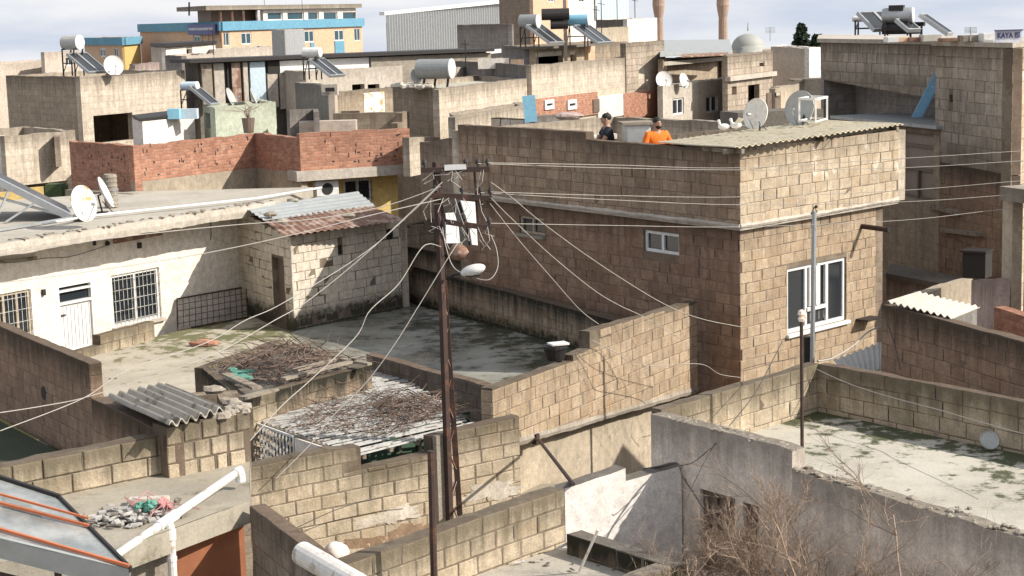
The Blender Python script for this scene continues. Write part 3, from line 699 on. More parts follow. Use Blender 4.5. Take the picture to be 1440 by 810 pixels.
skin2('lower_wall', fV2, 1.0, [(0, fV2.L, ZL-.06, ZL-.06)], (wh3,), 'blk_gold', 'mortar', T, cut0=tU, ends=(1,))
B2c = Lc+(R2-C2)
for a, b in ((R2, B2c), (B2c, L2)):
    f2 = Face(a, b); m = MB(); wall(m, f2, 1.0, [(0, f2.L, ZL-.06, ZL-.06)], .2, ()); m.build('lower_wall', M['far_brown'], T)
window(T, fU2, wh1, M['plaster_b'], M['glassd'], 2, fw=.05, sill=M['conc'])
window(T, fU2, wh2, M['white'], M['glassd'], 2, fw=.06)
m = MB(); wf = window(T, fV2, wh3, M['white'], M['glassd'], xs=(.33, .69), fw=.07, depth=.06, sill=M['white'])
u0, u1, z0_, z1_ = wh3; w_ = u1-u0; zc = lerp(z0_, z1_, .30)
R_ = Matrix((fV2.d, fV2.n, Vector((0, 0, 1)))).transposed()
m.box(fV2.pt(u0+w_*.51, zc, -.03), (w_*.34, .05, .07), M=R_); m.box(fV2.pt(u0+w_*.515, (zc+z1_)/2, -.028), (.06, .05, z1_-zc-.04), M=R_)
for xx in (.38, .49, .54, .65): m.box(fV2.pt(u0+w_*xx, (zc+z1_)/2, -.026), (.035, .05, z1_-zc-.12), M=R_)
m.build('casement', M['white'], wf)
m = MB()
for (xa, xb) in ((.40, .49), (.55, .63), (.36, .66)):
    zt_ = z1_-.1 if xb < .65 else zc-.08; zb__ = zc+.08 if xb < .65 else z0_+.12
    for i in range(8):
        a_, b_ = lerp(xa, xb, i/8), lerp(xa, xb, (i+1)/8); o1, o2 = -.095-.02*(i % 2), -.095-.02*((i+1) % 2)
        m.quad([fV2.pt(u0+w_*a_, zb__, o1+.022), fV2.pt(u0+w_*b_, zb__, o2+.022), fV2.pt(u0+w_*b_, zt_, o2+.022), fV2.pt(u0+w_*a_, zt_, o1+.022)])
m.build('curtain', M['curtain'], wf)
m = MB(); p = [lerp(Lc, Cc, .02), lerp(Cc, Lc, .02), lerp(Rc, Bc, .02), lerp(Bc, Rc, .02)]
m.prism([Lc-fU.n*.2, Cc-fU.n*.2-fV.n*.2, Rc-fV.n*.2, Bc], 6.16, 6.30); m.build('terrace_floor', M['roof_c'], T)
# roof corrugated sheet
p1, p2, p3 = D(925, 200, 32.8), D(1034, 207, 30.2), D(1271, 174, 34.6); p4 = p1+(p3-p2)+Vector((0, 0, .02))
m = MB(); corr(m, p1, p4, p3, p2, 30, .019, .012); m.build('corrugated_roof', M['asb_y'], T)
m = MB(); q = p2-fU.n*.15; 
for t_ in (.04, .5, .96): m.beam(lerp(p2, p3, t_)-Vector((0, 0, .09)), lerp(p1, p4, t_)-Vector((0, 0, .09)), .06, .08)
m.beam(p2-fV.n*.25-Vector((0, 0, .09)), p3-fV.n*.25-Vector((0, 0, .10)), .06, .08); m.build('roof_beam', M['wood'], T)
m = MB(); a = fV2.uz(1211, 318); m.tube([fV2.pt(a[0], a[1], -.05), fV2.pt(a[0], a[1]-.03, .62)], .05, 10); m.build('drain_pipe', M['rust'], T)
m = MB(); m.tube([fV2.pt(a[0], a[1]-.03, .60), fV2.pt(a[0], a[1]-.031, .63)], .055, 10); m.build('pipe_end', M['black'], T)
m = MB(); a = fV2.uz(1213, 447); b = fV2.uz(1228, 452)
m.box(fV2.pt(a[0], a[1], .15), (.5, .3, .03), M=R_); m.build('bracket', M['steel'], T)
# terrace back parapet (low whitewashed wall) and clutter
f3 = Face(P(650, 172, 7.45), P(868, 182, 7.3)); m = MB()
tb = P(690, 170, 7.35); te = P(850, 178, 7.25)
o, _ = block_wall('parapet_wall', 'low whitewashed parapet at the back of the terrace, behind the man in the dark shirt', 'wall', tb+Vector((0, 1.2, 0)), te+Vector((0, 1.5, 0)), 6.25, 'blk_w2')
m = MB(); cb = D(872, 200, 34.6); m.box((cb.x+.33, cb.y+.1, 6.3+.75), (.5, .5, 1.5), rz=.1, bev=.02); cab = m.build('metal_cabinet', M['white'], None)
tag(cab, 'whitish metal cabinet with a brown top standing between the two men on the terrace', 'cabinet')
m = MB(); m.box((cb.x+.33, cb.y+.1, 6.3+1.53), (.64, .62, .05), rz=.1); m.build('top_board', M['wood'], cab)
m = MB(); m.box((cb.x+.32, cb.y-.16, 6.3+.8), (.38, .02, 1.2), rz=.1); m.build('door_panel', M['sheet_gray'], cab)
m = MB(); q = D(930, 190, 35.2); q2 = D(1058, 180, 36.5)
o, _ = block_wall('terrace_wall', 'low gray wall running behind the man in orange towards the dishes', 'wall', q, q2, 6.3, 'blk_gray')
m = MB(); q = D(1085, 158, 37.5); m.box((q.x, q.y, 7.55), (2.0, .9, .6), rz=.3); tag(m.build('water_box', M['conc_d']), 'dark brown concrete box on the roof between the two large dishes', 'water box')
sd = Vector((.55, -.8, .18))
dish('big rust-blotched satellite dish at the middle of the yellowed corrugated roof', D(1062, 160, 34.6), (-.75, -.62, .22), .31, 'dish_rust', D(1068, 187, 34.3))
dish('big gray satellite dish beside the metal stand on the corrugated roof', D(1124, 152, 35.8), (-.72, -.66, .2), .36, 'dish_gray', D(1128, 181, 35.4))
T2 = thing('metal_stand', 'white metal frame like an empty table on the roof beside the gray dish', 'stand', D(1150, 172, 35.2))
m = MB(); c0 = D(1124, 172, 35.0); c1 = D(1147, 173, 34.7); c2 = D(1163, 169, 35.6); c3 = c0+c2-c1; h = Vector((0, 0, .47))
for c_ in (c0, c1, c2, c3): m = MB(); m.beam(c_, c_+h, .035); m.build('leg', M['white'], T2)
m = MB()
for a, b in ((c0, c1), (c1, c2), (c2, c3), (c3, c0)): m.beam(a+h, b+h, .045); m.beam(a+Vector((0, 0, .03)), b+Vector((0, 0, .03)), .03)
m.build('rail', M['white'], T2)
for (px, py, lb) in ((1018, 184, 'white pigeon nearer the man in orange on the roof edge'), (1035, 182, 'white pigeon with its wings half open beside the rust-blotched dish')):
    q = D(px, py, 33.6); m = MB(); m.ball(q+Vector((0, 0, .08)), .08, 10, sc=(1.5, .8, .8)); m.ball(q+Vector((-.1, 0, .19)), .035, 8); m.tube([q+Vector((-.07, 0, .1)), q+Vector((-.1, 0, .19))], .035, 6, .025)
    m.mesh([q+Vector((.08, -.03, .08)), q+Vector((.08, .03, .08)), q+Vector((.24, .03, .06)), q+Vector((.24, -.03, .06))], [(0, 1, 2, 3)])
    if px > 1030: m.mesh([q+Vector((-.04, -.05, .12)), q+Vector((.08, -.05, .12)), q+Vector((.14, -.22, .22)), q+Vector((.02, -.2, .24))], [(0, 1, 2, 3)])
    m.tube([q+Vector((0, -.02, .04)), q+Vector((0, -.02, 0))], .006, 4); m.tube([q+Vector((0, .02, .04)), q+Vector((0, .02, 0))], .006, 4)
    tag(m.build('pigeon', M['white'], smooth=True), lb, 'bird', 'pigeons on the corrugated roof')

# ================================================================== people
def person(label, base, face, shirt, arms, beard=False, sleeves=True):
    """base on the floor, face = heading; arms = ((elbow, hand), (elbow, hand)) in local metres (x right, y forward)"""
    base = Vector(base); T = thing('person', label, 'person', base, 'men on the terrace')
    R = Matrix.Rotation(face, 3, 'Z'); w = lambda x, y, z: base+R@Vector((x, y, z))
    def skinned(name, pts, edges, rad, mat, parent, sub=2):
        me = bpy.data.meshes.new(name); og = OG[T.name]; me.from_pydata([w(*p)-og for p in pts], edges, []); me.materials.append(M[mat])
        o = bpy.data.objects.new(name, me); C.objects.link(o); o.parent = parent; OG[o.name] = og
        md = o.modifiers.new('skin', 'SKIN')
        for v, r in zip(me.skin_vertices[0].data, rad): v.radius = (r, r) if not isinstance(r, tuple) else r
        me.skin_vertices[0].data[0].use_root = True; md.use_smooth_shade = True
        s = o.modifiers.new('sub', 'SUBSURF'); s.levels = s.render_levels = sub
        return o
    (el, hl), (er, hr) = arms
    pts = [(0, 0, .95), (0, 0, 1.12), (0, -.01, 1.32), (0, 0, 1.46), (0, .015, 1.50), (0, .03, 1.57), (0, .03, 1.65),
           (-.19, 0, 1.40), el, hl, (.19, 0, 1.40), er, hr, (-.1, 0, .88), (-.11, .02, .48), (-.11, 0, .08), (-.11, .14, .03), (.1, 0, .88), (.11, .02, .48), (.11, 0, .08), (.11, .14, .03)]
    ed = [(0, 1), (1, 2), (2, 3), (3, 4), (4, 5), (5, 6), (2, 7), (7, 8), (8, 9), (2, 10), (10, 11), (11, 12), (0, 13), (13, 14), (14, 15), (15, 16), (0, 17), (17, 18), (18, 19), (19, 20)]
    rad = [(.14, .11), (.14, .105), (.17, .12), .065, .055, (.078, .10), (.07, .085), .06, .045, .032, .06, .045, .032, .09, .065, .045, .035, .09, .065, .045, .035]
    skinned('body', pts, ed, rad, 'skin', T)
    for hnd, elb in ((hl, el), (hr, er)):
        hv = Vector(hnd); dv = (hv-Vector(elb)).normalized(); m = MB(); sd_ = dv.orthogonal().normalized()
        m.tube([w(*(hv)), w(*(hv+dv*.05)), w(*(hv+dv*.09))], .036, 6, .03)
        for k in range(4): m.tube([w(*(hv+dv*.08+sd_*(k-1.5)*.02)), w(*(hv+dv*(.13+.012*(k in (1, 2)))+sd_*(k-1.5)*.022)), w(*(hv+dv*(.15+.015*(k in (1, 2)))+sd_*(k-1.5)*.022+Vector((0, 0, -.02))))], .009, 5, .007)
        m.tube([w(*(hv+dv*.02+sd_*.03)), w(*(hv+dv*.07+sd_*.06))], .010, 5, .008)
        m.build('hand', M['skin'], T, smooth=True)
    sp_ = [(0, 0, .93), (0, 0, 1.12), (0, -.01, 1.32), (0, 0, 1.44), (-.2, 0, 1.40), tuple(lerp(Vector((-.2, 0, 1.4)), Vector(el), .9 if sleeves else .6)), (.2, 0, 1.40), tuple(lerp(Vector((.2, 0, 1.4)), Vector(er), .9 if sleeves else .6))]
    se = [(0, 1), (1, 2), (2, 3), (2, 4), (4, 5), (2, 6), (6, 7)]; sr_ = [(.165, .13), (.165, .125), (.19, .14), .085, .08, .068, .08, .068]
    if sleeves:
        sp_ += [tuple(lerp(Vector(el), Vector(hl), .85)), tuple(lerp(Vector(er), Vector(hr), .85))]; se += [(5, 8), (7, 9)]; sr_ += [.055, .055]
    skinned('shirt', sp_, se, sr_, shirt, T)
    skinned('trousers', [(0, 0, .95), (-.1, 0, .88), (-.11, .02, .48), (-.11, 0, .1), (.1, 0, .88), (.11, .02, .48), (.11, 0, .1)], [(0, 1), (1, 2), (2, 3), (0, 4), (4, 5), (5, 6)], [(.155, .125), .105, .085, .07, .105, .085, .07], 'jeans', T)
    RM = R; wb = w; w = lambda x, y, z: wb(x, y, z-.035)
    m = MB(); m.ball(w(0, .008, 1.685), .098, 14, sc=(.86, 1.05, .86), M=RM); m.build('hair', M['hair'], T, smooth=True)
    m = MB()
    m.ball(w(0, .05, 1.632), .078, 14, sc=(.86, .98, 1.18), M=RM); m.mesh([w(-.012, .12, 1.63), w(.012, .12, 1.63), w(0, .122, 1.665), w(0, .148, 1.628)], [(0, 1, 3), (1, 2, 3), (2, 0, 3), (0, 2, 1)])
    m.build('face', M['skin'], T, smooth=True)
    m = MB()
    for sx in (-1, 1):
        m = MB(); m.ball(w(sx*.028, .118, 1.652), .008, 8, sc=(1.3, .6, .7), M=RM); m.build('eye', M['hair'], T, smooth=True)
        m = MB(); m.box(w(sx*.028, .12, 1.672), (.032, .01, .006), M=RM); m.build('eyebrow', M['hair'], T)
    m = MB(); m.box(w(0, .122, 1.592), (.035, .008, .005), M=RM); m.build('mouth', M['brown_d'], T)
    m = MB()
    for sx in (-1, 1): m = MB(); m.ball(w(sx*.075, .03, 1.64), .024, 8, sc=(.4, .8, 1.2), M=RM); m.build('ear', M['skin'], T, smooth=True)
    if beard: m = MB(); m.ball(w(0, .058, 1.588), .066, 12, sc=(.95, 1.0, .85), M=RM); m.build('beard', M['hair'], T, smooth=True)
    return T
b1 = D(858, 175, 34.9); b2 = D(922, 175, 33.6)
person('young man in a dark short-sleeved shirt seen from the side, hands on the parapet', (b1.x-.06, b1.y, 6.30), math.radians(100), 'navy', (((-.26, .16, 1.17), (-.2, .40, 1.12)), ((.25, .15, 1.17), (.2, .38, 1.12))), sleeves=False)
person('bearded man in a bright orange long-sleeved shirt on the terrace', (b2.x+.02, b2.y, 6.27), math.radians(205), 'orange_s', (((-.30, .02, 1.14), (-.20, .20, .98)), ((.30, .02, 1.14), (.20, .20, .98))), beard=True)

# ================================================================== wet roof, its walls
wet = slab('wet_roof', [P(408, 468, 3.4), P(553, 420, 3.4), P(900, 515, 3.4), P(700, 590, 3.4), P(470, 520, 3.4)], 3.4, 0, 'roof_w', (P(553, 420, 3.4), P(900, 515, 3.4)))
struct(wet)
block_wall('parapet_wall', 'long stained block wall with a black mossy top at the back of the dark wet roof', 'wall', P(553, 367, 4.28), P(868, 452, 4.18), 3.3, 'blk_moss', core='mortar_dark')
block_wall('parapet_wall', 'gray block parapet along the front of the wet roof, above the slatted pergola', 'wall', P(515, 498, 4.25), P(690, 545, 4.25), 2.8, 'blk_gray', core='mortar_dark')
A, B = P(566, 345, 4.72), P(655, 362, 4.72)
block_wall('block_wall', 'short dark wall behind the pole, above the far corner of the wet roof', 'wall', A, B, 3.3, 'blk_moss', core='mortar_dark')
block_wall('block_wall', 'short sunlit pale block wall left of the pole top, behind the dark wall', 'wall', P(556, 322, 5.05), P(622, 304, 5.25), 3.3, 'blk_lit')
# white cabinet behind the pole
T = thing('switch_cabinet', 'white metal sheets with a dark torn gap hanging behind the utility pole', 'cabinet', D(648, 350, 26.2))
def pxq(m, pts, Y, th=.03, mi=0):
    fr = [D(x, y, Y) for x, y in pts]; bk = [p+Vector((0, th, 0)) for p in fr]; k = len(fr); vs = fr+bk
    m.mesh(vs, [tuple(range(k)), tuple(range(2*k-1, k-1, -1))]+[(i, i+k, (i+1) % k+k, (i+1) % k) for i in range(k)], mi)
R45 = Matrix.Rotation(math.radians(35), 3, 'Z')
def turned(pts, Y, th, ang=33, c=(648, 320)):
    cc = D(c[0], c[1], Y); n = Vector((math.sin(math.radians(ang)), -math.cos(math.radians(ang)), 0)); out = []
    for x, y in pts:
        r = ray(x, y); k = (cc-Vector((0, 0, 0))).dot(n)/r.dot(Vector((n.x, n.y, 0))); out.append(Vector((r.x*k, r.y*k, CAMZ+r.z*k)))
    return out, n
for nm, pts, mt in (('panel', [(627, 300), (639, 299), (645, 320), (647, 342), (628, 342)], 'white'), ('panel', [(648, 282), (668, 284), (672, 345), (664, 344), (660, 318), (654, 302)], 'white'), ('opening', [(640, 287), (648, 283), (656, 304), (664, 345), (650, 345), (646, 318)], 'black')):
    fr, n = turned(pts, 26.3, .03); 
    if mt == 'black': fr = [p-n*.04 for p in fr]
    bk = [p-n*.03 for p in fr]; k = len(fr); m = MB(); m.mesh(fr+bk, [tuple(range(k)), tuple(range(2*k-1, k-1, -1))]+[(i, i+k, (i+1) % k+k, (i+1) % k) for i in range(k)]); m.build(nm, M[mt], T)
m = MB(); q = D(645, 362, 26.2); m.ball(q+Vector((0, 0, .08)), .12, 12, sc=(1.2, 1, 1.1), jit=.3)
o = m.build('clay_pot', M['rust_l'], smooth=True); tag(o, 'rusty red pot hanging under the white sheets behind the pole', 'pot')

# ================================================================== wall Q: golden block wall over the beige plaster wall
A, B = P(692, 548, 4.5), P(980, 441, 4.5); fq = Face(A, B)
sq = segs_px(fq, [((692, 548), (803, 509)), ((806, 500), (829, 490)), ((829, 466), (980, 424))]); sq[0] = (0, *sq[0][1:]); sq[-1] = (sq[-1][0], fq.L, *sq[-1][2:])
zq = (fq.uz(692, 636)[1], fq.uz(979, 551)[1])
T, _ = block_wall('block_wall', 'tall sunlit golden block wall stepping up to the right, built on the beige plastered wall', 'wall', A, B, zq, 'blk_gold', segs=sq, zref=sq[0][2], ends=(0, 1))
m = MB(); Rq = Matrix((fq.d, fq.n, Vector((0, 0, 1)))).transposed()
strip(m, fq, (zq[0]-.02, zq[1]-.02), (zq[0]+.10, zq[1]+.10), .02, .12, .02)
m.build('ledge', M['conc'], T)
fp = Face(fq.pt(.35, 0, -.22), fq.pt(fq.L+1.0, 0, -.22)); m = MB(); wall(m, fp, 1.0, [(0, fp.L, zq[0]-.02, zq[1]-.06)], .3)
tag(m.build('plastered_wall', M['plaster_b']), 'stained beige plastered wall in the recess under the golden block wall', 'wall')
m = MB(); m.prism([fq.pt(0, 0, -.02), fq.pt(fq.L, 0, -.02), fq.pt(fq.L, 0, -.8), fq.pt(0, 0, -.8)], 3.0, 3.1)
# rod
a = fq.uz(752, 617); p0 = fq.pt(a[0], a[1], .02); p1_ = P(806, 681, 4.86); m = MB(); m.tube([p0, lerp(p0, p1_, .1)+Vector((0, 0, .04)), p1_], .024, 8); 
o = m.build('iron_pipe', M['rust']); tag(o, 'rusty iron pipe slanting down from the golden wall to the white wall', 'pipe')
m = MB(); m.box(p0, (.10, .08, .16), M=Rq); m.build('collar', M['rust'], o)
# dark pot on the wall step
q = P(800, 508, 4.5); m = MB(); q = fq.pt(fq.uz(800, 500)[0], 4.5, -.25); m.lathe(q, (0, 0, 1), [(0, .001), (0, .14), (.2, .2), (.24, .2), (.24, .001)], 16)
o = m.build('water_bucket', M['steel']); tag(o, 'dark bucket with a white lid standing behind the step of the golden wall', 'bucket')
m = MB(); m.box(q+Vector((.05, -.02, .27)), (.3, .22, .03), rz=.4); m.build('lid', M['white'], o)

# ================================================================== wall M, below pergola
A, B = P(350, 657, 4.14), P(690, 592, 4.14); B = A+(B-A)*1.13; fm = Face(A, B)
sm = segs_px(fm, [((350, 657), (455, 633)), ((458, 632), (503, 628)), ((508, 660), (604, 637)), ((606, 615), (735, 584))]); sm[0] = (0, *sm[0][1:]); sm[-1] = (sm[-1][0], fm.L, *sm[-1][2:])
Tm, _ = block_wall('block_wall', 'broad sunlit yellowish block wall in front of the slatted pergola, behind the utility pole', 'wall', A, B, 1.0, 'blk_yel', segs=sm, zref=sm[0][2], gap=.014)
Rm = Matrix((fm.d, fm.n, Vector((0, 0, 1)))).transposed()
m = MB(); a = fm.uz(525, 772); b = fm.uz(612, 730); ragged(m, fm, (a[0]+b[0])/2-.1, (a[1]+b[1])/2-.1, abs(b[0]-a[0])/2+.45, .26, .011, 3); m.build('brown_patch', M['brown_stain'], Tm)
for (x0, y0, x1, y1, rz_) in ((500, 752, 600, 700, .12), (655, 705, 732, 675, .16)):
    m = MB(); a = fm.uz(x0, y0); b = fm.uz(x1, y1); ragged(m, fm, (a[0]+b[0])/2, (a[1]+b[1])/2, abs(b[0]-a[0])/2, rz_, .013, x0); m.build('lime_patch', M['plaster_b2'], Tm)
m = MB(); a = fm.uz(612, 612); m.box(fm.pt(a[0], 2.6, .06), (.11, .1, 3.0), M=Rm)
tag(m.build('gray_post', M['conc']), 'gray square post standing against the yellowish block wall left of the utility pole', 'post')

# ================================================================== wall F4 and white wall
A, B = P(505, 788, 4.8), P(793, 688, 4.8); A = B+(A-B)*1.06
block_wall('block_wall', 'low yellowish block wall in the front running from the pale drain pipe to the white wall', 'wall', A, B, 3.4, 'blk_yel', segs=[(0, (B-A).length, 4.8, 4.8)], gap=.014)
A, B2_ = P(794, 687, 4.8), P(958, 654, 4.8); fw = Face(A, B2_)
sw = segs_px(fw, [((794, 687), (878, 659)), ((880, 677), (956, 655))]); sw[0] = (0, *sw[0][1:]); sw[-1] = (sw[-1][0], fw.L, *sw[-1][2:])
m = MB(); wall(m, fw, 2.5, sw, .2, mi_top=1); tag(m.build('white_wall', [M['plaster_w2'], M['conc_d']]), 'white plastered wall with a notch in its top, meeting the gray house', 'wall')
fl = slab('low_roof', [P(560, 845, 4.2), P(722, 792, 4.2), P(796, 767, 4.2), P(950, 815, 4.2), P(800, 900, 4.2)], 4.2, 1., 'roof_c'); struct(fl)
a, b, c = P(797, 751, 4.42), P(944, 797, 4.42), P(868, 826, 4.42)
block_wall('curb_wall', 'low mossy curb along the right of the small concrete roof at the bottom', 'wall', a, b, 3.0, 'blk_moss', core='conc_d', t=.22)
block_wall('curb_wall', 'low pale curb at the front corner of the small concrete roof at the bottom', 'wall', c, b, 3.0, 'blk_yel', core='conc', t=.2)
T = thing('pipe_scraps', 'thin white pipes and a slanting white stick lying on the small roof at the bottom', 'pipes', P(800, 775, 4.2)); m = MB()
for (x0, y0, z0__, x1, y1, z1__) in ((784, 771, 4.25, 806, 760, 4.3), (786, 772, 4.24, 831, 775, 4.24), (815, 803, 4.22, 841, 745, 4.75), (723, 792, 4.22, 738, 789, 4.24)):
    m = MB(); m.tube([P(x0, y0, z0__), P(x1, y1, z1__)], .015, 6); m.build('pipe', M['pvc'], T)
struct(slab('yard_floor', [(-2.6, 14, 0), (3.8, 14, 0), (3.8, 27, 0), (-2.6, 27, 0)], 2.6, 0, 'conc_d'))
bpy.data.objects['yard_floor'].data.materials[0] = M['ground']

# ================================================================== right-hand gray plastered house
GA, GB = P(915, 583, 5.3), P(1440, 773, 4.87); GB = GA+(GB-GA)*1.7; fg = Face(GA, GB)
PC = P(1150, 511, 5.35); PD = P(1440, 564, 5.35); PD = PC+(PD-PC)*2.4; PA = P(930, 577, 5.33)
T = thing('gray_house', 'low gray plastered house with a pale flat roof in the lower right corner', 'house', (GA.x, GA.y, .5))
sg = segs_px(fg, [((915, 583), (1010, 607)), ((1010, 607), (1112, 633)), ((1114, 660), (1440, 773))]); sg[0] = (0, *sg[0][1:]); sg[-1] = (sg[-1][0], fg.L, sg[-1][2], sg[-1][3])
h1 = fg.hole(984, 686, 1034, 760); h2 = fg.hole(1045, 710, 1067, 780); a = fg.uz(984, 684); b = fg.uz(1034, 701)
h1 = (a[0], b[0], a[1]-1.0, min(a[1], b[1])+.0); a = fg.uz(1045, 706); h2 = (a[0], fg.uz(1067, 716)[0], h1[2], a[1])
m = MB(); wall(m, fg, .5, sg, .2, (h1, h2), mi_top=1, jit=.03); m.build('wall', [M['plaster_g'], M['conc']], T)
window(T, fg, h1, M['brown_d'], M['brown_d'], 3, fw=.06, depth=.08); window(T, fg, h2, M['brown_d'], M['brown_d'], 2, fw=.05, depth=.08)
# rubble coping on the plaster wall
m = MB()
for i in range(170):
    u = rnd.uniform(0, fg.L); z = topz(sg, u); m.ball(fg.pt(u, z+.005, -rnd.uniform(.0, .19)), rnd.uniform(.015, .045), 6, jit=.5, sc=(1.3, 1.3, .6))
m.build('coping', M['conc'], T)
roofpoly = [fg.pt(.05, 0, -.19), fg.pt(fg.L, 0, -.19), PD, PC, PA]
rf = slab('roof', [(p.x, p.y) for p in roofpoly], 4.7, 4.4, 'roof_l', (PC, PD)); rf.parent = T; rf.location = rf.location-OG[T.name]
m = MB(); m.prism([fg.pt(.02, 0, -.21), fg.pt(fg.L, 0, -.21), PD, PC-Vector((0, .1, 0)), PA+Vector((.1, 0, 0))], .5, 4.39); m.build('body', M['plaster_gry'], T)
block_wall('parapet_wall', 'sunlit left parapet of pale blocks on the gray house roof, below the big window', 'wall', PA, PC, 4.3, 'blk_yel', parent=None, t=.15)
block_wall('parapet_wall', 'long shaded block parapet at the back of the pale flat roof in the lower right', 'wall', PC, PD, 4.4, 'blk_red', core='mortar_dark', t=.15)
bpy.data.objects['parapet_wall.004'].data.materials[1] = M['blk_yel'] if 'parapet_wall.004' in bpy.data.objects else M['blk_yel']
q = P(1392, 632, 4.72); T = thing('pan_lid', 'round greenish metal lid leaning against the parapet on the pale roof', 'lid', q); m = MB()
m.lathe(q+Vector((0, .02, .11)), (.1, -.8, .45), [(0, .001), (.0, .10), (.015, .115), (.0, .12), (-.01, .11), (-.01, .001)], 24); m.build('disc', M['dish_gray'], T)
m = MB(); q = P(1352, 612, 4.7)
for i in range(12): m.ball(q+Vector((rnd.uniform(-.3, .3), rnd.uniform(-.08, .1), rnd.uniform(0, .04))), rnd.uniform(.03, .08), 7, jit=.4)
tag(m.build('rubble_heap', M['conc']), 'small heap of broken blocks at the foot of the shaded parapet', 'rubble')
q = P(1128, 632, 4.7); T = thing('thin_pole', 'thin dark iron pole standing on the pale flat roof in front of the big window', 'pole', q)
top = D(1127, 450, q.y); m = MB(); m.tube([q, top], .022, 8); m.build('shaft', M['rust'], T)
m = MB(); m.lathe(top, (0, 0, 1), [(-.02, .03), (.02, .045), (.05, .02), (.07, .05), (.11, .04), (.13, .01)], 10); m.ball(top+Vector((.03, 0, .03)), .035, 8, jit=.4); m.build('insulator', M['bucket'], T)
q = D(1142, 520, 27.5); T = thing('gray_pole', 'tall light gray pipe standing in front of the white-framed window', 'pole', q); top = D(1145, 297, 27.5)
m = MB(); m.tube([q, top], .038, 10); m.build('shaft', M['galv'], T); m = MB(); m.tube([top+Vector((-.05, 0, -.05)), top+Vector((.0, 0, .06)), top+Vector((.05, 0, -.02))], .012, 5); m.ball(top+Vector((.03, 0, .07)), .03, 6); m.build('pole_hook', M['steel'], T)
m = MB(); m.box(D(1136, 500, 27.6), (.13, .12, .62)); m.build('meter_box', M['steel'], T)
T = thing('lean_to_roof', 'gray-blue metal sheet lean-to in the shade below the big window', 'shed', D(1200, 515, 28))
m = MB(); corr(m, D(1172, 506, 27.5), D(1240, 480, 30), D(1240, 520, 26.5), D(1190, 528, 26.), 8, .02); m.build('sheet', M['sheet_gray'], T)

# ================================================================== R1 wall and the little roofs behind
A, B = P(1240, 427, 5.56), P(1440, 481, 5.56); B = A+(B-A)*2.2
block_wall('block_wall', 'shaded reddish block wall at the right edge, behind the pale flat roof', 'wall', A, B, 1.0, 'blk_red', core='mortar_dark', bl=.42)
T = thing('corrugated_shelter', 'small shelter with a pale corrugated roof just behind the reddish wall', 'shelter', D(1300, 470, 28))
m = MB(); corr(m, P(1247, 424, 5.66), P(1340, 447, 5.58), P(1378, 431, 5.64), P(1292, 411, 5.75), 10, .022, .012, per=8); m.build('corrugated_roof', M['asb_w'], T)
m = MB(); m.prism([P(1250, 426, 5.5), P(1330, 446, 5.5), P(1374, 431, 5.5), P(1292, 413, 5.5)], 1.0, 5.5); m.build('body', M['plaster_gry'], T)
A, B = D(1300, 412, 28.6), D(1368, 392, 30.4); f = Face(A, B); m = MB(); wall(m, f, 3, [(0, f.L, A.z, B.z)], .2); wall(m, f, 3, [(0, f.L, A.z, B.z)], .2)
m = MB(); wall(m, f, 3, [(0, f.L, A.z, B.z)], .2); tag(m.build('low_wall', M['plaster_b']), 'short sunlit plastered wall rising behind the pale corrugated shelter', 'wall')
A, B = D(1366, 394, 28.4), D(1402, 392, 26.8); f = Face(A, B); m = MB(); wall(m, f, 3, [(0, f.L, A.z, B.z)], .2); tag(m.build('pink_wall', M['plaster_pink']), 'short pinkish peeling wall end right of the pale corrugated shelter', 'wall')
A, B = D(1398, 432, 26.4), D(1445, 446, 25.6); f = Face(A, B); m = MB(); wall(m, f, 3, [(0, f.L, A.z, B.z)], .2); tag(m.build('brick_wall', M['redbrick']), 'bit of old red brick wall at the right edge above the reddish block wall', 'wall')
T = thing('roadside_shed', 'narrow shed with a thick concrete roof edge and gray panel at the right edge', 'shed', D(1430, 440, 27.6))
za = D(1406, 262, 27.8).z; m = MB(); x0 = D(1406, 262, 27.8); x1 = D(1480, 275, 26.6)
dd = (x1-x0); dd.z = 0; bd = Vector((-dd.y, dd.x, 0)).normalized()*2; bd = bd if bd.y > 0 else -bd
m.prism([x0, x0+dd*1.6, x0+dd*1.6+bd, x0+bd], za-.22, za); m.build('roof', M['conc'], T); m = MB()
q0 = D(1410, 300, 28.0); q1 = D(1424, 300, 27.7); m.prism([q0, q1, q1+bd*.1, q0+bd*.1], 2, za-.22); m.build('post', M['plaster_b'], T)
m = MB(); q2 = q1+bd*.12; m.prism([q2, q2+dd*1.4, q2+dd*1.4+bd*.6, q2+bd*.6], 2, za-.22); m.build('panel', M['plaster_gry'], T)

# ================================================================== B2: tall block house on the right
c1 = D(1425, 65, 34.5); l1 = D(1316, 65, 38.2); T = thing('block_house', 'tall shaded block house at the right edge with solar heaters on its flat roof', 'house', (c1.x, c1.y, 1))
ZT2 = D(1425, 60, 34.5).z; fB = Face(l1, c1); 
skin('wall', fB, 6.6, [(0, fB.L, ZT2-.1, ZT2-.1)], [fB.hole(1335, 133, 1340, 144)], 'blk_b2', 'mortar_dark', T, ch=.23, bl=.46)
skin('wall', fB, 1.0, [(0, fB.L, 6.6, 6.6)], (), 'blk_red', 'mortar_dark', T, ch=.23, bl=.46)
r1 = D(1500, 60, 38); fB2 = Face(c1, r1); skin('wall', fB2, 1.0, [(0, fB2.L, ZT2-.1, ZT2-.1)], (), 'blk_lit', 'mortar', T, ch=.23, bl=.46)
l2 = D(1155, 60, 45); k1 = D(1318, 60, 39.2); fC = Face(l2, k1)
zz = fC.uz(1155, 118)[1]
skin('upper_wall', fC, (fC.uz(1157, 112)[1], fC.uz(1316, 140)[1]), [(0, fC.L, ZT2-.1, ZT2-.1)], (), 'blk_b2', 'mortar_dark', T, ch=.24, bl=.5)
inb = -fC.n*.9
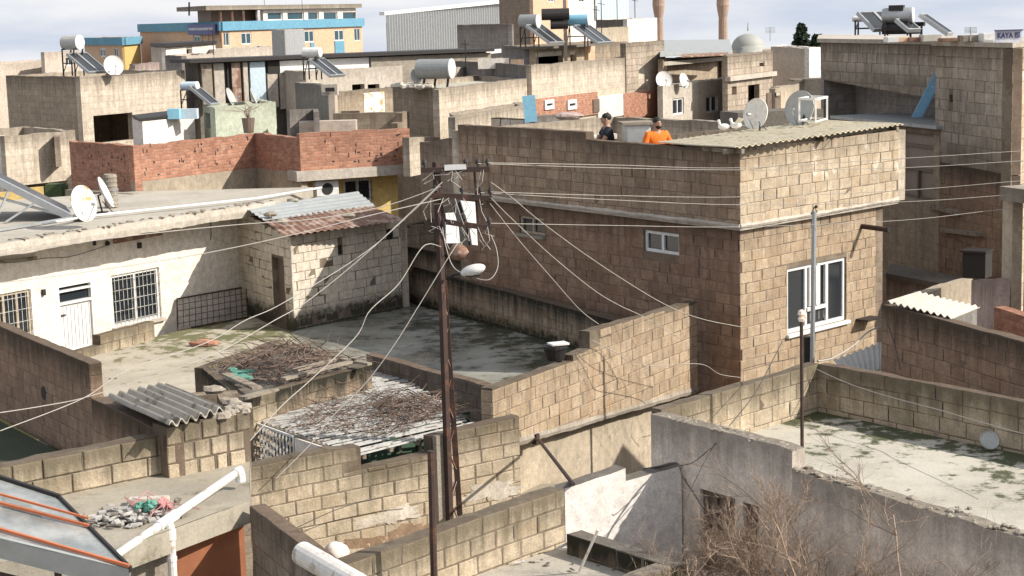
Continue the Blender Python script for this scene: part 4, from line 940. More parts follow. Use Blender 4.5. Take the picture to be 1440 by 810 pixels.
m = MB(); f4 = Face(l2+inb, k1+inb); wall(m, f4, 1.0, [(0, f4.L, ZT2-.5, ZT2-.5)], .2); m.build('lower_wall', M['far_gray'], T)
m = MB(); zc_ = fB.uz(1425, 63)[1]
rp_ = [l2+fC.n*.12, k1+fC.n*.12, l1+fB.n*.1, c1+fB.n*.12+fB2.n*.1, r1+fB2.n*.1, r1+Vector((-1, 7, 0)), l2+Vector((1, 6, 0))]
m.prism(rp_, ZT2-.10, ZT2); m.build('roof', M['conc_l'], T)
m = MB(); m.prism([k1+inb*0+Vector((0, .0, 0)), l1, l1+Vector((.2, .3, 0)), k1+Vector((.2, .3, 0))], 1, ZT2-.11); m.build('side_wall', M['far_gray'], T)
m = MB(); a = l2+inb*.2; m.prism([l2-fC.d*.02, l2+inb*3-fC.d*.02, l2+inb*3+fC.d*.15, l2+fC.d*.15], 5, ZT2-.11); m.build('side_wall', M['far_gray'], T)
# lower room with a metal shelf roof and brown shutters
ra, rb = D(1175, 166, 42.5), D(1322, 178, 37.9); fr_ = Face(ra, rb); zs_ = D(1325, 177, 37.8).z
m = MB(); m.prism([ra+fr_.n*.15, rb+fr_.n*.15+fr_.d*.1, rb+fr_.d*.1-fr_.n*1.5, ra-fr_.n*1.6], zs_-.07, zs_); m.build('shelf_roof', M['sheet_gray'], T)
hd = fr_.hole(1264, 184, 1312, 284); m = MB(); wall(m, fr_, 1.0, [(0, fr_.L, zs_-.07, zs_-.07)], .25, (hd,)); m.build('room_wall', M['far_tan'], T)
sh = window(T, fr_, hd, M['brown_d'], M['brown_p'], xs=(), fw=.06, depth=.1, name='shutter'); m = MB()
Rr = Matrix((fr_.d, fr_.n, Vector((0, 0, 1)))).transposed()
for t_ in (.45, .80): m.box(fr_.pt((hd[0]+hd[1])/2, lerp(hd[2], hd[3], t_+.0), -.085), (hd[1]-hd[0]-.12, .06, .06), M=Rr)
m.box(fr_.pt(lerp(hd[0], hd[1], .5), lerp(hd[2], hd[3], .22), -.082), (.06, .06, (hd[3]-hd[2])*.42), M=Rr); m.build('mullion', M['brown_d'], sh)
m = MB(); a = D(1282, 165, 38.8); b = D(1317, 98, 38.6); e = Vector((.17, -.12, 0)); m.mesh([a, a+e, b+e, b, a+Vector((0, .05, 0)), a+e+Vector((0, .05, 0)), b+e+Vector((0, .05, 0)), b+Vector((0, .05, 0))], [(0, 1, 2, 3), (7, 6, 5, 4), (0, 4, 5, 1), (1, 5, 6, 2), (2, 6, 7, 3), (3, 7, 4, 0)])
m.beam(a+e+Vector((.02, -.02, .01)), b+e+Vector((.02, -.02, 0)), .03)
tag(m.build('blue_board', M['blue_t']), 'long blue board leaning against the tall shaded block house', 'board')
T = thing('stair_ledge', 'gray concrete ledge with a dark crate in the shaded corner of the tall block house', 'ledge', D(1320, 400, 35)); m = MB()
a, b = D(1246, 384, 36.5), D(1392, 400, 33.6); m.prism([a, b, b+Vector((.4, 1.0, 0)), a+Vector((.4, 1.4, 0))], a.z-.1, a.z); m.build('ledge_slab', M['conc_d'], T)
m = MB(); m.prism([a+Vector((.05, .2, 0)), b+Vector((0, .2, 0)), b+Vector((.3, .9, 0)), a+Vector((.3, 1.2, 0))], 1, a.z-.1); m.build('ledge_wall', M['plaster_pink'], T)
q = D(1376, 392, 33.8); m = MB(); m.box(q+Vector((0, .1, .28)), (.46, .4, .5), rz=-.6); o = m.build('crate', M['dark']); tag(o, 'dark crate standing on the gray ledge in the shaded corner', 'crate')
m = MB(); m.box(q+Vector((-.02, .08, .55)), (.52, .46, .04), rz=-.6); m.build('crate_lid', M['steel'], o)
for (x0, y0, x1, y1, lb) in ((1328, 323, 1385, 330, 'lower horizontal concrete beam stub on the shaded house wall'), (1313, 290, 1352, 300, 'upper dark slanting iron stub on the shaded house wall')):
    a = fB.pt(*fB.uz(x0, y0), .05); b = fB.pt(*fB.uz(x1, y1), .05); m = MB(); m.beam(a, b, .09, .09); tag(m.build('beam_stub', M['wood']), lb, 'beam', 'beam stubs on the shaded wall')
# things along that roof
for (x0, y0, x1, y1, Y, mt, lb) in ((1248, 52, 1264, 62, 37.7, 'white', 'white box, leftmost of the row on the roof of the tall block house'), (1264, 53, 1277, 62, 37.8, 'plaster_peach', 'peach box beside the white one under the solar heater'),
        (1278, 53, 1297, 62, 37.7, 'rust_l', 'dark red sheet leaning in the row of things on the tall block house roof'), (1298, 49, 1324, 62, 37.5, 'asb_w', 'wide pale box at the middle of the tall block house roof'),
        (1325, 54, 1352, 60, 36.8, 'rust_l', 'long low rusty sheet on the tall block house roof'), (1353, 50, 1381, 60, 36.2, 'wood', 'dark brown box between the rusty sheet and the white case on the roof'), (1383, 47, 1399, 58, 35.8, 'white', 'white slatted case left of the lettered sign')):
    a, b = D(x0, y0, Y), D(x1, y1, Y); m = MB(); m.box(((a.x+b.x)/2, Y+.2, (a.z+ZT2)/2), (b.x-a.x, .4, a.z-ZT2), bev=.01)
    if x0 == 1383: m.box(((a.x+b.x)/2, Y+.0, lerp(ZT2, a.z, .3)), (b.x-a.x-.04, .02, .03))
    tag(m.build('roof_box', M[mt]), lb, 'box')
# lettered sign
a, b = D(1399.5, 43, 34.9), D(1436, 57, 34.9); T = thing('lettered_sign', 'white sign with dark blue letters standing on the tall block house roof', 'sign', ((a.x+b.x)/2, 34.9, ZT2))
m = MB(); m.box(((a.x+b.x)/2, 34.9, (a.z+ZT2)/2), (b.x-a.x, .06, a.z-ZT2)); m.build('board', M['sign_white'], T)
m = MB(); m.box(((a.x+b.x)/2, 34.86, a.z+.0), (b.x-a.x+.03, .1, .025)); m.build('trim', M['sign_ink'], T)
def text(s, loc, size, mat, parent, w=None, rx=90, rz=0, name='lettering'):
    cu = bpy.data.curves.new(name, 'FONT'); cu.body = s; cu.size = size; cu.align_x = 'CENTER'; cu.align_y = 'CENTER'; cu.extrude = .004; cu.offset = .004
    o = bpy.data.objects.new(name, cu); C.objects.link(o); dg = bpy.context.evaluated_depsgraph_get(); me = bpy.data.meshes.new_from_object(o.evaluated_get(dg)); bpy.data.objects.remove(o)
    xs_ = [v.co.x for v in me.vertices]; k = (w/(max(xs_)-min(xs_))) if w else 1
    for v in me.vertices: v.co.x *= k
    me.materials.clear(); me.materials.append(mat); o = bpy.data.objects.new(name, me); C.objects.link(o); o.parent = parent; o.location = Vector(loc)-OG[parent.name]
    o.rotation_euler = (math.radians(rx), 0, rz); OG[o.name] = OG[parent.name]; return o
text('KAYA ISI', ((a.x+b.x)/2, 34.86, lerp(ZT2, a.z, .56)), .15, M['sign_ink'], T, w=(b.x-a.x)*.86)
T = heater('solar heater with stacked gray tanks on the roof of the tall block house', D(1262, 50, 39.5), -.35, .17, .62, .28, npan=1, tm='galv', pl=.35, pw=.4)
m = MB(); q = D(1262, 40, 39.5); m.lathe(q+Vector((-.3, .02, 0)), (1, -.35, 0), [(0, .001), (0, .13), (.6, .13), (.6, .001)], 14); m.build('lower_tank', M['steel'], T)
m = MB(); q = D(1261, 11, 39.5); m.box(q, (.32, .3, .12)); m.build('float_box', M['steel'], T)
heater('second solar heater with gray collectors left of the tanks on the tall block house roof', D(1222, 49, 40.5), -.35, .07, .7, .30, npan=2, tm='white', pl=.62, pw=.4, pr=50)
heater('third solar collector at the right of the stacked tanks on the tall block house roof', D(1288, 56, 39.8), -.2, .05, .3, .30, npan=1, tm='steel', pl=.7, pw=.5, pr=75)

# ================================================================== white house and shed on the left
a0, a1 = P(0, 353, 5.7), P(347, 298, 5.7); A = a1+(a0-a1)*1.35; fh = Face(A, a1)
T = thing('white_house', 'low white plastered house with barred windows and a white metal door on the left', 'house', (a0.x, a0.y, 3.4))
a = fh.uz(156, 388); b = fh.uz(224, 383); zlo = fh.uz(159, 461)[1]; hw2 = (a[0], b[0], zlo, max(a[1], b[1]))
a = fh.uz(-14, 410); b = fh.uz(43, 406); hw1 = (a[0], b[0], fh.uz(43, 475)[1], b[1])
a = fh.uz(80, 402); b = fh.uz(130, 397); hd = (a[0], b[0], 3.42, a[1])
m = MB(); wall(m, fh, 2.5, [(0, fh.L, 5.75, 5.75)], .25, (hw1, hw2, hd)); m.build('wall', M['plaster_w'], T)
def grille(fc, h, parent, nv, nh, mat='slat', out=.03, r=.0065):
    g_ = MB(); u0, u1, z0, z1 = h
    for i in range(nv): u = lerp(u0, u1, (i+.5)/nv); g_.tube([fc.pt(u, z0, out), fc.pt(u, z1, out)], r, 4)
    for i in range(nh): z = lerp(z0, z1, (i+.5)/nh); g_.tube([fc.pt(u0, z, out+.012), fc.pt(u1, z, out+.012)], r, 4)
    return g_.build('grille', M[mat], parent)
w1 = window(T, fh, hw1, M['plaster_b'], M['glassd'], 3, 1, fw=.06, sill=M['conc_l']); grille(fh, hw1, w1, 9, 4)
w2 = window(T, fh, hw2, M['white'], M['glassd'], 2, 1, fw=.06, sill=M['conc_l']); grille(fh, hw2, w2, 12, 5)
d = MB(); Rh = Matrix((fh.d, fh.n, Vector((0, 0, 1)))).transposed(); u0, u1, z0, z1 = hd; ztr = z1-.42
d.box(fh.pt((u0+u1)/2, (z0+ztr)/2, -.09), (u1-u0-.08, .05, ztr-z0), M=Rh)
for i in range(9): d.box(fh.pt(lerp(u0+.08, u1-.08, i/8), (z0+ztr)/2, -.06), (.02, .02, ztr-z0-.1), M=Rh)
do = d.build('door', M['white'], T); d = MB()
for (ua, ub, za, zb) in ((u0, u0+.05, z0, z1), (u1-.05, u1, z0, z1), (u0+.05, u1-.05, z1-.05, z1), (u0+.05, u1-.05, ztr, ztr+.05), (u0+.05, u1-.05, z1-.16, z1-.12)): d.box(fh.pt((ua+ub)/2, (za+zb)/2, -.05), (ub-ua, .09, zb-za), M=Rh)
d.build('door_frame', M['white'], do); d = MB(); d.box(fh.pt((u0+u1)/2, (ztr+z1)/2, -.1), (u1-u0-.1, .02, z1-ztr-.1), M=Rh); d.build('fanlight', M['glassd'], do)
d = MB(); d.box(fh.pt(u0+.16, z0+.75, -.045), (.12, .03, .03), M=Rh); d.build('handle', M['steel'], do)
# roof slab
FLp = fh.pt(0, 0, .85); FRp = fh.pt(fh.L, 0, .85)
rp2 = [FLp, FRp, P(440, 262, 6.0), P(187, 268, 6.0), P(-120, 290, 6.0)]
m = MB(); m.prism([(p.x, p.y) for p in rp2], 5.74, 5.98); m.build('roof', M['roof_c'], T)
ff_ = Face((FLp.x, FLp.y, 0), (FRp.x, FRp.y, 0)); m = MB()
strip(m, ff_, 5.73, 5.975, .03, .06, .03); 
m.build('eaves', M['conc_l'], T)
m = MB()
for i in range(90):
    u = rnd.uniform(0, ff_.L); m.ball(ff_.pt(u, 5.995, rnd.uniform(-.25, .03)), rnd.uniform(.02, .05), 6, jit=.5, sc=(1.6, 1, .5))
m.build('loose_mortar', M['conc'], T)
m = MB(); m.tube([P(60, 315, 6.06), P(133, 303, 6.06), P(360, 279, 6.06), P(452, 264, 6.04)], .028, 8); tag(m.build('roof_pipe', M['white']), 'long white pipe lying along the front edge of the white house roof', 'pipe')
m = MB(); a = fh.pt(*fh.uz(158, 339), .06); b = fh.pt(*fh.uz(224, 327), .06); m.beam(a, b, .07, .1); tag(m.build('beam_stub', M['rust_l']), 'rusty beam fixed high on the white house wall under the eaves', 'beam')
m = MB(); a = fh.pt(*fh.uz(-10, 368), .05); b = fh.pt(*fh.uz(49, 362), .05); m.beam(a, b, .04, .05); tag(m.build('beam_stub', M['wood']), 'thin greenish strip fixed at the left end of the white house wall', 'beam')
m = MB(); q = fh.uz(150, 342); m.lathe(fh.pt(*q, 0), fh.n, [(0, .05), (.05, .05), (.05, .001)], 12); q = fh.uz(132, 342); m.box(fh.pt(*q, .02), (.06, .04, .09), M=Rh); q = fh.uz(195, 345); m.box(fh.pt(*q, .02), (.1, .05, .12), M=Rh); q = fh.uz(60, 411); m.box(fh.pt(*q, .03), (.07, .06, .12), M=Rh)
m.build('junction_box', M['steel'], T)
m = MB(); 
def wallwire(fc, pts, r=.006, off=.02): 
    m = MB(); m.tube([fc.pt(*fc.uz(*p), off) for p in pts], r, 4, cap=False); return m
mm2 = MB(); mm2.tube([fh.pt(*fh.uz(*p), .02) for p in ((0, 370), (30, 368), (60, 363), (90, 362), (110, 358), (150, 345))], .006, 4)
mm2.tube([fh.pt(*fh.uz(*p), .02) for p in ((295, 302), (296, 330), (295, 338))], .008, 4); mm2.build('wall_cable', M['wire_d'], T)
yard = slab('yard_floor', [P(-60, 560, 3.4), P(100, 503, 3.4), P(347, 441, 3.4), P(408, 469, 3.4), P(470, 522, 3.4), P(345, 600, 3.4), P(130, 640, 3.4), P(128, 556, 3.4)], 3.395, 0, 'yard', (P(225, 470, 3.4), P(410, 466, 3.4))); struct(yard)
m = MB(); q = P(288, 486, 3.4); m.ball(q+Vector((0, 0, .05)), .25, 10, sc=(1.3, .7, .35), jit=.2); tag(m.build('sandbag', M['redbrick']), 'small reddish lump lying on the mossy yard before the white house', 'stone')
# low stepped wall in front of the door
A, B = P(107, 497, 3.55), P(217, 462, 3.62); f = Face(A, B); sg2 = [(0, f.L*.3, 3.58, 3.58), (f.L*.3, f.L, 3.78, 3.78)]
block_wall('low_wall', 'low stepped block wall on the yard in front of the white metal door', 'wall', A, B, 3.35, 'blk_yel', segs=sg2, zref=3.78)
# leaning rusty bed grid
T = thing('bed_frame', 'rusty bed base grid leaning against the white house wall', 'bed base', P(300, 455, 3.4)); a, b, c, dd_ = P(250, 464, 3.42), P(349, 446, 3.42), None, None
c = fh.pt(*fh.uz(344, 403), .06); dd_ = fh.pt(*fh.uz(246, 420), .06); m = MB()
for p_, q_ in ((a, b), (b, c), (c, dd_), (dd_, a)): m.tube([p_, q_], .018, 6)
m.build('frame', M['rust'], T); m = MB()
for i in range(1, 12): m.tube([lerp(a, b, i/12), lerp(dd_, c, i/12)], .007, 4)
for i in range(1, 5): m.tube([lerp(a, dd_, i/5), lerp(b, c, i/5)], .007, 4)
m.build('mesh', M['rust'], T)
# shed
SC = P(408, 331, 5.48); SL = P(347, 441, 3.4); SR = P(562, 307, 5.48); fsl, fsr = Face(SL, SC), Face(SC, SR)
T = thing('yard_shed', 'whitewashed block shed with a dark wooden door and patched sheet roof in the yard', 'shed', (SC.x, SC.y, 3.4))
hd = fsl.hole(382, 362, 403, 455); hd = (hd[0], hd[1], 3.42, fsl.uz(392, 363)[1])
tS = trim(SL, SC, SR); tS2 = trim(SC, SR, SR+(SL-SC)); skin2('wall', fsl, 3.35, [(0, fsl.L, 5.78, 5.46)], (hd,), 'blk_white', 'mortar', T, cut1=tS, flush=.002)
hh = (fsr.hole(475, 345, 482, 357), fsr.hole(543, 323, 553, 336)); skin2('wall', fsr, 3.35, [(0, fsr.L, 5.46, 5.46)], hh, 'blk_white', 'mortar', T, cut0=tS, flush=.002)
m = MB()
for q_ in hh: m = MB(); darkback(m, fsr, q_, .03); m.build('hole_shade', M['black'], T)  # black sheet just inside each hole gives its shade
m = MB(); m.box(fsl.pt((hd[0]+hd[1])/2, (hd[2]+hd[3])/2, -.16), (hd[1]-hd[0], .05, hd[3]-hd[2]), M=Matrix((fsl.d, fsl.n, Vector((0, 0, 1)))).transposed()); m.build('door', M['brown_d'], T)
SBk = SL+SR-SC; m = MB(); f = Face(SL, SBk); wall(m, f, 3.35, [(0, f.L, 5.75, 5.7)], .2); f = Face(SR, SBk); wall(m, f, 3.35, [(.06, f.L, 5.4, 5.7)], .2); m.build('wall', M['far_pale'], T)
m = MB(); cS = (SL+SR)/2; m.prism([lerp(q_, cS, .2) for q_ in (SL, SC, SR, SBk)], 3.45, 5.3); m.build('dark_fill', M['dark'], T)  # dark fill added so the wall holes read black and pass no light
m = MB(); m.prism([lerp(SL, SR, .06), lerp(SC, SBk, .12), lerp(SR, SL, .06), lerp(SBk, SC, .08)], 4.6, 4.7); m.build('light_stop', M['dark'], T)  # added sheet that keeps sunlight from passing through the shed
m = MB(); corr(m, P(345, 292, 5.92), P(372, 310, 5.74), P(528, 290, 5.74), P(503, 269, 5.92), 5, .013, .006); m.build('upper_sheet', M['sheet_gray'], T)
m = MB(); corr(m, P(366, 306, 5.76), P(520, 290, 5.76), P(572, 309, 5.54), P(400, 332, 5.53), 18, .016, .006); m.build('rusty_sheet', M['rust_l'], T)
m = MB()
for (x, y, z) in ((398, 311, 5.74), (490, 303, 5.74), (411, 282, 5.9), (380, 301, 5.82)): m = MB(); m.ball(P(x, y, z+.03), .13, 8, jit=.4, sc=(1.2, .8, .5)); m.build('weight_stone', M['conc'], T)
# dishes and chimney, collector rack on the white house roof
dish('rusty-spotted white satellite dish facing the viewer on the white house roof', P(118, 286, 6.48), (.86, -.42, .2), .37, 'dish_rust', P(112, 310, 6.0))
dish('thin white satellite dish seen nearly edge-on beside the round chimney', P(149, 270, 6.5), (.97, .10, .42), .35, 'dishm', P(144, 299, 6.0))
q = P(157, 291, 6.0); m = MB(); pr = [(0, .15)]
for i in range(14): pr += [(.05*i+.02, .15+.012*(i % 2)), (.05*i+.05, .15)]
m.lathe(q, (0, 0, 1), pr+[(.74, .13), (.6, .001)], 16); tag(m.build('round_chimney', M['conc']), 'round ribbed concrete chimney stub on the white house roof', 'chimney')
T = thing('solar_collector', 'tilted solar collector frame entering from the left edge on the white house roof', 'solar panel', P(60, 315, 6.0))
b0 = P(100, 306, 6.05); sh_ = Vector((-.62, 2.0, 0)); b1_ = b0+sh_; tA = D(-4, 254, b0.y+.1); tA = tA+(tA-b0)*.5; tB = tA+sh_
m = MB(); nn = (b1_-b0).cross(tA-b0).normalized()*.05; vs = [b0, b1_, tB, tA]; m.mesh([v+nn for v in vs]+[v-nn for v in vs], [(0, 1, 2, 3), (7, 6, 5, 4), (0, 4, 5, 1), (1, 5, 6, 2), (2, 6, 7, 3), (3, 7, 4, 0)]); m.build('panel', M['panel'], T)
m = MB(); m.beam(b0, tA, .1, .14); m.beam(b1_, b0, .08, .1); m.beam(tA, tB, .08, .1); m.build('frame', M['galv'], T)
m = MB(); dz_ = Vector((0, 0, .22)); m.beam(lerp(b0, tA, .12)-dz_*.3, lerp(b0, tA, .9)-dz_*2.2, .05); m.beam(b0, P(-40, 330, 6.02), .06, .05)
for t_ in (.3, .55): m.beam(lerp(b0, tA, t_), P(-10+60*(.6-t_), 312, 6.02), .04)
m.build('strut', M['galv'], T)

# ================================================================== left foreground walls
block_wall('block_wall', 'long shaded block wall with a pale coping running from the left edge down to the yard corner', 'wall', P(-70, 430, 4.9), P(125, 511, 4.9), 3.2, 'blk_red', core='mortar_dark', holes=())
m = MB(); q = P(62, 552, 4.3); fx = Face(P(-70, 430, 4.9), P(125, 511, 4.9)); a = fx.uz(62, 553); m.lathe(fx.pt(*a, .0), fx.n, [(0, .001), (.015, .001), (.015, .11), (.0, .13)], 14)
tag(m.build('window_hole_shade', M['black']), 'dark oval disc for the shade in a window hole of the long shaded wall at the left', 'vent')  # black disc stands for the shade inside a window hole
struct(slab('green_pit', [P(-120, 640, 3.3), P(-90, 590, 3.3), P(0, 592, 3.3), P(130, 660, 3.3), P(240, 700, 3.3), P(60, 740, 3.3), P(-100, 760, 3.3)], 3.3, 0, 'green_floor'))
Aw, Bw = P(0, 657, 5.52), P(231, 612, 5.52); Aw = Bw+(Aw-Bw)*1.4
block_wall('block_wall', 'low wall of big pale blocks at the left front, joining the small shed', 'wall', Aw, Bw, 4.9, 'blk_yel', bl=.45, ch=.215, gap=.016, out=.018)
PA_, PB_ = P(233, 600, 5.66), P(350, 578, 5.66)
T, fs_ = block_wall('small_shed', 'small rough block shed with a gray corrugated sheet roof in the left front', 'shed', PA_, PB_, 5.0, 'blk_yel', t=.3, bl=.22, ch=.21, gap=.022, out=.016, ends=())
pk = P(128, 557, 5.6); f = Face(PA_, pk); m = MB(); wall(m, f, 3.2, [(0, f.L, 5.58, 5.58)], .2); b = MB(); blocks(b, f, 3.2, [(0, f.L, 5.58, 5.58)])
k = len(m.v); m.v += b.v; m.f += [tuple(i+k for i in f_) for f_ in b.f]; m.uv += b.uv; m.dr += b.dr; m.mi += [2 if q == 9 else 1 for q in b.mi]; m.build('side_wall', [M['mortar_dark'], M['blk_red'], M['dark']], T)
pk2 = Vector((PB_.x*1.09-.12, PB_.y*1.09, 0)); m = MB(); dl_ = (PA_-PB_).normalized()*.3; f = Face(PB_+dl_+Vector((0, .2, 0)), pk2+dl_); wall(m, f, 3.2, [(0, f.L, 5.55, 5.55)], .2); f = Face(pk, pk2); wall(m, f, 3.2, [(0, f.L, 5.5, 5.5)], .2); m.build('wall', M['far_tan'], T)
m = MB(); corr(m, P(152, 557, 5.72), P(233, 538, 5.72), P(318, 573, 5.74), P(238, 596, 5.76), 6, .035, .02); m.build('corrugated_roof', M['asb'], T)
m = MB()
for i in range(40): u = rnd.uniform(.6, fs_.L); m.ball(fs_.pt(u, 5.67, -rnd.uniform(0, .3)), rnd.uniform(.03, .08), 7, jit=.5, sc=(1.3, 1, .6))
for (x, y) in ((300, 548), (325, 566), (341, 572)): m.ball(P(x, y, 5.66), .1, 8, jit=.4, sc=(1.4, 1, .6))
m.build('mortar_lumps', M['conc'], T)
# concrete slab roof
sp4 = [P(-80, 800, 5.08), P(166, 772, 5.08), P(351, 704, 5.08), P(352, 640, 5.08), P(233, 640, 5.08), P(-80, 705, 5.08)]
sl = slab('concrete_roof', sp4, 5.08, 4.84, 'conc_d'); sl.data.materials[0] = M['roof_s'] if 'roof_s' in M else floormat('slab_roof', (.36, .32, .25), (.28, .25, .195), edge=0, thr=.72, moss=(.09, .085, .035), dark=(.19, .165, .12)); tag(sl, 'stained concrete roof slab with rubbish on it at the left front', 'roof')
T = thing('slab_room', 'front of the low room under the concrete slab with an orange painted wall', 'room', P(250, 800, 3.6))
fo = Face(P(232, 747, 5.0), P(351, 704, 5.08)); m = MB(); o1 = fo.pt(.15, 0, -.12); o2 = fo.pt(fo.L, 0, -.12)
fo2 = Face(o1, o2); wall(m, fo2, 3, [(0, fo2.L, 4.84, 4.84)], .1, jit=0); m.build('orange_wall', M['orange'], T)
m = MB(); m.prism([fo.pt(-.42, 0, -.02), fo.pt(.13, 0, -.02), fo.pt(.13, 0, -.35), fo.pt(-.42, 0, -.35)], 3, 4.84); m.build('pillar', M['conc'], T)
m = MB(); m.prism([P(-80, 800, 5.08), fo.pt(-.5, 0, -.4), fo.pt(-.5, 0, -1.2), P(-80, 705, 5.08)], 3, 4.84); m.build('side_room', M['conc_d'], T)
A, B = P(352, 711, 5.06), P(436, 776, 5.06); B = A+(B-A)*1.3
block_wall('block_wall', 'short wall with a rough top beside the orange wall, leading to the pale drain pipe', 'wall', A, B, 3.2, 'blk_gray', core='mortar_dark', t=.16)
# drain pipes
T = thing('drain_pipe', 'white plastic drain pipe crossing the concrete slab with a downpipe and elbow', 'pipe', P(230, 745, 5.0))
e0, e1 = P(150, 790, 5.02), P(334, 664, 5.28); m = MB(); m.tube([e0, e1], .045, 12); m.build('pipe', M['pvc'], T, smooth=True)
m = MB(); j_ = lerp(e0, e1, .43); dj = (e1-e0).normalized(); m.tube([j_-dj*.16, j_-dj*.15, j_+dj*.15, j_+dj*.16], .056, 12); m.tube([e1-dj*.05, e1+dj*.04, e1+dj*.05+Vector((0, 0, -.05)), e1+dj*.05+Vector((0, 0, -.12))], .055, 12); m.build('joint', M['white'], T)
jd = j_+Vector((.05, -.06, 0)); m = MB(); m.tube([j_, jd+Vector((0, -.04, -.04)), jd+Vector((0, -.05, -.12)), jd+Vector((0, -.05, -1.3))], .045, 12); m.build('downpipe', M['pvc'], T)
m = MB(); m.tube([jd+Vector((0, -.05, -.06)), jd+Vector((0, -.05, -.16))], .056, 12); m.tube([jd+Vector((0, -.05, -.34)), jd+Vector((0, -.05, -.38))], .052, 12); m.build('collar', M['white'], T)
A, B = D(425, 778, 15.9), D(505, 824, 15.1); m = MB(); pts = [lerp(A, B, i/8) for i in range(9)]; m.tube(pts, .115, 18); T = m.build('large_drain_pipe', M['pvc']); tag(T, 'thick whitish drain pipe with dark scribbles at the bottom edge', 'pipe')
m = MB(); da = (B-A).normalized()
for k_ in range(5):
    c_ = lerp(A, B, .1+.2*k_); n0 = Vector((0, -.55, .83)); pts = []
    for i in range(9): th = -1.2+2.4*i/8+.3*math.sin(k_*3); nn2 = (Matrix.Rotation(th, 3, da)@n0); pts.append(c_+nn2*.117+da*(.05*math.sin(i*1.3+k_*2)))
    m.tube(pts, .006, 4)
m.build('scribble', M['wire_d'], T)
q = D(474, 790, 16.6); m = MB(); m.ball(q+Vector((0, 0, .07)), .12, 14, sc=(1.1, 1, 1.15), jit=.15); tag(m.build('plastic_bucket', M['bucket'], smooth=True), 'crushed white and orange plastic bucket behind the thick drain pipe', 'bucket')
# rubbish
q = P(178, 728, 5.1); T = thing('rubbish_heap', 'heap of pale rubble and coloured rags on the concrete slab beside the drain pipe', 'rubbish', q); m = MB()
for i in range(120):
    x, y = rnd.gauss(0, .17), rnd.gauss(0, .14); m.box(q+Vector((x, y, rnd.uniform(.0, .08))), (rnd.uniform(.03, .14), rnd.uniform(.02, .08), rnd.uniform(.005, .035)), M=Matrix.Rotation(rnd.uniform(0, 3), 3, 'Z')@Matrix.Rotation(rnd.uniform(-.5, .5), 3, 'X'), bev=.006)
m.build('rubble', M['rubble'], T)
for nm, mt, dx, dy in (('green_rag', 'teal', .17, .0), ('red_rag', 'pink', .38, .12)):
    m = MB()
    for i in range(6): m.ball(q+Vector((dx+rnd.gauss(0, .05), dy+rnd.gauss(0, .04), .08+rnd.uniform(0, .05))), rnd.uniform(.03, .06), 8, jit=.7)
    m.build(nm, M[mt], T)
m = MB()
for i in range(10):
    p0 = q+Vector((rnd.uniform(-.1, .5), rnd.uniform(-.1, .4), .03)); m.tube([p0, p0+Vector((rnd.uniform(-.2, .2), rnd.uniform(-.2, .2), rnd.uniform(.02, .12))), p0+Vector((rnd.uniform(-.3, .3), rnd.uniform(-.3, .3), .02))], .006, 4)
m.build('string', M['pink'], T)
m = MB()
for i in range(14): m.ball(q+Vector((rnd.gauss(.3, .3), rnd.gauss(0, .2), .02)), rnd.uniform(.02, .05), 6, jit=.5)
m.build('dirt_clod', M['conc_d'], T)
q = P(209, 704, 5.12); m = MB(); m.box(q, (.42, .13, .07), rz=.05, bev=.01); tag(m.build('foam_bar', M['asb_w']), 'pale foam bar lying behind the rubbish heap on the slab', 'foam bar')
# glazed panel at the lower left (near)
def D2(x, y, Y): return D(x, y, Y)
T = thing('glazed_collector', 'old glazed solar collector with orange painted frames in the lower left corner', 'solar collector', D(60, 800, 11))
ga, gb, gc, gd = D(-90, 644, 12.6), D(83, 700, 12.2), D(184, 801, 11.2), D(-90, 735, 11.4)
ge = D(-90, 700, 11.8)
m = MB(); gm, gt, gbs = newmat('dusty_glass')
gbs.inputs['Base Color'].default_value = (.42, .44, .42, 1); gbs.inputs['Roughness'].default_value = .45; gbs.inputs['Transmission Weight'].default_value = .25
nzz = noise_(gt, N(gt, 'ShaderNodeNewGeometry').outputs['Position'], 3, 5, .7); gt.links.new(ramp(gt, nzz, .35, .65, (.16, .175, .165), (.38, .39, .36)), gbs.inputs['Base Color'])
def sheet(m, vs, th):
    vs = [Vector(v) for v in vs]; n = (vs[1]-vs[0]).cross(vs[-1]-vs[0]).normalized()*th; k = len(vs)
    m.mesh(vs+[v+n for v in vs], [tuple(range(k)), tuple(range(2*k-1, k-1, -1))]+[(i, i+k, (i+1) % k+k, (i+1) % k) for i in range(k)])
sheet(m, [ga, gb, gc, gd], .01); m.build('glazing', gm, T)
m = MB(); m.beam(ga, gb, .03, .05); m.beam(gb, gc, .02, .04); m.build('edge_frame', M['steel'], T)
m = MB(); r1a, r1b = lerp(ga, gd, .50), lerp(gb, gc, .44); r2a, r2b = lerp(ga, gd, .86), lerp(gb, gc, .985)
for a, b in ((r1a, r1b), (r2a, r2b)): m.beam(a+Vector((0, -.01, .02)), b+Vector((0, -.01, .02)), .022, .02); 
m.beam(r1a+Vector((0, -.0, .09)), r1b+Vector((0, 0, .07)), .015, .015); m.build('glazing_bar', M['orange_f'], T)
m = MB(); sheet(m, [gd, gc, gc+Vector((-.05, .05, -.16)), gd+Vector((0, .05, -.16))], .02); m.build('side_panel', M['sheet_gray'], T)
m = MB(); m.beam(gd+Vector((0, .1, -.3)), gc+Vector((-.25, .1, -.22)), .03, .02); m.beam(gc+Vector((-.15, 0, -.1)), gc+Vector((-.15, .1, -2)), .05); m.beam(lerp(gc, gd, .4)+Vector((0, .1, -.1)), lerp(gc, gd, .4)+Vector((0, .1, -2)), .04); m.build('stand', M['rust'], T)
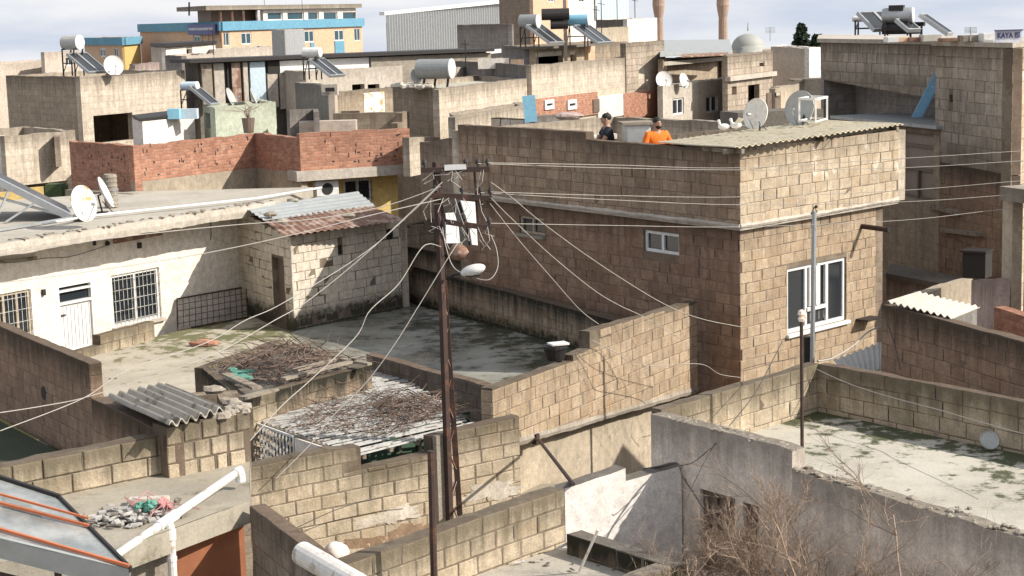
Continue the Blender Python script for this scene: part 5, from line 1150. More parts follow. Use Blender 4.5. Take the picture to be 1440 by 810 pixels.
m = MB(); h0 = lerp(gd, gc, .62)+Vector((0, .0, -.2)); m.tube([h0, h0+Vector((.0, 0, -.08)), h0+Vector((.03, 0, -.13)), h0+Vector((0, 0, -.18)), h0+Vector((-.03, 0, -.16))], .012, 6); m.build('hook', M['white'], T)

# ================================================================== twig-covered block store and pergola
k1_, k2_, k3_, k4_, k5_ = P(284, 518, 4.4), P(341, 563, 4.4), P(388, 548, 4.4), P(522, 512, 4.4), P(400, 478, 4.4)
T = thing('block_store', 'low block store with dead vines heaped on its roof, left of the pergola', 'store', (k2_.x, k2_.y, 3.3))
for a, b, mt in ((k1_, k2_, 'blk_moss'), (k2_, k3_, 'blk_yel'), (k3_, k4_, 'blk_moss'), (k5_, k1_, 'blk_yel')):
    f = Face(a, b); 
    skin('wall', f, 3.2, [(0, f.L, 4.4, 4.4)], (), mt, 'mortar', T, t=.15)
m = MB(); m.prism([k1_, k2_, k3_, k4_, k5_], 4.15, 4.34); m.build('roof', M['conc_d'], T)
m = MB()
for (x0, y0, x1, y1, w_) in ((318, 526, 362, 546, .16), (398, 533, 500, 507, .12), (405, 523, 470, 506, .10), (340, 560, 388, 547, .14), (480, 505, 520, 512, .1)): m.beam(P(x0, y0, 4.5), P(x1, y1, 4.5), w_, .04)
m.build('plank', M['wood'], T)
def twigheap(name, label, cat, poly, n, zf, h, mat, L=.5, r=.007, kind='thing', cen=None):
    m = MB()
    for i in range(n):
        s1, s2 = rnd.random(), rnd.random(); a = lerp(poly[0], poly[1], s1); b = lerp(poly[3], poly[2], s1); p = lerp(a, b, s2); edge = min(s1, 1-s1, s2, 1-s2)
        hh = h*min(1, edge*4+.15); p = Vector((p.x, p.y, zf+rnd.random()*hh)); th = rnd.uniform(0, 6.28); l = L*rnd.uniform(.4, 1.3); d = Vector((math.cos(th), math.sin(th), rnd.gauss(0, .25)))
        q = p+d*l*.5+Vector((rnd.gauss(0, .05), rnd.gauss(0, .05), rnd.gauss(0, .04))); e = p+d*l+Vector((rnd.gauss(0, .1), rnd.gauss(0, .1), rnd.gauss(0, .06)))
        m.tube([p, q, e], r*rnd.uniform(.6, 1.5), 3, r*.3, cap=False)
    o = m.build(name, M[mat]); tag(o, label, cat); return o
twigheap('dead_vines', 'tangled heap of brown dead vines lying on the block store roof', 'vines', [P(300, 520, 4.4), P(395, 545, 4.4), P(515, 508, 4.4), P(405, 480, 4.4)], 440, 4.36, .22, 'twig_r', .6, .010)
m = MB()
for i in range(14): m.ball(P(rnd.uniform(325, 352), rnd.uniform(518, 532), 4.5), rnd.uniform(.04, .09), 7, jit=.6, sc=(1.5, 1, .5))
tag(m.build('green_rag', M['teal']), 'dull green plastic rag among the dead vines on the block store', 'rag')
T = thing('pergola', 'pergola roof of thin white slats with green sheet below, behind the yellowish block wall', 'pergola', P(500, 640, 3.4))
zp = 3.99; e_f = P(502, 640, zp); e_r = P(668, 597, zp); e_l = P(352, 586, zp); e_b = P(398, 548, zp); e_br = P(545, 517, zp)
m = MB(); ns = 52
for i in range(ns):
    t_ = i/(ns-1); a = lerp(e_f, e_l, t_/.45) if t_ < .45 else lerp(e_l, e_b, (t_-.45)/.55); 
    b = lerp(e_r, e_br, t_); 
    if i % 9 == 4: b = lerp(a, b, rnd.uniform(.8, .97))
    m.beam(a+Vector((0, 0, rnd.uniform(-.012, .012))), b+Vector((rnd.uniform(-.05, .05), 0, rnd.uniform(-.012, .012))), .038, .02)
m.build('slats', M['slat'], T)
m = MB()
for t_ in (.06, .28, .5, .72, .94): m.beam(lerp(e_f, e_r, t_)-Vector((0, 0, .05)), lerp(lerp(e_l, e_b, .9), e_br, t_)-Vector((0, 0, .05)), .05, .07)
m.beam(e_f-Vector((0, 0, .05)), e_l-Vector((0, 0, .05)), .05, .06); m.build('rafter', M['wood'], T)
m = MB()
for (x, y) in ((560, 622), (588, 614), (620, 607)): p_ = P(x, y, zp-.05)+Vector((0, .35, 0)); m.beam(p_, p_-Vector((0, 0, 1.2)), .05)
m.build('post', M['wood'], T)
m = MB(); q0, q1 = e_f+Vector((.1, .7, 0)), e_r+Vector((-.1, .9, 0)); sheet(m, [Vector((q0.x, q0.y, 3.0)), Vector((q1.x, q1.y, 3.0)), Vector((q1.x, q1.y, 4.0)), Vector((q0.x, q0.y, 4.0))], .01); m.build('green_sheet', M['green_d'], T)
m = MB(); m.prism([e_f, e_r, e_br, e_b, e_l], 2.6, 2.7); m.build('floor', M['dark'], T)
T = thing('railing', 'rusty white vertical bar railing at the left side of the pergola', 'railing', P(380, 640, 3.4)); m = MB()
r0, r1_ = P(356, 594, 3.97), P(412, 614, 3.97)
for i in range(13): p_ = lerp(r0, r1_, i/12); m.beam(p_, p_-Vector((0, 0, .55)), .022)
m.build('bars', M['white'], T); m = MB(); m.beam(r0, r1_, .03); m.beam(r0-Vector((0, 0, .55)), r1_-Vector((0, 0, .55)), .03); m.build('rail', M['white'], T)
m = MB(); r2, r3 = P(414, 616, 3.97), P(470, 634, 3.95); sheet(m, [r2, r3, r3-Vector((0, 0, .7)), r2-Vector((0, 0, .7))], .03); tag(m.build('leaning_board', M['plaster_w']), 'pale gray board beside the bar railing under the pergola edge', 'board')
twigheap('dead_vines', 'thin dead vine stems scattered over the white pergola slats', 'vines', [P(400, 600, 4.03), P(560, 612, 4.03), P(625, 570, 4.03), P(470, 540, 4.03)], 360, 4.02, .07, 'twig_r', .5, .007)
twigheap('dead_vines', 'denser dark clump of dead vines at the right end of the pergola slats', 'vines', [P(520, 600, 4.03), P(650, 585, 4.03), P(600, 555, 4.03), P(535, 560, 4.03)], 240, 4.02, .13, 'twig_r', .45, .009)

# ================================================================== utility pole, posts, lamp
PY = 24.3
T = thing('utility_pole', 'rusty steel lattice utility pole with three cross-arms and a street lamp in the centre', 'utility pole', D(640, 800, PY))
def pp(x, y, Y=PY): return D(x, y, Y)
m = MB(); m.tube([pp(613, 228), pp(618, 330), pp(623, 450), pp(633, 745), pp(636, 850)], .056, 4); m.build('left_leg', M['rust'], T)
m = MB(); m.beam(pp(622, 362, PY+.1), pp(648, 745, PY+.1), .08, .08); m.beam(pp(648, 745, PY+.1), pp(655, 850, PY+.1), .08, .08); m.build('right_leg', M['rust'], T)
m = MB(); k = 11
for i in range(k):
    y0 = 380+i*36; y1 = y0+36; xa = lambda y: 619+(y-380)*.040; xb = lambda y: 626+(y-380)*.064
    a, b = (pp(xa(y0), y0), pp(xb(y1), y1, PY+.1)) if i % 2 else (pp(xb(y0), y0, PY+.1), pp(xa(y1), y1)); m.beam(a, b, .04, .01)
m.build('lacing', M['rust_l'], T)
arms = (((592, 239), (689, 238), 237), ((604, 274), (692, 279), 276), ((627, 312), (691, 321), 316))
for (a, b, _) in arms: m = MB(); m.beam(pp(*a, PY-.05), pp(*b, PY-.05), .07, .07); m.build('cross_arm', M['rust'], T)
INS = []
for (x, y) in ((597, 239), (655, 238), (672, 238), (686, 238), (612, 275), (650, 277), (676, 278), (690, 279), (688, 320), (652, 315)):
    q = pp(x, y, PY-.05)+Vector((0, 0, .035)); m = MB(); m.lathe(q, (0, 0, 1), [(0, .012), (.03, .012), (.035, .035), (.06, .03), (.065, .04), (.09, .032), (.11, .015), (.12, .001)], 10); m.build('insulator', M['steel'], T)
m = MB(); m.beam(pp(667, 240, PY+.02), pp(672, 318, PY+.02), .03); m.beam(pp(619, 280), pp(627, 312), .03); m.build('brace', M['rust'], T)
sb = MB(); sheet(sb, [pp(625, 232, PY-.1), pp(655, 231, PY-.1), pp(656, 238, PY-.1), pp(625, 240, PY-.1)], .02); sb.build('white_plate', M['white'], T)
lamp = MB(); la = pp(628, 392, PY-.05); lb_ = pp(650, 384, PY-.3); lamp.tube([la, lerp(la, lb_, .5)+Vector((0, 0, .02)), lb_], .022, 8); arm_ = lamp.build('lamp_arm', M['steel'], T)
m = MB(); m.ball(pp(665, 380, PY-.42), .19, 16, sc=(1.0, .62, .42), M=Matrix.Rotation(.28, 3, 'Y').inverted()@Matrix.Rotation(-.3, 3, 'Z')); m.build('lamp_head', M['dishm'], T, smooth=True)
m = MB(); m.ball(pp(664, 386, PY-.42), .13, 14, sc=(1.0, .6, .3)); m.build('lamp_lens', M['glassd'], T, smooth=True)
m = MB()
for i in range(38):
    x, y = rnd.uniform(600, 690), rnd.choice((238, 278, 318)); p_ = pp(x, y, PY-.08); q_ = pp(x+rnd.gauss(0, 10), y+rnd.uniform(8, 38), PY-.1); m.tube([p_, lerp(p_, q_, .5)+Vector((rnd.gauss(0, .06), rnd.gauss(0, .05), -.03)), q_], .005, 4)
m.build('tie_wires', M['wire'], T)
q = D(611, 830, 16.4); T = thing('iron_post', 'thin rusty iron post in front of the low wall, left of the utility pole', 'post', q); m = MB(); m.tube([q, D(606, 634, 16.4)], .035, 8); m.build('shaft', M['rust'], T)

# ================================================================== wires
def wire(name, label, pts, r=.0045, mat='wire', sag=0, cat='cable', group='overhead wires'):
    ps = [D(*p) for p in pts]; out = []
    k = len(ps)
    for i in range(k-1):          # Catmull-Rom
        p0, p1, p2, p3 = ps[max(i-1, 0)], ps[i], ps[i+1], ps[min(i+2, k-1)]
        for j in range(8):
            t = j/8; out.append(.5*((2*p1)+(p2-p0)*t+(2*p0-5*p1+4*p2-p3)*t*t+(-p0+3*p1-3*p2+p3)*t**3))
    out.append(ps[-1]); m = MB(); m.tube(out, r, 5, cap=False); tag(m.build(name, M[mat]), label, cat, group)
a = 24.2
wire('overhead_wire', 'topmost wire running right from the top cross-arm across the big block house', [(686, 229, a), (860, 232, 26.4), (1040, 236, 27.6), (1265, 223, 28.2), (1440, 212, 28.5), (1560, 204, 28.6)])
wire('overhead_wire', 'second wire from the top running right from the top cross-arm', [(672, 230, a), (860, 236, 26.3), (1040, 239, 27.4), (1265, 236, 28.0), (1440, 226, 28.3), (1560, 220, 28.4)])
wire('overhead_wire', 'upper of the two wires running right from the middle cross-arm', [(690, 270, a), (860, 275, 26.0), (1040, 277, 27.2), (1265, 268, 27.8), (1440, 254, 28.0), (1560, 246, 28.2)])
wire('overhead_wire', 'lower of the two wires running right from the middle cross-arm', [(676, 271, a), (860, 281, 25.8), (1040, 288, 27.0), (1265, 284, 27.4), (1405, 275, 27.6), (1560, 262, 27.7)])
wire('overhead_wire', 'single wire running right from the lowest cross-arm', [(690, 314, a), (860, 317, 25.6), (1040, 319, 26.6), (1265, 310, 27.2), (1405, 295, 27.6), (1560, 282, 27.7)])
wire('service_cable', 'kinked cable dropping right from the pole past both small windows', [(690, 256, 24.2), (720, 278, 24.6), (757, 309, 25.2), (815, 352, 26), (873, 391, 26.8), (935, 428, 27.5), (985, 448, 28.4), (1043, 460, 29.6)], .006)
wire('service_cable', 'middle of the three cables dropping right from the pole to the golden wall', [(690, 278, 24.2), (718, 306, 24.6), (776, 360, 25.3), (834, 407, 26.2), (870, 429, 27), (906, 446, 28), (960, 478, 28.6)], .006)
wire('service_cable', 'lowest of the three cables dropping right from the pole to the golden wall step', [(689, 286, 24.2), (729, 337, 24.8), (776, 391, 25.4), (815, 435, 26.2), (842, 456, 27)], .006)
wire('service_cable', 'cable hanging along the face of the golden wall to the house corner', [(832, 478, 27.5), (870, 498, 27.8), (890, 512, 28.0), (925, 514, 28.6), (985, 512, 29.4), (1012, 526, 29.3), (1042, 531, 29.5)], .006)
wire('overhead_wire', 'wire running left from the middle cross-arm along the white house eaves', [(620, 262, a), (540, 290, 24), (440, 308, 23.5), (333, 316, 23), (180, 332, 22), (0, 357, 21), (-80, 366, 20)], .006)
wire('overhead_wire', 'wire running left from the pole and sloping across the white house wall', [(620, 280, a), (520, 303, 23.5), (420, 328, 23), (320, 350, 22.5), (230, 366, 22), (110, 384, 21), (0, 398, 20), (-80, 405, 19)], .006)
wire('service_cable', 'thick straight cable from the pole down left over the shed to the left edge', [(622, 256, a), (520, 352, 23.5), (437, 420, 23), (387, 450, 22.5), (289, 503, 21.5), (137, 554, 20.6), (60, 571, 20), (-40, 586, 19)], .006)
wire('service_cable', 'thin cable just above the thick one down left from the pole', [(618, 262, a), (520, 350, 23.9), (400, 425, 23), (344, 451, 22.5), (290, 482, 22), (180, 520, 21), (115, 561, 20.4), (0, 606, 19)], .006)
wire('service_cable', 'wavy pale cable arching from the pole down over the dead vines', [(620, 347, a), (603, 343, 24), (589, 354, 23.8), (560, 400, 23.5), (520, 437, 23), (500, 474, 22.8), (436, 535, 22), (393, 574, 21.2), (327, 648, 20)], .006)
wire('service_cable', 'pale cable from the lamp down over the pergola to the yellowish wall', [(645, 340, a), (628, 366, 24), (587, 433, 23.8), (553, 487, 23.6), (513, 540, 23.4), (467, 586, 23.1), (436, 625, 22.9), (389, 672, 22.6)], .006)
wire('lamp_cable', 'thin loop of cable under the street lamp', [(690, 330, 24.2), (698, 350, 24.1), (700, 375, 24.), (690, 392, 23.9), (672, 392, 23.9), (640, 378, 24.), (628, 350, 24.1), (622, 320, 24.2)], .006)
wire('wall_cable', 'dark cable slanting down across the gray plastered wall', [(1100, 480, 22), (1060, 555, 20.5), (1005, 625, 19.2), (972, 688, 18.6), (960, 720, 18.4)], .006, 'wire_d')
wire('wall_cable', 'dark bundle of cable hanging where the white wall meets the gray house', [(905, 660, 19.7), (935, 655, 19.5), (953, 652, 19.2), (962, 672, 18.9), (975, 692, 18.7), (990, 715, 18.4)], .014, 'wire_d')
wire('wall_cable', 'thin cable on the gray wall branching from the dark bundle', [(955, 655, 19.2), (975, 650, 18.9), (1000, 630, 18.8)], .006, 'wire_d')
wire('parapet_cable', 'pale cable strung along the inside of the shaded roof parapet', [(1148, 519, 22.5), (1190, 538, 21.9), (1248, 557, 21.1), (1320, 576, 20.3), (1354, 586, 19.8), (1440, 610, 18.7), (1500, 625, 18)], .006)
wire('service_cable', 'white cable rising from the parapet corner to the reddish wall', [(1150, 508, 23.2), (1172, 503, 24), (1200, 486, 25), (1222, 466, 25.8), (1250, 456, 26)], .012)
wire('wall_cable', 'dark cable hanging down the left end of the reddish wall', [(1248, 455, 25.6), (1256, 478, 25.3), (1262, 500, 25.0), (1266, 520, 24.8)], .008, 'wire_d')
wire('wall_cable', 'thin brown wire drooping across the yellowish block wall', [(405, 748, 22.6), (460, 722, 22.9), (500, 708, 23.2), (560, 695, 23.6), (600, 692, 23.9)], .006, 'wire_d')
wire('wall_cable', 'thin dark wire looping under the big window', [(1042, 520, 29.6), (1070, 512, 30.1), (1105, 506, 30.6), (1140, 500, 31)], .006, 'wire_d')

# ================================================================== bare shrubs, bottom right
def shrub(label, base, h, n, lean=(0, 0), seed=1, spread=.6, r0=.02, lv=4, mat='twig', mxt=2400):
    r = random.Random(seed); m = MB(); cnt = [0]
    def br(p, d, l, rad, lev):
        if cnt[0] > mxt: return
        cnt[0] += 1; pts = [p]; dd = d.copy(); k = 4
        for i in range(k): dd = (dd+Vector((r.gauss(0, .12), r.gauss(0, .12), r.gauss(.02, .08)))).normalized(); pts.append(pts[-1]+dd*l/k)
        m.tube(pts, rad, 4 if rad > .01 else 3, rad*.55, cap=False)
        if lev == 0: return
        for i in range(r.choice((3, 4, 5))):
            j = r.randint(1, k); nd = (dd+Vector((r.gauss(0, spread), r.gauss(0, spread), r.gauss(.1, spread*.7)))).normalized(); br(pts[j], nd, l*r.uniform(.45, .75), rad*.6, lev-1)
    base = Vector(base)
    for i in range(n):
        d = Vector((r.gauss(lean[0], .35), r.gauss(lean[1], .3), 1)).normalized(); br(base+Vector((r.gauss(0, .15), r.gauss(0, .15), 0)), d, h*r.uniform(.35, .6), r0*r.uniform(.7, 1.2), lv)
    o = m.build('bare_shrub', M[mat], origin=base); tag(o, label, 'shrub', 'bare winter shrubs in the yard')
shrub('dense tangled bare shrub filling the yard at the corner of the gray house', (2.2, 17.3, 3.5), 1.75, 34, (.05, -.02), 3, .85, .017, lv=5, mxt=9500)
shrub('bare shrub with pale arching twigs left of the taller one', (1.75, 16.9, 3.4), 1.5, 26, (.0, 0), 5, .9, .015, lv=5, mxt=7000)
shrub('tall bare shrub with upright branches reaching over the pale roof edge', (2.95, 16.6, 3.3), 2.25, 22, (.03, .02), 11, .5, .019, lv=5, mxt=8000)
shrub('bare shrub in front of the gray wall nearest the right side', (4.0, 15.5, 3.3), 1.6, 12, (.05, 0), 19, .6, .012, mxt=2600)

# ================================================================== red brick building
ZR = 7.1
c, l, r, k_, e = P(187, 205, ZR), P(97, 198, ZR), P(358, 188, ZR), P(421, 194, ZR), P(576, 185, ZR)
c_rb, l_rb, r_rb, k_rb, e_rb = c, l, r, k_, e
T = T_rb = thing('brick_building', 'half-built red brick upper floor over a yellow ground floor behind the white house', 'house', (c.x, c.y, 3))
for a, b, zb, mt in ((l, c, 5.9, 'redbrick'), (c, r, 6.2, 'redbrick'), (r, k_, 6.2, 'redbrick')):
    f = Face(a, b); m = MB(); wall(m, f, zb, [(0, f.L, ZR, ZR)], .2, jit=.05); m.build('brick_wall', M[mt], T)
f = Face(c, r); m = MB(); wall(m, f, 4, [(0, f.L, 6.2, 6.2)], .17, jit=0); f = Face(r, k_); wall(m, f, 4, [(0, f.L, 6.2, 6.2)], .17, jit=0); m.build('plinth', M['plaster_b'], T)
f = Face(k_, e); zl_ = f.uz(421, 241)[1]; m = MB(); wall(m, f, zl_, [(0, f.L, ZR+.1, ZR+.1)], .2, jit=.05); m.build('brick_wall', M['redbrick'], T)
Rk = Matrix((f.d, f.n, Vector((0, 0, 1)))).transposed(); zb_l = f.uz(421, 255)[1]
m = MB(); m.box(f.pt(f.L/2, (zl_+zb_l)/2, -.25), (f.L+.3, .7, zl_-zb_l), M=Rk); m.build('floor_beam', M['conc_l'], T)
f2 = Face(f.pt(.1, 0, -.45), f.pt(f.L-.2, 0, -.45)); hwn = f2.hole(483, 253, 524, 282); m = MB(); wall(m, f2, 3, [(0, f2.L, zb_l, zb_l)], .2, (hwn,)); m.build('yellow_wall', M['plaster_yel'], T)
w_ = window(T, f2, hwn, M['white'], M['glassd'], 2, 1, fw=.06); grille(f2, hwn, w_, 10, 3, 'black')
m = MB(); k2 = f2.pt(f2.L-.05, 0, 0); fs2 = Face(k2, k2+Vector((2.6, -2.2, 0)))
m.prism([c-Vector((0, 0, 0))+Vector((.05, .25, 0)), r+Vector((-.1, .2, 0)), k_+Vector((.1, 1.2, 0)), e+Vector((-.3, 1.1, 0)), e+Vector((-3, 5, 0)), l+Vector((0, 5, 0)), l+Vector((.2, .2, 0))], 3, 6.55); m.build('body', M['plaster_far'], T)
q = f2.pt(*f2.uz(454, 264), .2); T2 = thing('air_conditioner', 'white air conditioner unit on the yellow wall behind the shed roof', 'air conditioner', q-Vector((0, 0, .25))); m = MB(); m.box(q, (.62, .28, .40), M=Rk, bev=.02); m.build('case', M['white'], T2)
m = MB(); m.lathe(q+f.n*.142, f.n, [(0, .15), (.012, .15), (.012, .13), (.004, .001)], 20); m.build('fan_grille', M['black'], T2)
# grey wall end right of the brick floor and the dark brown wall towards the big house
A, B = D(575, 190, 44.5), D(618, 180, 46.0); f = Face(A, B); m = MB(); wall(m, f, 6.0, [(0, f.L, 7.0, 6.9)], .2); tag(m.build('block_wall', M['far_pale']), 'small pale block wall end right of the red brick floor', 'wall')
A, B = D(575, 245, 44.0), D(668, 262, 39.5); f = Face(A, B); m = MB(); wall(m, f, 2.5, segs_px(f, [((575, 247), (668, 198))]), .2, (), jit=.03)
m = MB(); A, B = D(590, 196, 42.5), D(668, 200, 39.2); f = Face(A, B); wall(m, f, 2.5, segs_px(f, [((590, 200), (668, 190))]), .2); tag(m.build('block_wall', M['far_brown']), 'shaded brown block wall between the yellow house and the big block house', 'wall')

# ================================================================== upper-left group
bldg('block_house', 'windowless tan block house with the raised water tank on its roof, upper left', (112, 108, 56), (8, 60), (260, 60.5), 3, 'far_pale', holesR=((131, 163, 188, 196, 'o'),), sideL='far_tan', par=.3)
bldg('block_house', 'low pale block house with a roofless recess on top at the left edge', (6, 192, 50), (-60, 53), (106, 52), 3, 'far_pale', par=.3, holesR=((20, 262, 100, 320, 'o'),), sideL='plaster_w')
A, B = D(36, 190, 50.3), D(84, 190, 51.6); f = Face(A, B)
T = thing('roof_recess', 'small open roof recess with a sloping white side on the low pale block house', 'wall', D(60, 205, 51)); m = MB(); q = [D(33, 208, 49.6), D(84, 207, 50.6)]
m = MB(); f = Face(D(46, 200, 51.4), D(86, 200, 52.2)); wall(m, f, 6, segs_px(f, [((46, 189), (86, 189))]), .15); f = Face(D(84, 200, 50.8), D(86, 200, 52.2)); wall(m, f, 6, [(0, f.L, 6.88, 6.88)], .15); m.build('back', M['far_tan'], T)
m = MB(); m.box(D(80, 284, 47), (.55, .55, 1.0), bev=.05); tag(m.build('water_tank', M['green_b']), 'dark green metal water tank in the shade under the low pale house', 'water tank')
m = MB(); f = Face(D(-20, 268, 46.4), D(66, 262, 47.6)); wall(m, f, 3, segs_px(f, [((-20, 274), (66, 262))]), .2); tag(m.build('yellow_wall', M['plaster_yel']), 'small piece of yellow wall left of the green water tank', 'wall')
m = MB(); f = Face(D(93, 290, 43.5), D(187, 276, 41.9)); wall(m, f, 3, [(0, f.L, 6.0, 6.0)], .2); tag(m.build('low_wall', M['plaster_b']), 'beige plastered strip under the shaded red brick wall', 'wall')
bldg('beige_house', 'long beige flat-roofed building at the far left edge', (-10, 91, 92), (-60, 96), (112, 100), -3, 'plaster_far', par=.4)
bldg('stair_tower', 'small beige stair tower with a gray window on the far beige building', (62, 74, 93), (58, 94), (112, 97), 4, 'plaster_far', par=.2, holesR=((92, 79, 102, 92),))
heater('raised solar water heater with two round tanks on a tall stand, upper left', D(104, 107, 57.5), -.45, .24, .6, .85, npan=2, tm='dish_gray', pr=88, pl=1.0, pw=.4)
dish('white satellite dish beside the raised water heater, upper left', D(160, 92, 57), (.5, -.82, .2), .33, 'dishm', D(162, 106, 57))
# far blue banded buildings
def banded(name, label, c, l, r, zb, bandpx, holesR=(), holesL=(), **kw):
    T, fL, fR, rz = bldg(name, label, c, l, r, zb, 'plaster_peach', holesR=holesR, holesL=holesL, par=.3, cat='apartment block', gl='glassb', **kw)
    for f in (fL, fR):
        a = f.uz(c[0], c[1])[1]; b = f.uz(c[0], bandpx)[1]; m = MB(); R = Matrix((f.d, f.n, Vector((0, 0, 1)))).transposed(); m.box(f.pt(f.L/2, (a+b)/2+.03, .05), (f.L+.2, .3, a-b), M=R); m.build('blue_band', M['blue_band'], T)
    return T, fL, fR
banded('apartment_block', 'yellow and peach building with a blue band, left of the signboard', (174, 53, 150), (118, 160), (197, 158), -8, 64, holesL=((140, 68, 149, 80), (160, 68, 166, 80)), sideR='plaster_yel')
T, fL, fR = banded('apartment_block', 'large peach apartment block with a bright blue band and glazed top floor', (311, 31, 140), (196, 165), (509, 158), -8, 44,
    holesR=((313, 46, 323, 64), (339, 46, 354, 62), (428, 43, 442, 59), (470, 42, 484, 57), (498, 40, 507, 57)), holesL=((216, 62, 226, 82), (245, 58, 257, 68), (272, 50, 282, 66)))
m = MB(); R = Matrix((fR.d, fR.n, Vector((0, 0, 1)))).transposed()
for (x0, y0, x1, y1) in ((436, 60, 442, 82), (470, 58, 484, 80)): h = fR.hole(x0, y0, x1, y1); m.box(fR.pt((h[0]+h[1])/2, (h[2]+h[3])/2, .03), (h[1]-h[0], .1, h[3]-h[2]), M=R)
m.build('blue_panel', M['blue_band'], T)
fT = Face(fR.pt(.3, 0, -.6), fR.pt(fR.L, 0, -.6)); zT0 = fR.uz(311, 32)[1]; hT = [fT.hole(x0, 17, x1, 28) for x0, x1 in ((376, 398), (404, 428), (433, 449), (455, 475), (482, 503))]
m = MB(); zt_ = fT.uz(440, 12)[1]; hu = fT.uz(370, 20)[0]; wall(m, fT, zT0-1, [(hu, fT.L, zt_, zt_)], .3, hT); m.build('top_floor_wall', M['plaster_w'], T)
bk_ = Vector((-2.5, 5.5, 0)); m = MB(); m.prism([fT.pt(-2, 0, .5), fT.pt(fT.L+.4, 0, .4), fT.pt(fT.L+.4, 0, 0)+bk_, fT.pt(-2, 0, 0)+bk_*1.3], zt_, zt_+.35); m.build('roof', M['conc'], T)
for h in hT: window(T, fT, h, M['white'], M['glassb'], 1, fw=.08, depth=.15)
m = MB(); m.prism([fT.pt(0, 0, 0)+bk_*.3, fT.pt(hu, 0, 0)+bk_*.3, fT.pt(hu, 0, 0)+bk_, fT.pt(0, 0, 0)+bk_], zT0-1, zt_); m.build('terrace_shade', M['brown_d'], T)  # solid dark block stands for the shade in the open terrace
m = MB()
for u in (0.2, 1.7, 3.2, 5.0): m.beam(fT.pt(u, zT0-.5, .2), fT.pt(u, zt_, .2), .14)
m.build('terrace_post', M['rust_l'], T)
m = MB(); m.beam(D(266, 22, 139), D(266, 3, 139), .12); m.build('mast', M['steel'], T)
# unreadable blue signboard
a, b = fL.uz(272, 40), fL.uz(308, 34); S2 = thing('signboard', 'dark blue signboard with small pale lettering on the blue-banded block', 'sign', fL.pt(a[0], a[1]-1, .3))
R = Matrix((fL.d, fL.n, Vector((0, 0, 1)))).transposed(); m = MB(); m.box(fL.pt((a[0]+b[0])/2, a[1]-.1, .35), (abs(b[0]-a[0])*1.05, .15, .85), M=R); m.build('board', M['sign_blue'], S2)
m = MB(); r9 = random.Random(4); u = min(a[0], b[0])+.2
while u < max(a[0], b[0])-.2:
    w9 = r9.uniform(.10, .2); m.box(fL.pt(u, a[1]-.05, .44), (w9, .02, .2), M=R); u += w9+.09
m.build('letter_marks', M['sign_white'], S2)
T, _, _, _ = bldg('white_shed', 'low house with a white front and dark flat roof edge before the blue-banded block', (233, 67, 76), (212, 79), (303, 82), 2, 'plaster_w', par=-.02, sideL='plaster_far', holesR=((262, 67, 271, 77, 'o'),))
m = MB(); q = D(233, 66, 76); m.prism([D(211, 66, 79.5), D(233, 66, 75.5), D(305, 64, 82), D(280, 64, 86)], q.z, q.z+.15); m.build('roof_edge', M['steel'], T)
bldg('plaster_house', 'small gray plastered roof room left of the rusty boards', (262, 79, 68), (232, 71), (300, 72), 2, 'plaster_far', par=.1, sideL='far_gray')
bldg('plaster_house', 'concrete roof room below the blue-banded block, with a slanting top edge', (300, 70, 80), (285, 83), (382, 86), 2, 'conc_l', par=.2)
m = MB(); f = Face(D(383, 40, 120), D(424, 40, 124)); 
T, a1_, a2_, _ = bldg('metal_shed', 'tall light corrugated metal shed in front of the blue-banded block', (400, 42, 118), (382, 122), (427, 122), -4, 'plaster_far', par=0.0, cat='shed')
m = MB(); q0, q1 = D(400, 42, 117.9), D(427, 42, 121.8); corr(m, q0, q1, Vector((q1.x, q1.y, -4)), Vector((q0.x, q0.y, -4)), 12, .06, .02); m.build('corrugated_wall', M['galv'], T)
m = MB(); q0, q1 = D(382, 42, 121.8), D(400, 42, 117.9); corr(m, q0, q1, Vector((q1.x, q1.y, -4)), Vector((q0.x, q0.y, -4)), 8, .06, .02); m.build('corrugated_wall', M['sheet_gray'], T)
# long shed with boards, thin dark roof
T = thing('board_shed', 'long shed of rusty boards and pale sheets under a thin dark roof, upper left', 'shed', D(420, 150, 62))
fS = Face(D(282, 90, 60.5), D(690, 82, 66.5)); zr = D(420, 83, 62).z
for (x0, x1, y0, y1, mt) in ((282, 300, 92, 150, 'wood'), (300, 318, 90, 150, 'conc_l'), (318, 324, 90, 150, 'black'), (324, 340, 90, 150, 'rust_l'), (340, 350, 90, 150, 'conc_l'), (350, 375, 87, 150, 'blue_sheet'), (375, 392, 86, 103, 'dark'), (375, 392, 103, 150, 'conc_l'), (392, 455, 86, 100, 'white'), (392, 455, 100, 150, 'conc_l'), (455, 520, 86, 110, 'white'), (520, 690, 84, 112, 'conc')):
    a = fS.uz(x0, y0); b = fS.uz(x1, y1); m = MB(); R = Matrix((fS.d, fS.n, Vector((0, 0, 1)))).transposed(); za = zr-.05 if y0 < 95 else a[1]
    m.box(fS.pt((a[0]+b[0])/2, (za+b[1])/2, rnd.uniform(-.05, .05)), (b[0]-a[0]-.02, .1, za-b[1]), M=R); m.build('panel', M[mt], T)
m = MB(); m.prism([fS.pt(-.5, 0, .3), fS.pt(fS.L, 0, .3), fS.pt(fS.L, 0, -1.6), fS.pt(-.5, 0, -1.6)], zr-.0, zr+.12); m.build('roof', M['steel'], T)
m = MB(); m.prism([fS.pt(0, 0, -.3), fS.pt(fS.L, 0, -.3), fS.pt(fS.L, 0, -1.5), fS.pt(0, 0, -1.5)], 2, zr); m.build('body', M['conc_d'], T)
T = heater('small solar heater with white boxes on the long board shed', D(440, 112, 58), -.3, .17, .55, .72, npan=2, tm='white', pr=82, pl=.9, pw=.4)
T = heater('bluish solar heater standing on the pale green house, left of the boards', D(268, 152, 55), -.3, .14, .5, .55, npan=1, tm='blue_sheet', pr=80, pl=.9, pw=.4)
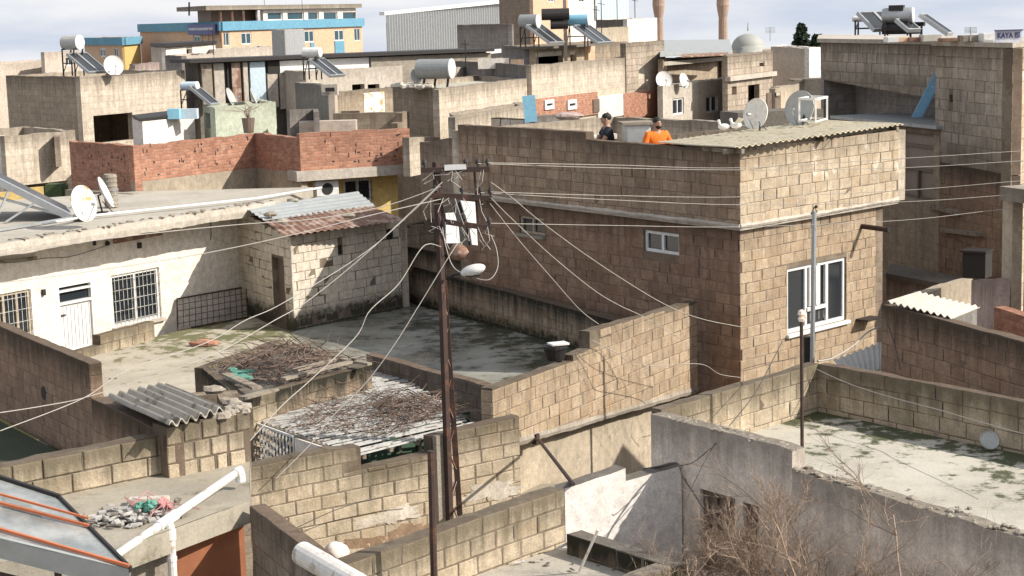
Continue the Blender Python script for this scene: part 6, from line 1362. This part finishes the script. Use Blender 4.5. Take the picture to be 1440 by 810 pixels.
dish('satellite dish seen edge-on in front of the rusty boards', D(326, 138, 56), (.85, -.1, .35), .35, 'dish_gray', D(330, 150, 56))
dish('satellite dish seen edge-on in front of the pale sheets', D(358, 138, 56), (.88, .1, .35), .33, 'dish_gray', D(366, 150, 56))
bldg('green_house', 'pale green plastered roof room with a potted plant in front', (302, 151, 53), (286, 55), (388, 55.5), 4, 'plaster_grn', par=.1, holesL=((288, 158, 297, 182, 'o'),), sideL='plaster_grn')
bldg('white_shed', 'low white-walled roof room with a thin black roof line, behind the red bricks', (200, 171, 51), (186, 53), (274, 54), 4, 'plaster_w2', par=-.02)
m = MB(); m.prism([D(196, 170, 50.8), D(268, 168, 53.6), D(262, 166, 56), D(186, 168, 53)], D(200, 170, 51).z, D(200, 170, 51).z+.08); tag(m.build('roof_sheet', M['steel']), 'thin dark roof sheet over the low white roof room behind the red bricks', 'roof sheet')
m = MB(); q = D(245, 160, 52.5); m.box(q, (.35, .35, .3)); tag(m.build('blue_drum', M['blue_l']), 'small blue drum on the low roof left of the pale green room', 'drum')
m = MB(); m.box(D(264, 160, 52.8), (.6, .35, .3)); tag(m.build('pale_chest', M['blue_sheet']), 'pale blue chest right of the small blue drum', 'chest')
T = thing('potted_plant', 'dead plant in a dark pot on the roof edge before the pale green room', 'potted plant', D(350, 187, 49)); q = OG[T.name]; m = MB(); m.lathe(q, (0, 0, 1), [(0, .001), (0, .14), (.42, .19), (.42, .001)], 14); m.build('pot', M['brown_d'], T)
m = MB()
for i in range(16): m.tube([q+Vector((0, 0, .4)), q+Vector((rnd.gauss(0, .1), rnd.gauss(0, .1), .6)), q+Vector((rnd.gauss(0, .3), rnd.gauss(0, .2), .6+rnd.uniform(0, .3)))], .008, 3)
m.build('stems', M['twig'], T)
# middle group
bldg('plaster_house', 'gray-brown plastered house side with a boxed vent, upper centre left', (470, 122, 55), (415, 60), (474, 56), 4, 'plaster_far', par=.2, sideL='plaster_gry')
m = MB(); m.box(D(464, 126, 54.4), (.5, .4, .34)); T = m.build('vent_box', M['conc_l']); tag(T, 'square concrete vent box at the top of the gray-brown house', 'vent'); m = MB(); m.box(D(464, 126, 54.1), (.28, .1, .12)); m.build('opening', M['black'], T)
bldg('block_house', 'pale rough house wall with two small dark openings, upper centre left', (430, 100, 60.2), (400, 62), (566, 64), 4, 'conc_l', par=.2, holesR=((495, 119, 513, 128, 'o'), (517, 119, 534, 128, 'o')))
bldg('block_house', 'tan wall with a rust-stained white patch, upper centre left', (470, 131, 56), (468, 57), (553, 59), 4, 'far_tan', par=.2)
A, B = D(500, 140, 56.2), D(532, 140, 57.2); f = Face(A, B); h = f.hole(501, 131, 531, 157); m = MB(); m.quad([f.pt(h[0], h[2], .3), f.pt(h[1], h[2], .3), f.pt(h[1], h[3], .3), f.pt(h[0], h[3], .3)]); m.quad([f.pt(h[0], h[2], .28), f.pt(h[0], h[3], .28), f.pt(h[1], h[3], .28), f.pt(h[1], h[2], .28)]); tag(m.build('stained_sheet', M['dish_rust']), 'white sheet with rust stains on the tan wall', 'sheet')
A, B = D(468, 160, 50.5), D(575, 158, 50.5); f = Face(A, B); m = MB(); wall(m, f, 6.4, [(0, f.L*.93, A.z, A.z), (f.L*.93, f.L, A.z, A.z)], .2); f5 = Face(D(552, 187, 48.6), D(575, 158, 50.5)); wall(m, f5, 6.4, [(0, f5.L*.3, 6.9, 6.9), (f5.L*.3, f5.L*.6, 7.1, 7.1), (f5.L*.6, f5.L, 7.35, 7.35)], .2); tag(m.build('parapet_wall', M['far_tan']), 'tan parapet with a stepped right end just above the red brick floor', 'wall')
m = MB(); f = Face(D(407, 155, 50), D(440, 156, 50.4)); wall(m, f, 6.4, [(0, f.L, D(407, 155, 50).z, D(407, 155, 50).z)], .2); f = Face(D(440, 156, 50.4), D(441, 156, 48.5)); wall(m, f, 6.4, [(0, f.L, D(407, 155, 50).z, D(407, 155, 50).z)], .15); tag(m.build('parapet_wall', M['far_gray']), 'small gray walled corner on the roof above the red bricks', 'wall')
m = MB(); m.box(D(462, 182, 49.6), (1.6, .5, .5)); tag(m.build('concrete_block', M['plaster_far']), 'pale gray concrete box on the roof behind the red bricks', 'box')
bldg('block_house', 'brown block house with the big horizontal white tank on its roof', (617, 125, 50), (552, 54.5), (741, 56), 3, 'far_pale', par=.15, sideL='far_brown', roof='roof_l')
T = thing('water_tank', 'big horizontal white cylindrical water tank on short legs on the brown block house', 'water tank', D(612, 121, 51)); q = D(612, 97, 51.3); m = MB(); ax = Vector((1, -.35, 0)).normalized()
m.lathe(q-ax*.52, ax, [(-.08, .001), (-.05, .2), (0, .29), (1.02, .29)], 24); m.build('tank', M['tan_sheet'], T, smooth=False); m = MB(); m.lathe(q+ax*.5, ax, [(0, .295), (.03, .295), (.06, .2), (.08, .001)], 24); m.build('tank_end', M['dishm'], T)
for s_ in (-.35, .0, .4): m = MB(); m.beam(q+ax*s_+Vector((0, 0, -.25)), q+ax*s_+Vector((-.05, 0, -.55)), .05); m.beam(q+ax*s_+Vector((0, .2, -.22)), q+ax*s_+Vector((-.05, .25, -.55)), .05); m.build('leg', M['steel'], T)
dish('small whitish dish left of the big horizontal tank', D(585, 107, 51.5), (.6, -.7, .2), .2, 'dishm', D(584, 120, 51.5))
bldg('block_house', 'lower sunlit stepped wall right of the brown block house', (640, 165, 45), (632, 47), (742, 50), 4, 'far_pale', par=.1)
m = MB(); q = D(745, 153, 41); m.box(q, (.3, .1, .62), M=Matrix.Rotation(-.08, 3, 'Y')); tag(m.build('blue_door', M['blue_l']), 'pale blue panel standing on the far terrace, above the big house parapet', 'panel')
m = MB(); q = D(800, 163, 41); m.ball(q, .22, 12, sc=(1.6, 1, .4), jit=.2); tag(m.build('cloth_bundle', M['pink']), 'pinkish bundle lying on the far terrace wall', 'bundle'); bpy.data.objects['cloth_bundle'].data.materials[0] = M['plaster_pink']
m = MB(); f = Face(D(752, 162, 41.5), D(815, 160, 42.5)); wall(m, f, 6.5, segs_px(f, [((752, 163), (815, 160))]), .2); tag(m.build('low_wall', M['far_gray']), 'low dark wall with a pinkish bundle on it behind the terrace', 'wall')
# centre: house with brick ground floor
T, fL, fR, rz = bldg('block_house', 'wide pale block house over a patched red brick lower floor, behind the terrace', (747, 92, 56), (640, 64), (936, 66), 3, 'far_pale', par=.2, sideL='far_gray')
R = Matrix((fR.d, fR.n, Vector((0, 0, 1)))).transposed()
for (x0, x1, mt, y0, y1) in ((748, 838, 'redbrick', 140, 160), (838, 874, 'plaster_w', 136, 162), (874, 930, 'redbrick', 132, 160)):
    a = fR.uz(x0, y0); b = fR.uz(x1, y1); m = MB(); m.box(fR.pt((a[0]+b[0])/2, (a[1]+b[1])/2, .03), (b[0]-a[0], .1, a[1]-b[1]), M=R); m.build('patched_wall', M[mt], T)
fq2 = Face(fR.pt(0, 0, .09), fR.pt(fR.L, 0, .09))
for (x0, x1) in ((765, 778), (797, 810)): h = fq2.hole(x0, 141, x1, 153); fo_ = window(T, fq2, h, M['white'], M['glassd'], 1, fw=.12, depth=-.02)
h = fR.hole(830, 140, 839, 157); m = MB(); m.box(fR.pt((h[0]+h[1])/2, (h[2]+h[3])/2, .09), (h[1]-h[0], .06, h[3]-h[2]), M=R); m.build('opening', M['brown_d'], T)
bldg('block_house', 'taller pale block room with one dark window left of the first minaret', (880, 61, 62.6), (872, 63.6), (934, 66), 3, 'stone', par=.2, holesR=((898, 93, 915, 119),), frame='brown_d', sideL='far_gray')
T, fL, fR, rz = bldg('plaster_house', 'dark shaded roof rooms under the twin solar heaters, upper centre', (751, 66, 60), (706, 64), (882, 66), 5, 'far_tan', par=.2, sideL='far_gray', holesR=((753, 74, 792, 92, 'o'), (802, 72, 811, 91, 'o')))
m = MB(); f = fR; R = Matrix((f.d, f.n, Vector((0, 0, 1)))).transposed(); a = f.uz(822, 62); b = f.uz(832, 92); m.box(f.pt((a[0]+b[0])/2, (a[1]+b[1])/2, .05), (b[0]-a[0], .2, a[1]-b[1]), M=R); m.build('orange_pillar', M['plaster_peach'], T)
m = MB(); m.prism([f.pt(-.1, 0, .5), f.pt(f.L*.55, 0, .5), f.pt(f.L*.55, 0, -1), f.pt(-.1, 0, -1)], f.uz(751, 69)[1], f.uz(751, 66)[1]); m.build('roof_slab', M['conc_d'], T)
m = MB(); 
for (x0, x1, mt, lb, y0) in ((672, 716, 'plaster_w', 'white low box wall below the gray block wall', 83), (718, 737, 'plaster_peach', 'orange-brown brick patch of wall right of the white box', 84)):
    m = MB(); a, b = D(x0, y0, 59.5), D(x1, 96, 59.5); m.box(((a.x+b.x)/2, 59.7, (a.z+b.z)/2), (b.x-a.x, .4, a.z-b.z)); tag(m.build('low_box_wall', M[mt]), lb, 'wall')
heater('solar heater with a white-ended tank, left one of the pair at upper centre', D(745, 66, 60), -.4, .24, .62, .62, npan=2, tm='tan_sheet', pr=85, pl=1.0, pw=.5)
heater('solar heater with blue tanks, right one of the pair at upper centre', D(812, 66, 61), -.3, .20, .8, .72, npan=2, tm='blue_l', pr=80, pl=1.0, pw=.55)
m = MB(); q = D(782, 20, 60.5); m.lathe(q-Vector((.5, 0, 0)), (1, 0, 0), [(0, .001), (0, .2), (.95, .2), (.95, .001)], 14); m.lathe(q-Vector((.2, 0, .35)), (1, 0, 0), [(0, .001), (0, .16), (.6, .16), (.6, .001)], 14); T = m.build('water_tank', M['steel']); tag(T, 'two dark tanks on a post between the solar heaters', 'water tank')
m = MB(); m.beam(q+Vector((.3, 0, .9)), q+Vector((.3, 0, -1.6)), .12); m.build('post', M['brown_p'], T)
bldg('block_wall_house', 'gray bare block building low in front of the grey metal hall', (720, 34, 82), (645, 90), (722, 83), 0, 'far_gray', par=.2, sideL='far_gray')
bldg('tower_block', 'tall tan apartment tower cut off by the top edge', (748, -40, 95), (700, 100), (796, 101), -5, 'plaster_peach', par=.3, cat='apartment block', sideL='plaster_far', holesR=((771, -4, 779, 4),)) if False else None
T, fL, fR, rz = bldg('apartment_block', 'tall peach apartment tower with its shaded side coloured brown, cut off by the top edge of the picture', (748, -60, 95), (700, 100), (797, 101), -5, 'plaster_peach', par=.3, cat='apartment block', sideL='far_brown', holesR=((771, -8, 780, 3),))  # left side browner: its shade is put into the colour
T, fL, fR, rz = bldg('apartment_block', 'white and pale blue building behind the blue solar tanks', (798, -40, 105), (790, 106), (880, 112), -5, 'blue_sheet' if False else 'plaster_w', par=.3, cat='apartment block', holesR=((806, 11, 822, 15), (814, -6, 822, 3)))
m = MB(); q0, q1 = fR.pt(fR.uz(835, 0)[0], 0, .1), fR.pt(fR.L, 0, .1); zt_ = fR.uz(835, -30)[1]; corr(m, Vector((q0.x, q0.y, zt_)), Vector((q1.x, q1.y, zt_)), Vector((q1.x, q1.y, fR.uz(870, 27)[1])), Vector((q0.x, q0.y, fR.uz(840, 28)[1])), 10, .07, .02); m.build('sheet_cladding', M['blue_sheet'], T)
bldg('cream_house', 'cream flat-fronted house left of the first minaret', (882, 27, 84), (838, 88), (924, 90), 0, 'plaster_w', par=.2, sideL='conc_d')
bldg('cream_house', 'yellowish rough house under the cream one, beside the collectors', (836, 40, 74), (830, 75), (884, 78), 0, 'plaster_b', par=.2)
# grey industrial hall
T = thing('metal_hall', 'large gray corrugated metal hall with a sloping roof line', 'hall', D(620, 100, 130)); q0, q1 = D(543, 21, 128), D(703, 4, 140); f = Face(q0, q1); m = MB()
corr(m, q0, q1, Vector((q1.x, q1.y, -4)), Vector((q0.x, q0.y, -4)), 46, .08, .03, per=6); m.build('corrugated_wall', M['galv'], T)
m = MB(); m.prism([f.pt(.2, 0, -.2), f.pt(f.L, 0, -.2), f.pt(f.L, 0, -.2)+Vector((0, 8, 0)), f.pt(.3, 0, -.2)+Vector((0, 8, 0))], -4, q0.z-.6); m.build('body', M['galv'], T)
m = MB(); m.beam(q0+Vector((-.3, 0, .1)), q1+Vector((.2, 0, .1)), .5, .25); m.build('roof_edge', M['white'], T)
m = MB(); q = D(600, 80, 70); sheet(m, [D(610, 84, 68), D(705, 74, 70), D(705, 71, 76), D(600, 80, 74)], .08); tag(m.build('roof_sheet', M['white']), 'long thin white roof sheet below the gray metal hall', 'roof sheet')
# right centre houses
T, fL, fR, rz = bldg('stone_house', 'stone house with a dark doorway opening right of the pale house with two dishes', (1023, 79, 62), (1018, 64), (1086, 66), 2, 'stone', par=.2, holesR=((1029, 122, 1036, 133, 'o'), (1052, 120, 1068, 143, 'o'), (1068, 86, 1075, 93, 'o')))
m = MB(); m.box(fR.pt(fR.L/2, fR.uz(1040, 109)[1], .05), (fR.L+.2, .2, .16), M=Matrix((fR.d, fR.n, Vector((0, 0, 1)))).transposed()); m.build('cornice', M['conc_l'], T)
T, fL, fR, rz = bldg('pale_house', 'pale plastered house with two windows and two dishes on its terrace', (932, 121, 60), (928, 61), (1032, 66), 2, 'conc_l', par=.12, holesR=((946, 139, 962, 160), (993, 135, 1010, 157)))
bldg('terrace_room', 'open shaded roof room above the pale plastered house', (932, 83, 64), (928, 65), (1024, 69), 4, 'far_tan', par=.1, holesR=((934, 84, 1021, 117, 'o'),))
m = MB(); f = Face(D(936, 83, 66), D(1024, 83, 70)); wall(m, f, 5, [(0, f.L, D(936, 83, 66).z, D(936, 83, 66).z)], .2); tag(m.build('back_wall', M['stone']), 'rough stone back wall inside the open roof room', 'wall')
m = MB(); sheet(m, [D(928, 80, 63.5), D(1030, 76, 68), D(1026, 59, 84), D(930, 60, 80)], .12); tag(m.build('gray_roof', M['sheet_gray']), 'large gray sloping sheet roof above the open roof room', 'roof')
m = MB(); sheet(m, [D(958, 81, 62.8), D(1020, 78, 65.6), D(1024, 75, 67), D(958, 78, 64)], .05); tag(m.build('red_sheet', M['rust_l']), 'narrow red sheet along the edge of the large gray roof', 'roof sheet')
dish('left white satellite dish on the terrace of the pale house', D(934, 112, 60.5), (.3, -.9, .2), .3, 'dishm', D(934, 122, 60.5)); dish('right white satellite dish on the terrace of the pale house', D(962, 113, 61), (.75, -.6, .2), .26, 'dishm', D(960, 122, 61))
bldg('beige_wall_house', 'plain beige building with a white end left of the tall block house', (1138, 68, 74), (1084, 80), (1154, 76), 0, 'plaster_w2', par=.1, sideL='plaster_far')
bldg('low_house', 'low house with a brown door between the stone house and the tall block house', (1090, 124, 56), (1084, 57), (1170, 60), 2, 'plaster_b', par=.1, holesR=((1083, 131, 1098, 156, 'd'),))
m = MB(); q = D(1160, 122, 50); m.box(q, (1.3, 1, .5)); tag(m.build('roof_box', M['conc_d']), 'dark brown box on the roof left of the tall block house', 'box'); m = MB(); m.box(D(1143, 112, 50), (1.3, .7, .06)); tag(m.build('roof_board', M['wood']), 'thin brown board lying over the dark box left of the tall block house', 'board')
# mosque
Y = 170; T = thing('mosque', 'mosque with a gray dome and a square stone body behind the roofs', 'mosque', D(1050, 90, Y)); q = D(1052, 67, Y)
m = MB(); m.lathe(q, (0, 0, 1), [(-2, 1.6), (0, 1.6)]+[(1.35*math.sin(a_*math.pi/16), 1.6*math.cos(a_*math.pi/16)) for a_ in range(9)], 28); m.build('dome', M['lead'], T, smooth=True)
m = MB(); m.lathe(q, (0, 0, 1), [(1.6, .08), (2.4, .03), (2.5, .001)], 6); m.build('finial', M['lead'], T); m = MB(); m.box(q+Vector((.6, 2, -3.2)), (6, 6, 6)); m.build('body', M['plaster_far'], T)
for (px, lb, Yp) in ((927, 'left brown-orange minaret with a balcony, cut off by the top edge', 165), (1017, 'right brown-orange minaret with a balcony beside the dome', 160)):
    q = D(px, 70, Yp); T = thing('minaret', lb, 'minaret', (q.x, q.y, -5), 'minarets'); m = MB(); w0 = .43; hb = D(px, 24, Yp).z; m.lathe((q.x, q.y, 0), (0, 0, 1), [(-5, w0*1.15), (hb-1.2, w0*.95), (hb, w0*.9)], 14); m.build('shaft', M['minaret'], T)
    m = MB(); m.lathe((q.x, q.y, hb), (0, 0, 1), [(0, w0*.92), (.5, w0*1.15), (1.0, w0*1.3), (1.02, w0*1.35), (1.7, w0*1.3), (1.7, w0*.8)], 16); m.build('balcony', M['minaret'], T); m = MB(); m.lathe((q.x, q.y, hb+1.6), (0, 0, 1), [(0, w0*.72), (5, w0*.7), (5.1, w0*.85), (8.5, .02)], 14); m.build('upper_shaft', M['minaret'], T)
# dark conifers
for (px, py, h, w_, lb, sd_) in ((1127, 66, 1.3, .8, 'taller dark conifer behind the plain beige building', 1), (1148, 67, .7, .6, 'shorter dark conifer right of the taller one', 2)):
    q = D(px, py, 110)-Vector((0, 0, 2.5)); T = thing('conifer_tree', lb, 'tree', q, 'far conifers'); r = random.Random(sd_); m = MB(); m.tube([q, q+Vector((0, 0, 2.3+h))], .15, 6, .02); m.build('trunk', M['wood'], T); m = MB()
    for i in range(1500):
        z = r.random()**.8; rad = w_*(1-z)**.8*(.65+.5*abs(math.sin(z*19))); th = r.uniform(0, 6.28); rr = rad*math.sqrt(r.random())*1.05; p = q+Vector((math.cos(th)*rr, math.sin(th)*rr, 1.2+z*(1.4+h))); a = Vector((math.cos(th), math.sin(th), r.gauss(-.3, .3)))*.2; b = Vector((r.gauss(0, .07), r.gauss(0, .07), r.gauss(0, .05)))
        m.mesh([p-b, p+b, p+a+b, p+a-b], [(0, 1, 2, 3)])
    m.build('crown', M['foil'], T)
for (px, py, Yp, h, lb) in ((1083, 48, 60, .5, 'TV antenna on the stone house roof near the dome'), (1365, 48, 34, .35, 'TV antenna on the tall block house roof, left of the sign')):
    q = D(px, py+10, Yp); T = thing('tv_antenna', lb, 'antenna', q, 'TV antennas'); m = MB(); t_ = D(px, py-10, Yp); m.tube([q, t_], .012, 5)
    for i in range(5): c_ = lerp(q, t_, .6+.09*i); m.tube([c_-Vector((h*.35, 0, 0)), c_+Vector((h*.35, 0, 0))], .006, 4)
    m.build('mast', M['galv'], T)

# a few bits of real clutter seen along the roofs
for (px, py, Y, h, lb) in ((285, 60, 76, .5, 'short iron rods sticking up from the white-fronted roof house'),):
    q = D(px, py, Y); T = thing('iron_rods', lb, 'rods', q); 
    for i in range(4): m = MB(); m.tube([q+Vector((i*.25, .1*(i % 2), 0)), q+Vector((i*.25+.03, .1*(i % 2), h+.1*(i % 3)))], .015, 4); m.build('rod', M['rust'], T)
# rubble and debris on the far terrace and roofs
def debris(label, a, b, n, z0, mat, s=.08):
    m = MB(); r = random.Random(n)
    for i in range(n):
        p = lerp(a, b, r.random())+Vector((r.gauss(0, .12), r.gauss(0, .25), 0)); p.z = z0+r.uniform(0, .06)
        if r.random() < .5: m.ball(p, s*r.uniform(.5, 1.3), 6, jit=.5, sc=(1.3, 1, .6))
        else: m.box(p, (s*r.uniform(1, 4), s*r.uniform(.6, 2), s*r.uniform(.3, 1)), M=Matrix.Rotation(r.uniform(0, 3), 3, 'Z')@Matrix.Rotation(r.uniform(-.4, .4), 3, 'X'))
    o = m.build('debris', M[mat]); tag(o, label, 'debris'); o['kind'] = 'stuff'
a_, b_ = D(690, 168, 41), D(850, 176, 38.5); debris('whitish rubble lying along the far edge of the terrace', a_, b_, 130, 7.28, 'asb_w', .11)
a_, b_ = D(560, 125, 52), D(605, 123, 51); debris('pale rubble around the legs of the big horizontal tank', a_, b_, 60, D(590, 122, 51.5).z, 'asb_w', .1)
q1_, q2_ = P(150, 530, 3.4), P(240, 545, 3.4); debris('small bits of rubble scattered over the pale yard', q1_, q2_, 12, 3.36, 'conc', .03)
q1_, q2_ = P(1160, 655, 4.7), P(1400, 730, 4.7); debris('a few chips scattered over the pale flat roof', q1_, q2_, 12, 4.66, 'conc', .025)
q1_, q2_ = P(720, 795, 4.2), P(900, 800, 4.2); debris('chips and dirt on the small roof at the bottom', q1_, q2_, 16, 4.17, 'conc_d', .03)
# flat dark patches: shade of missing joints put on the brick parapets
r = random.Random(12)
for o in [o for o in bpy.data.objects if o.name.startswith('brick_wall') and o.parent]:
    pass
for (p, q, zl_, zh_) in ((c_rb, r_rb, 6.3, ZR-.08), (k_rb, e_rb, 6.35, ZR-.02), (l_rb, c_rb, 6.1, ZR-.1)):
    f = Face(p, q); m = MB()
    for i in range(24):
        u, z = r.uniform(.2, f.L-.2), r.uniform(zl_, zh_); w_, h_ = r.choice(((.03, .09), (.05, .07), (.08, .04), (.025, .12))); m.quad([f.pt(u, z, .003), f.pt(u+w_, z+.01, .003), f.pt(u+w_*.8, z+h_, .003), f.pt(u-.01, z+h_, .003)])
    o = m.build('brick_gap_shade', M['dark'], T_rb); o['kind'] = 'stuff'
bldg('low_house', 'small low gray-pink roof room between the raised water heater and the white-fronted house', (190, 91, 63), (182, 64), (224, 65.5), 3, 'plaster_pink', par=.1, sideL='far_gray')
bldg('low_house', 'small pale roof room behind the big horizontal tank', (640, 96, 62), (632, 63), (668, 64), 3, 'plaster_far', par=.1)
for k9, (px, py, Y, h9) in enumerate(((839, 39, 74, .9), (846, 39, 74, 1.2), (868, 27, 86, 1.3), (893, 25, 86, 1.0), (300, 68, 80, .9), (372, 11, 147, 2.2), (425, 10, 148, 1.6), (655, 92, 62, .9))):
    q = D(px, py, Y); m = MB(); m.tube([q-Vector((0, 0, .3)), q+Vector((0, 0, h9))], .02, 5); m.tube([q+Vector((-.15, 0, h9*.85)), q+Vector((.15, 0, h9*.8))], .012, 4)
    tag(m.build('roof_aerial', M['steel']), ('thin aerial rod on the yellowish rough house, left one', 'thin aerial rod on the yellowish rough house, right one', 'thin aerial rod at the left of the cream house roof', 'thin aerial rod in the middle of the cream house roof', 'thin aerial rod on the slanting concrete roof room', 'aerial rod at the left of the glazed top floor', 'aerial rod in the middle of the glazed top floor', 'thin aerial rod behind the big horizontal tank')[k9], 'aerial', 'roof aerials')
# neighbours just outside the right and left edges, for views from a step aside
for (x, y, w_, d_, h_, mt, lb) in ((19, 42, 9, 8, 6.6, 'far_pale', 'pale block house just beyond the right edge'), (17, 28, 8, 7, 5.2, 'far_tan', 'low tan house just beyond the right edge'), (24, 60, 12, 10, 6.8, 'plaster_far', 'beige house farther back beyond the right edge'), (40, 85, 14, 12, 6.5, 'far_tan', 'tan house far back beyond the right edge'), (-24, 40, 9, 10, 5.2, 'far_tan', 'low tan house just beyond the left edge'), (-34, 66, 12, 12, 6.2, 'far_pale', 'pale house farther back beyond the left edge')):
    T = thing('town_house', lb, 'house', (x, y, 0), 'town houses beyond the edges'); m = MB(); m.prism([(x-w_/2, y-d_/2), (x+w_/2, y-d_/2+.6), (x+w_/2-.4, y+d_/2), (x-w_/2-.3, y+d_/2)], -1, h_); m.build('wall', M[mt], T)
    m = MB(); m.box((x-w_*.2, y, h_+.7), (w_*.35, d_*.3, 1.4)); m.build('stair_room', M['conc_l'], T)
for o in bpy.data.objects:
    if o.name.split('.')[0] in ('coping', 'loose_mortar', 'mortar_lumps', 'dirt_clod', 'rubble', 'string', 'tie_wires', 'rubble_heap', 'scribble'): o['kind'] = 'stuff'
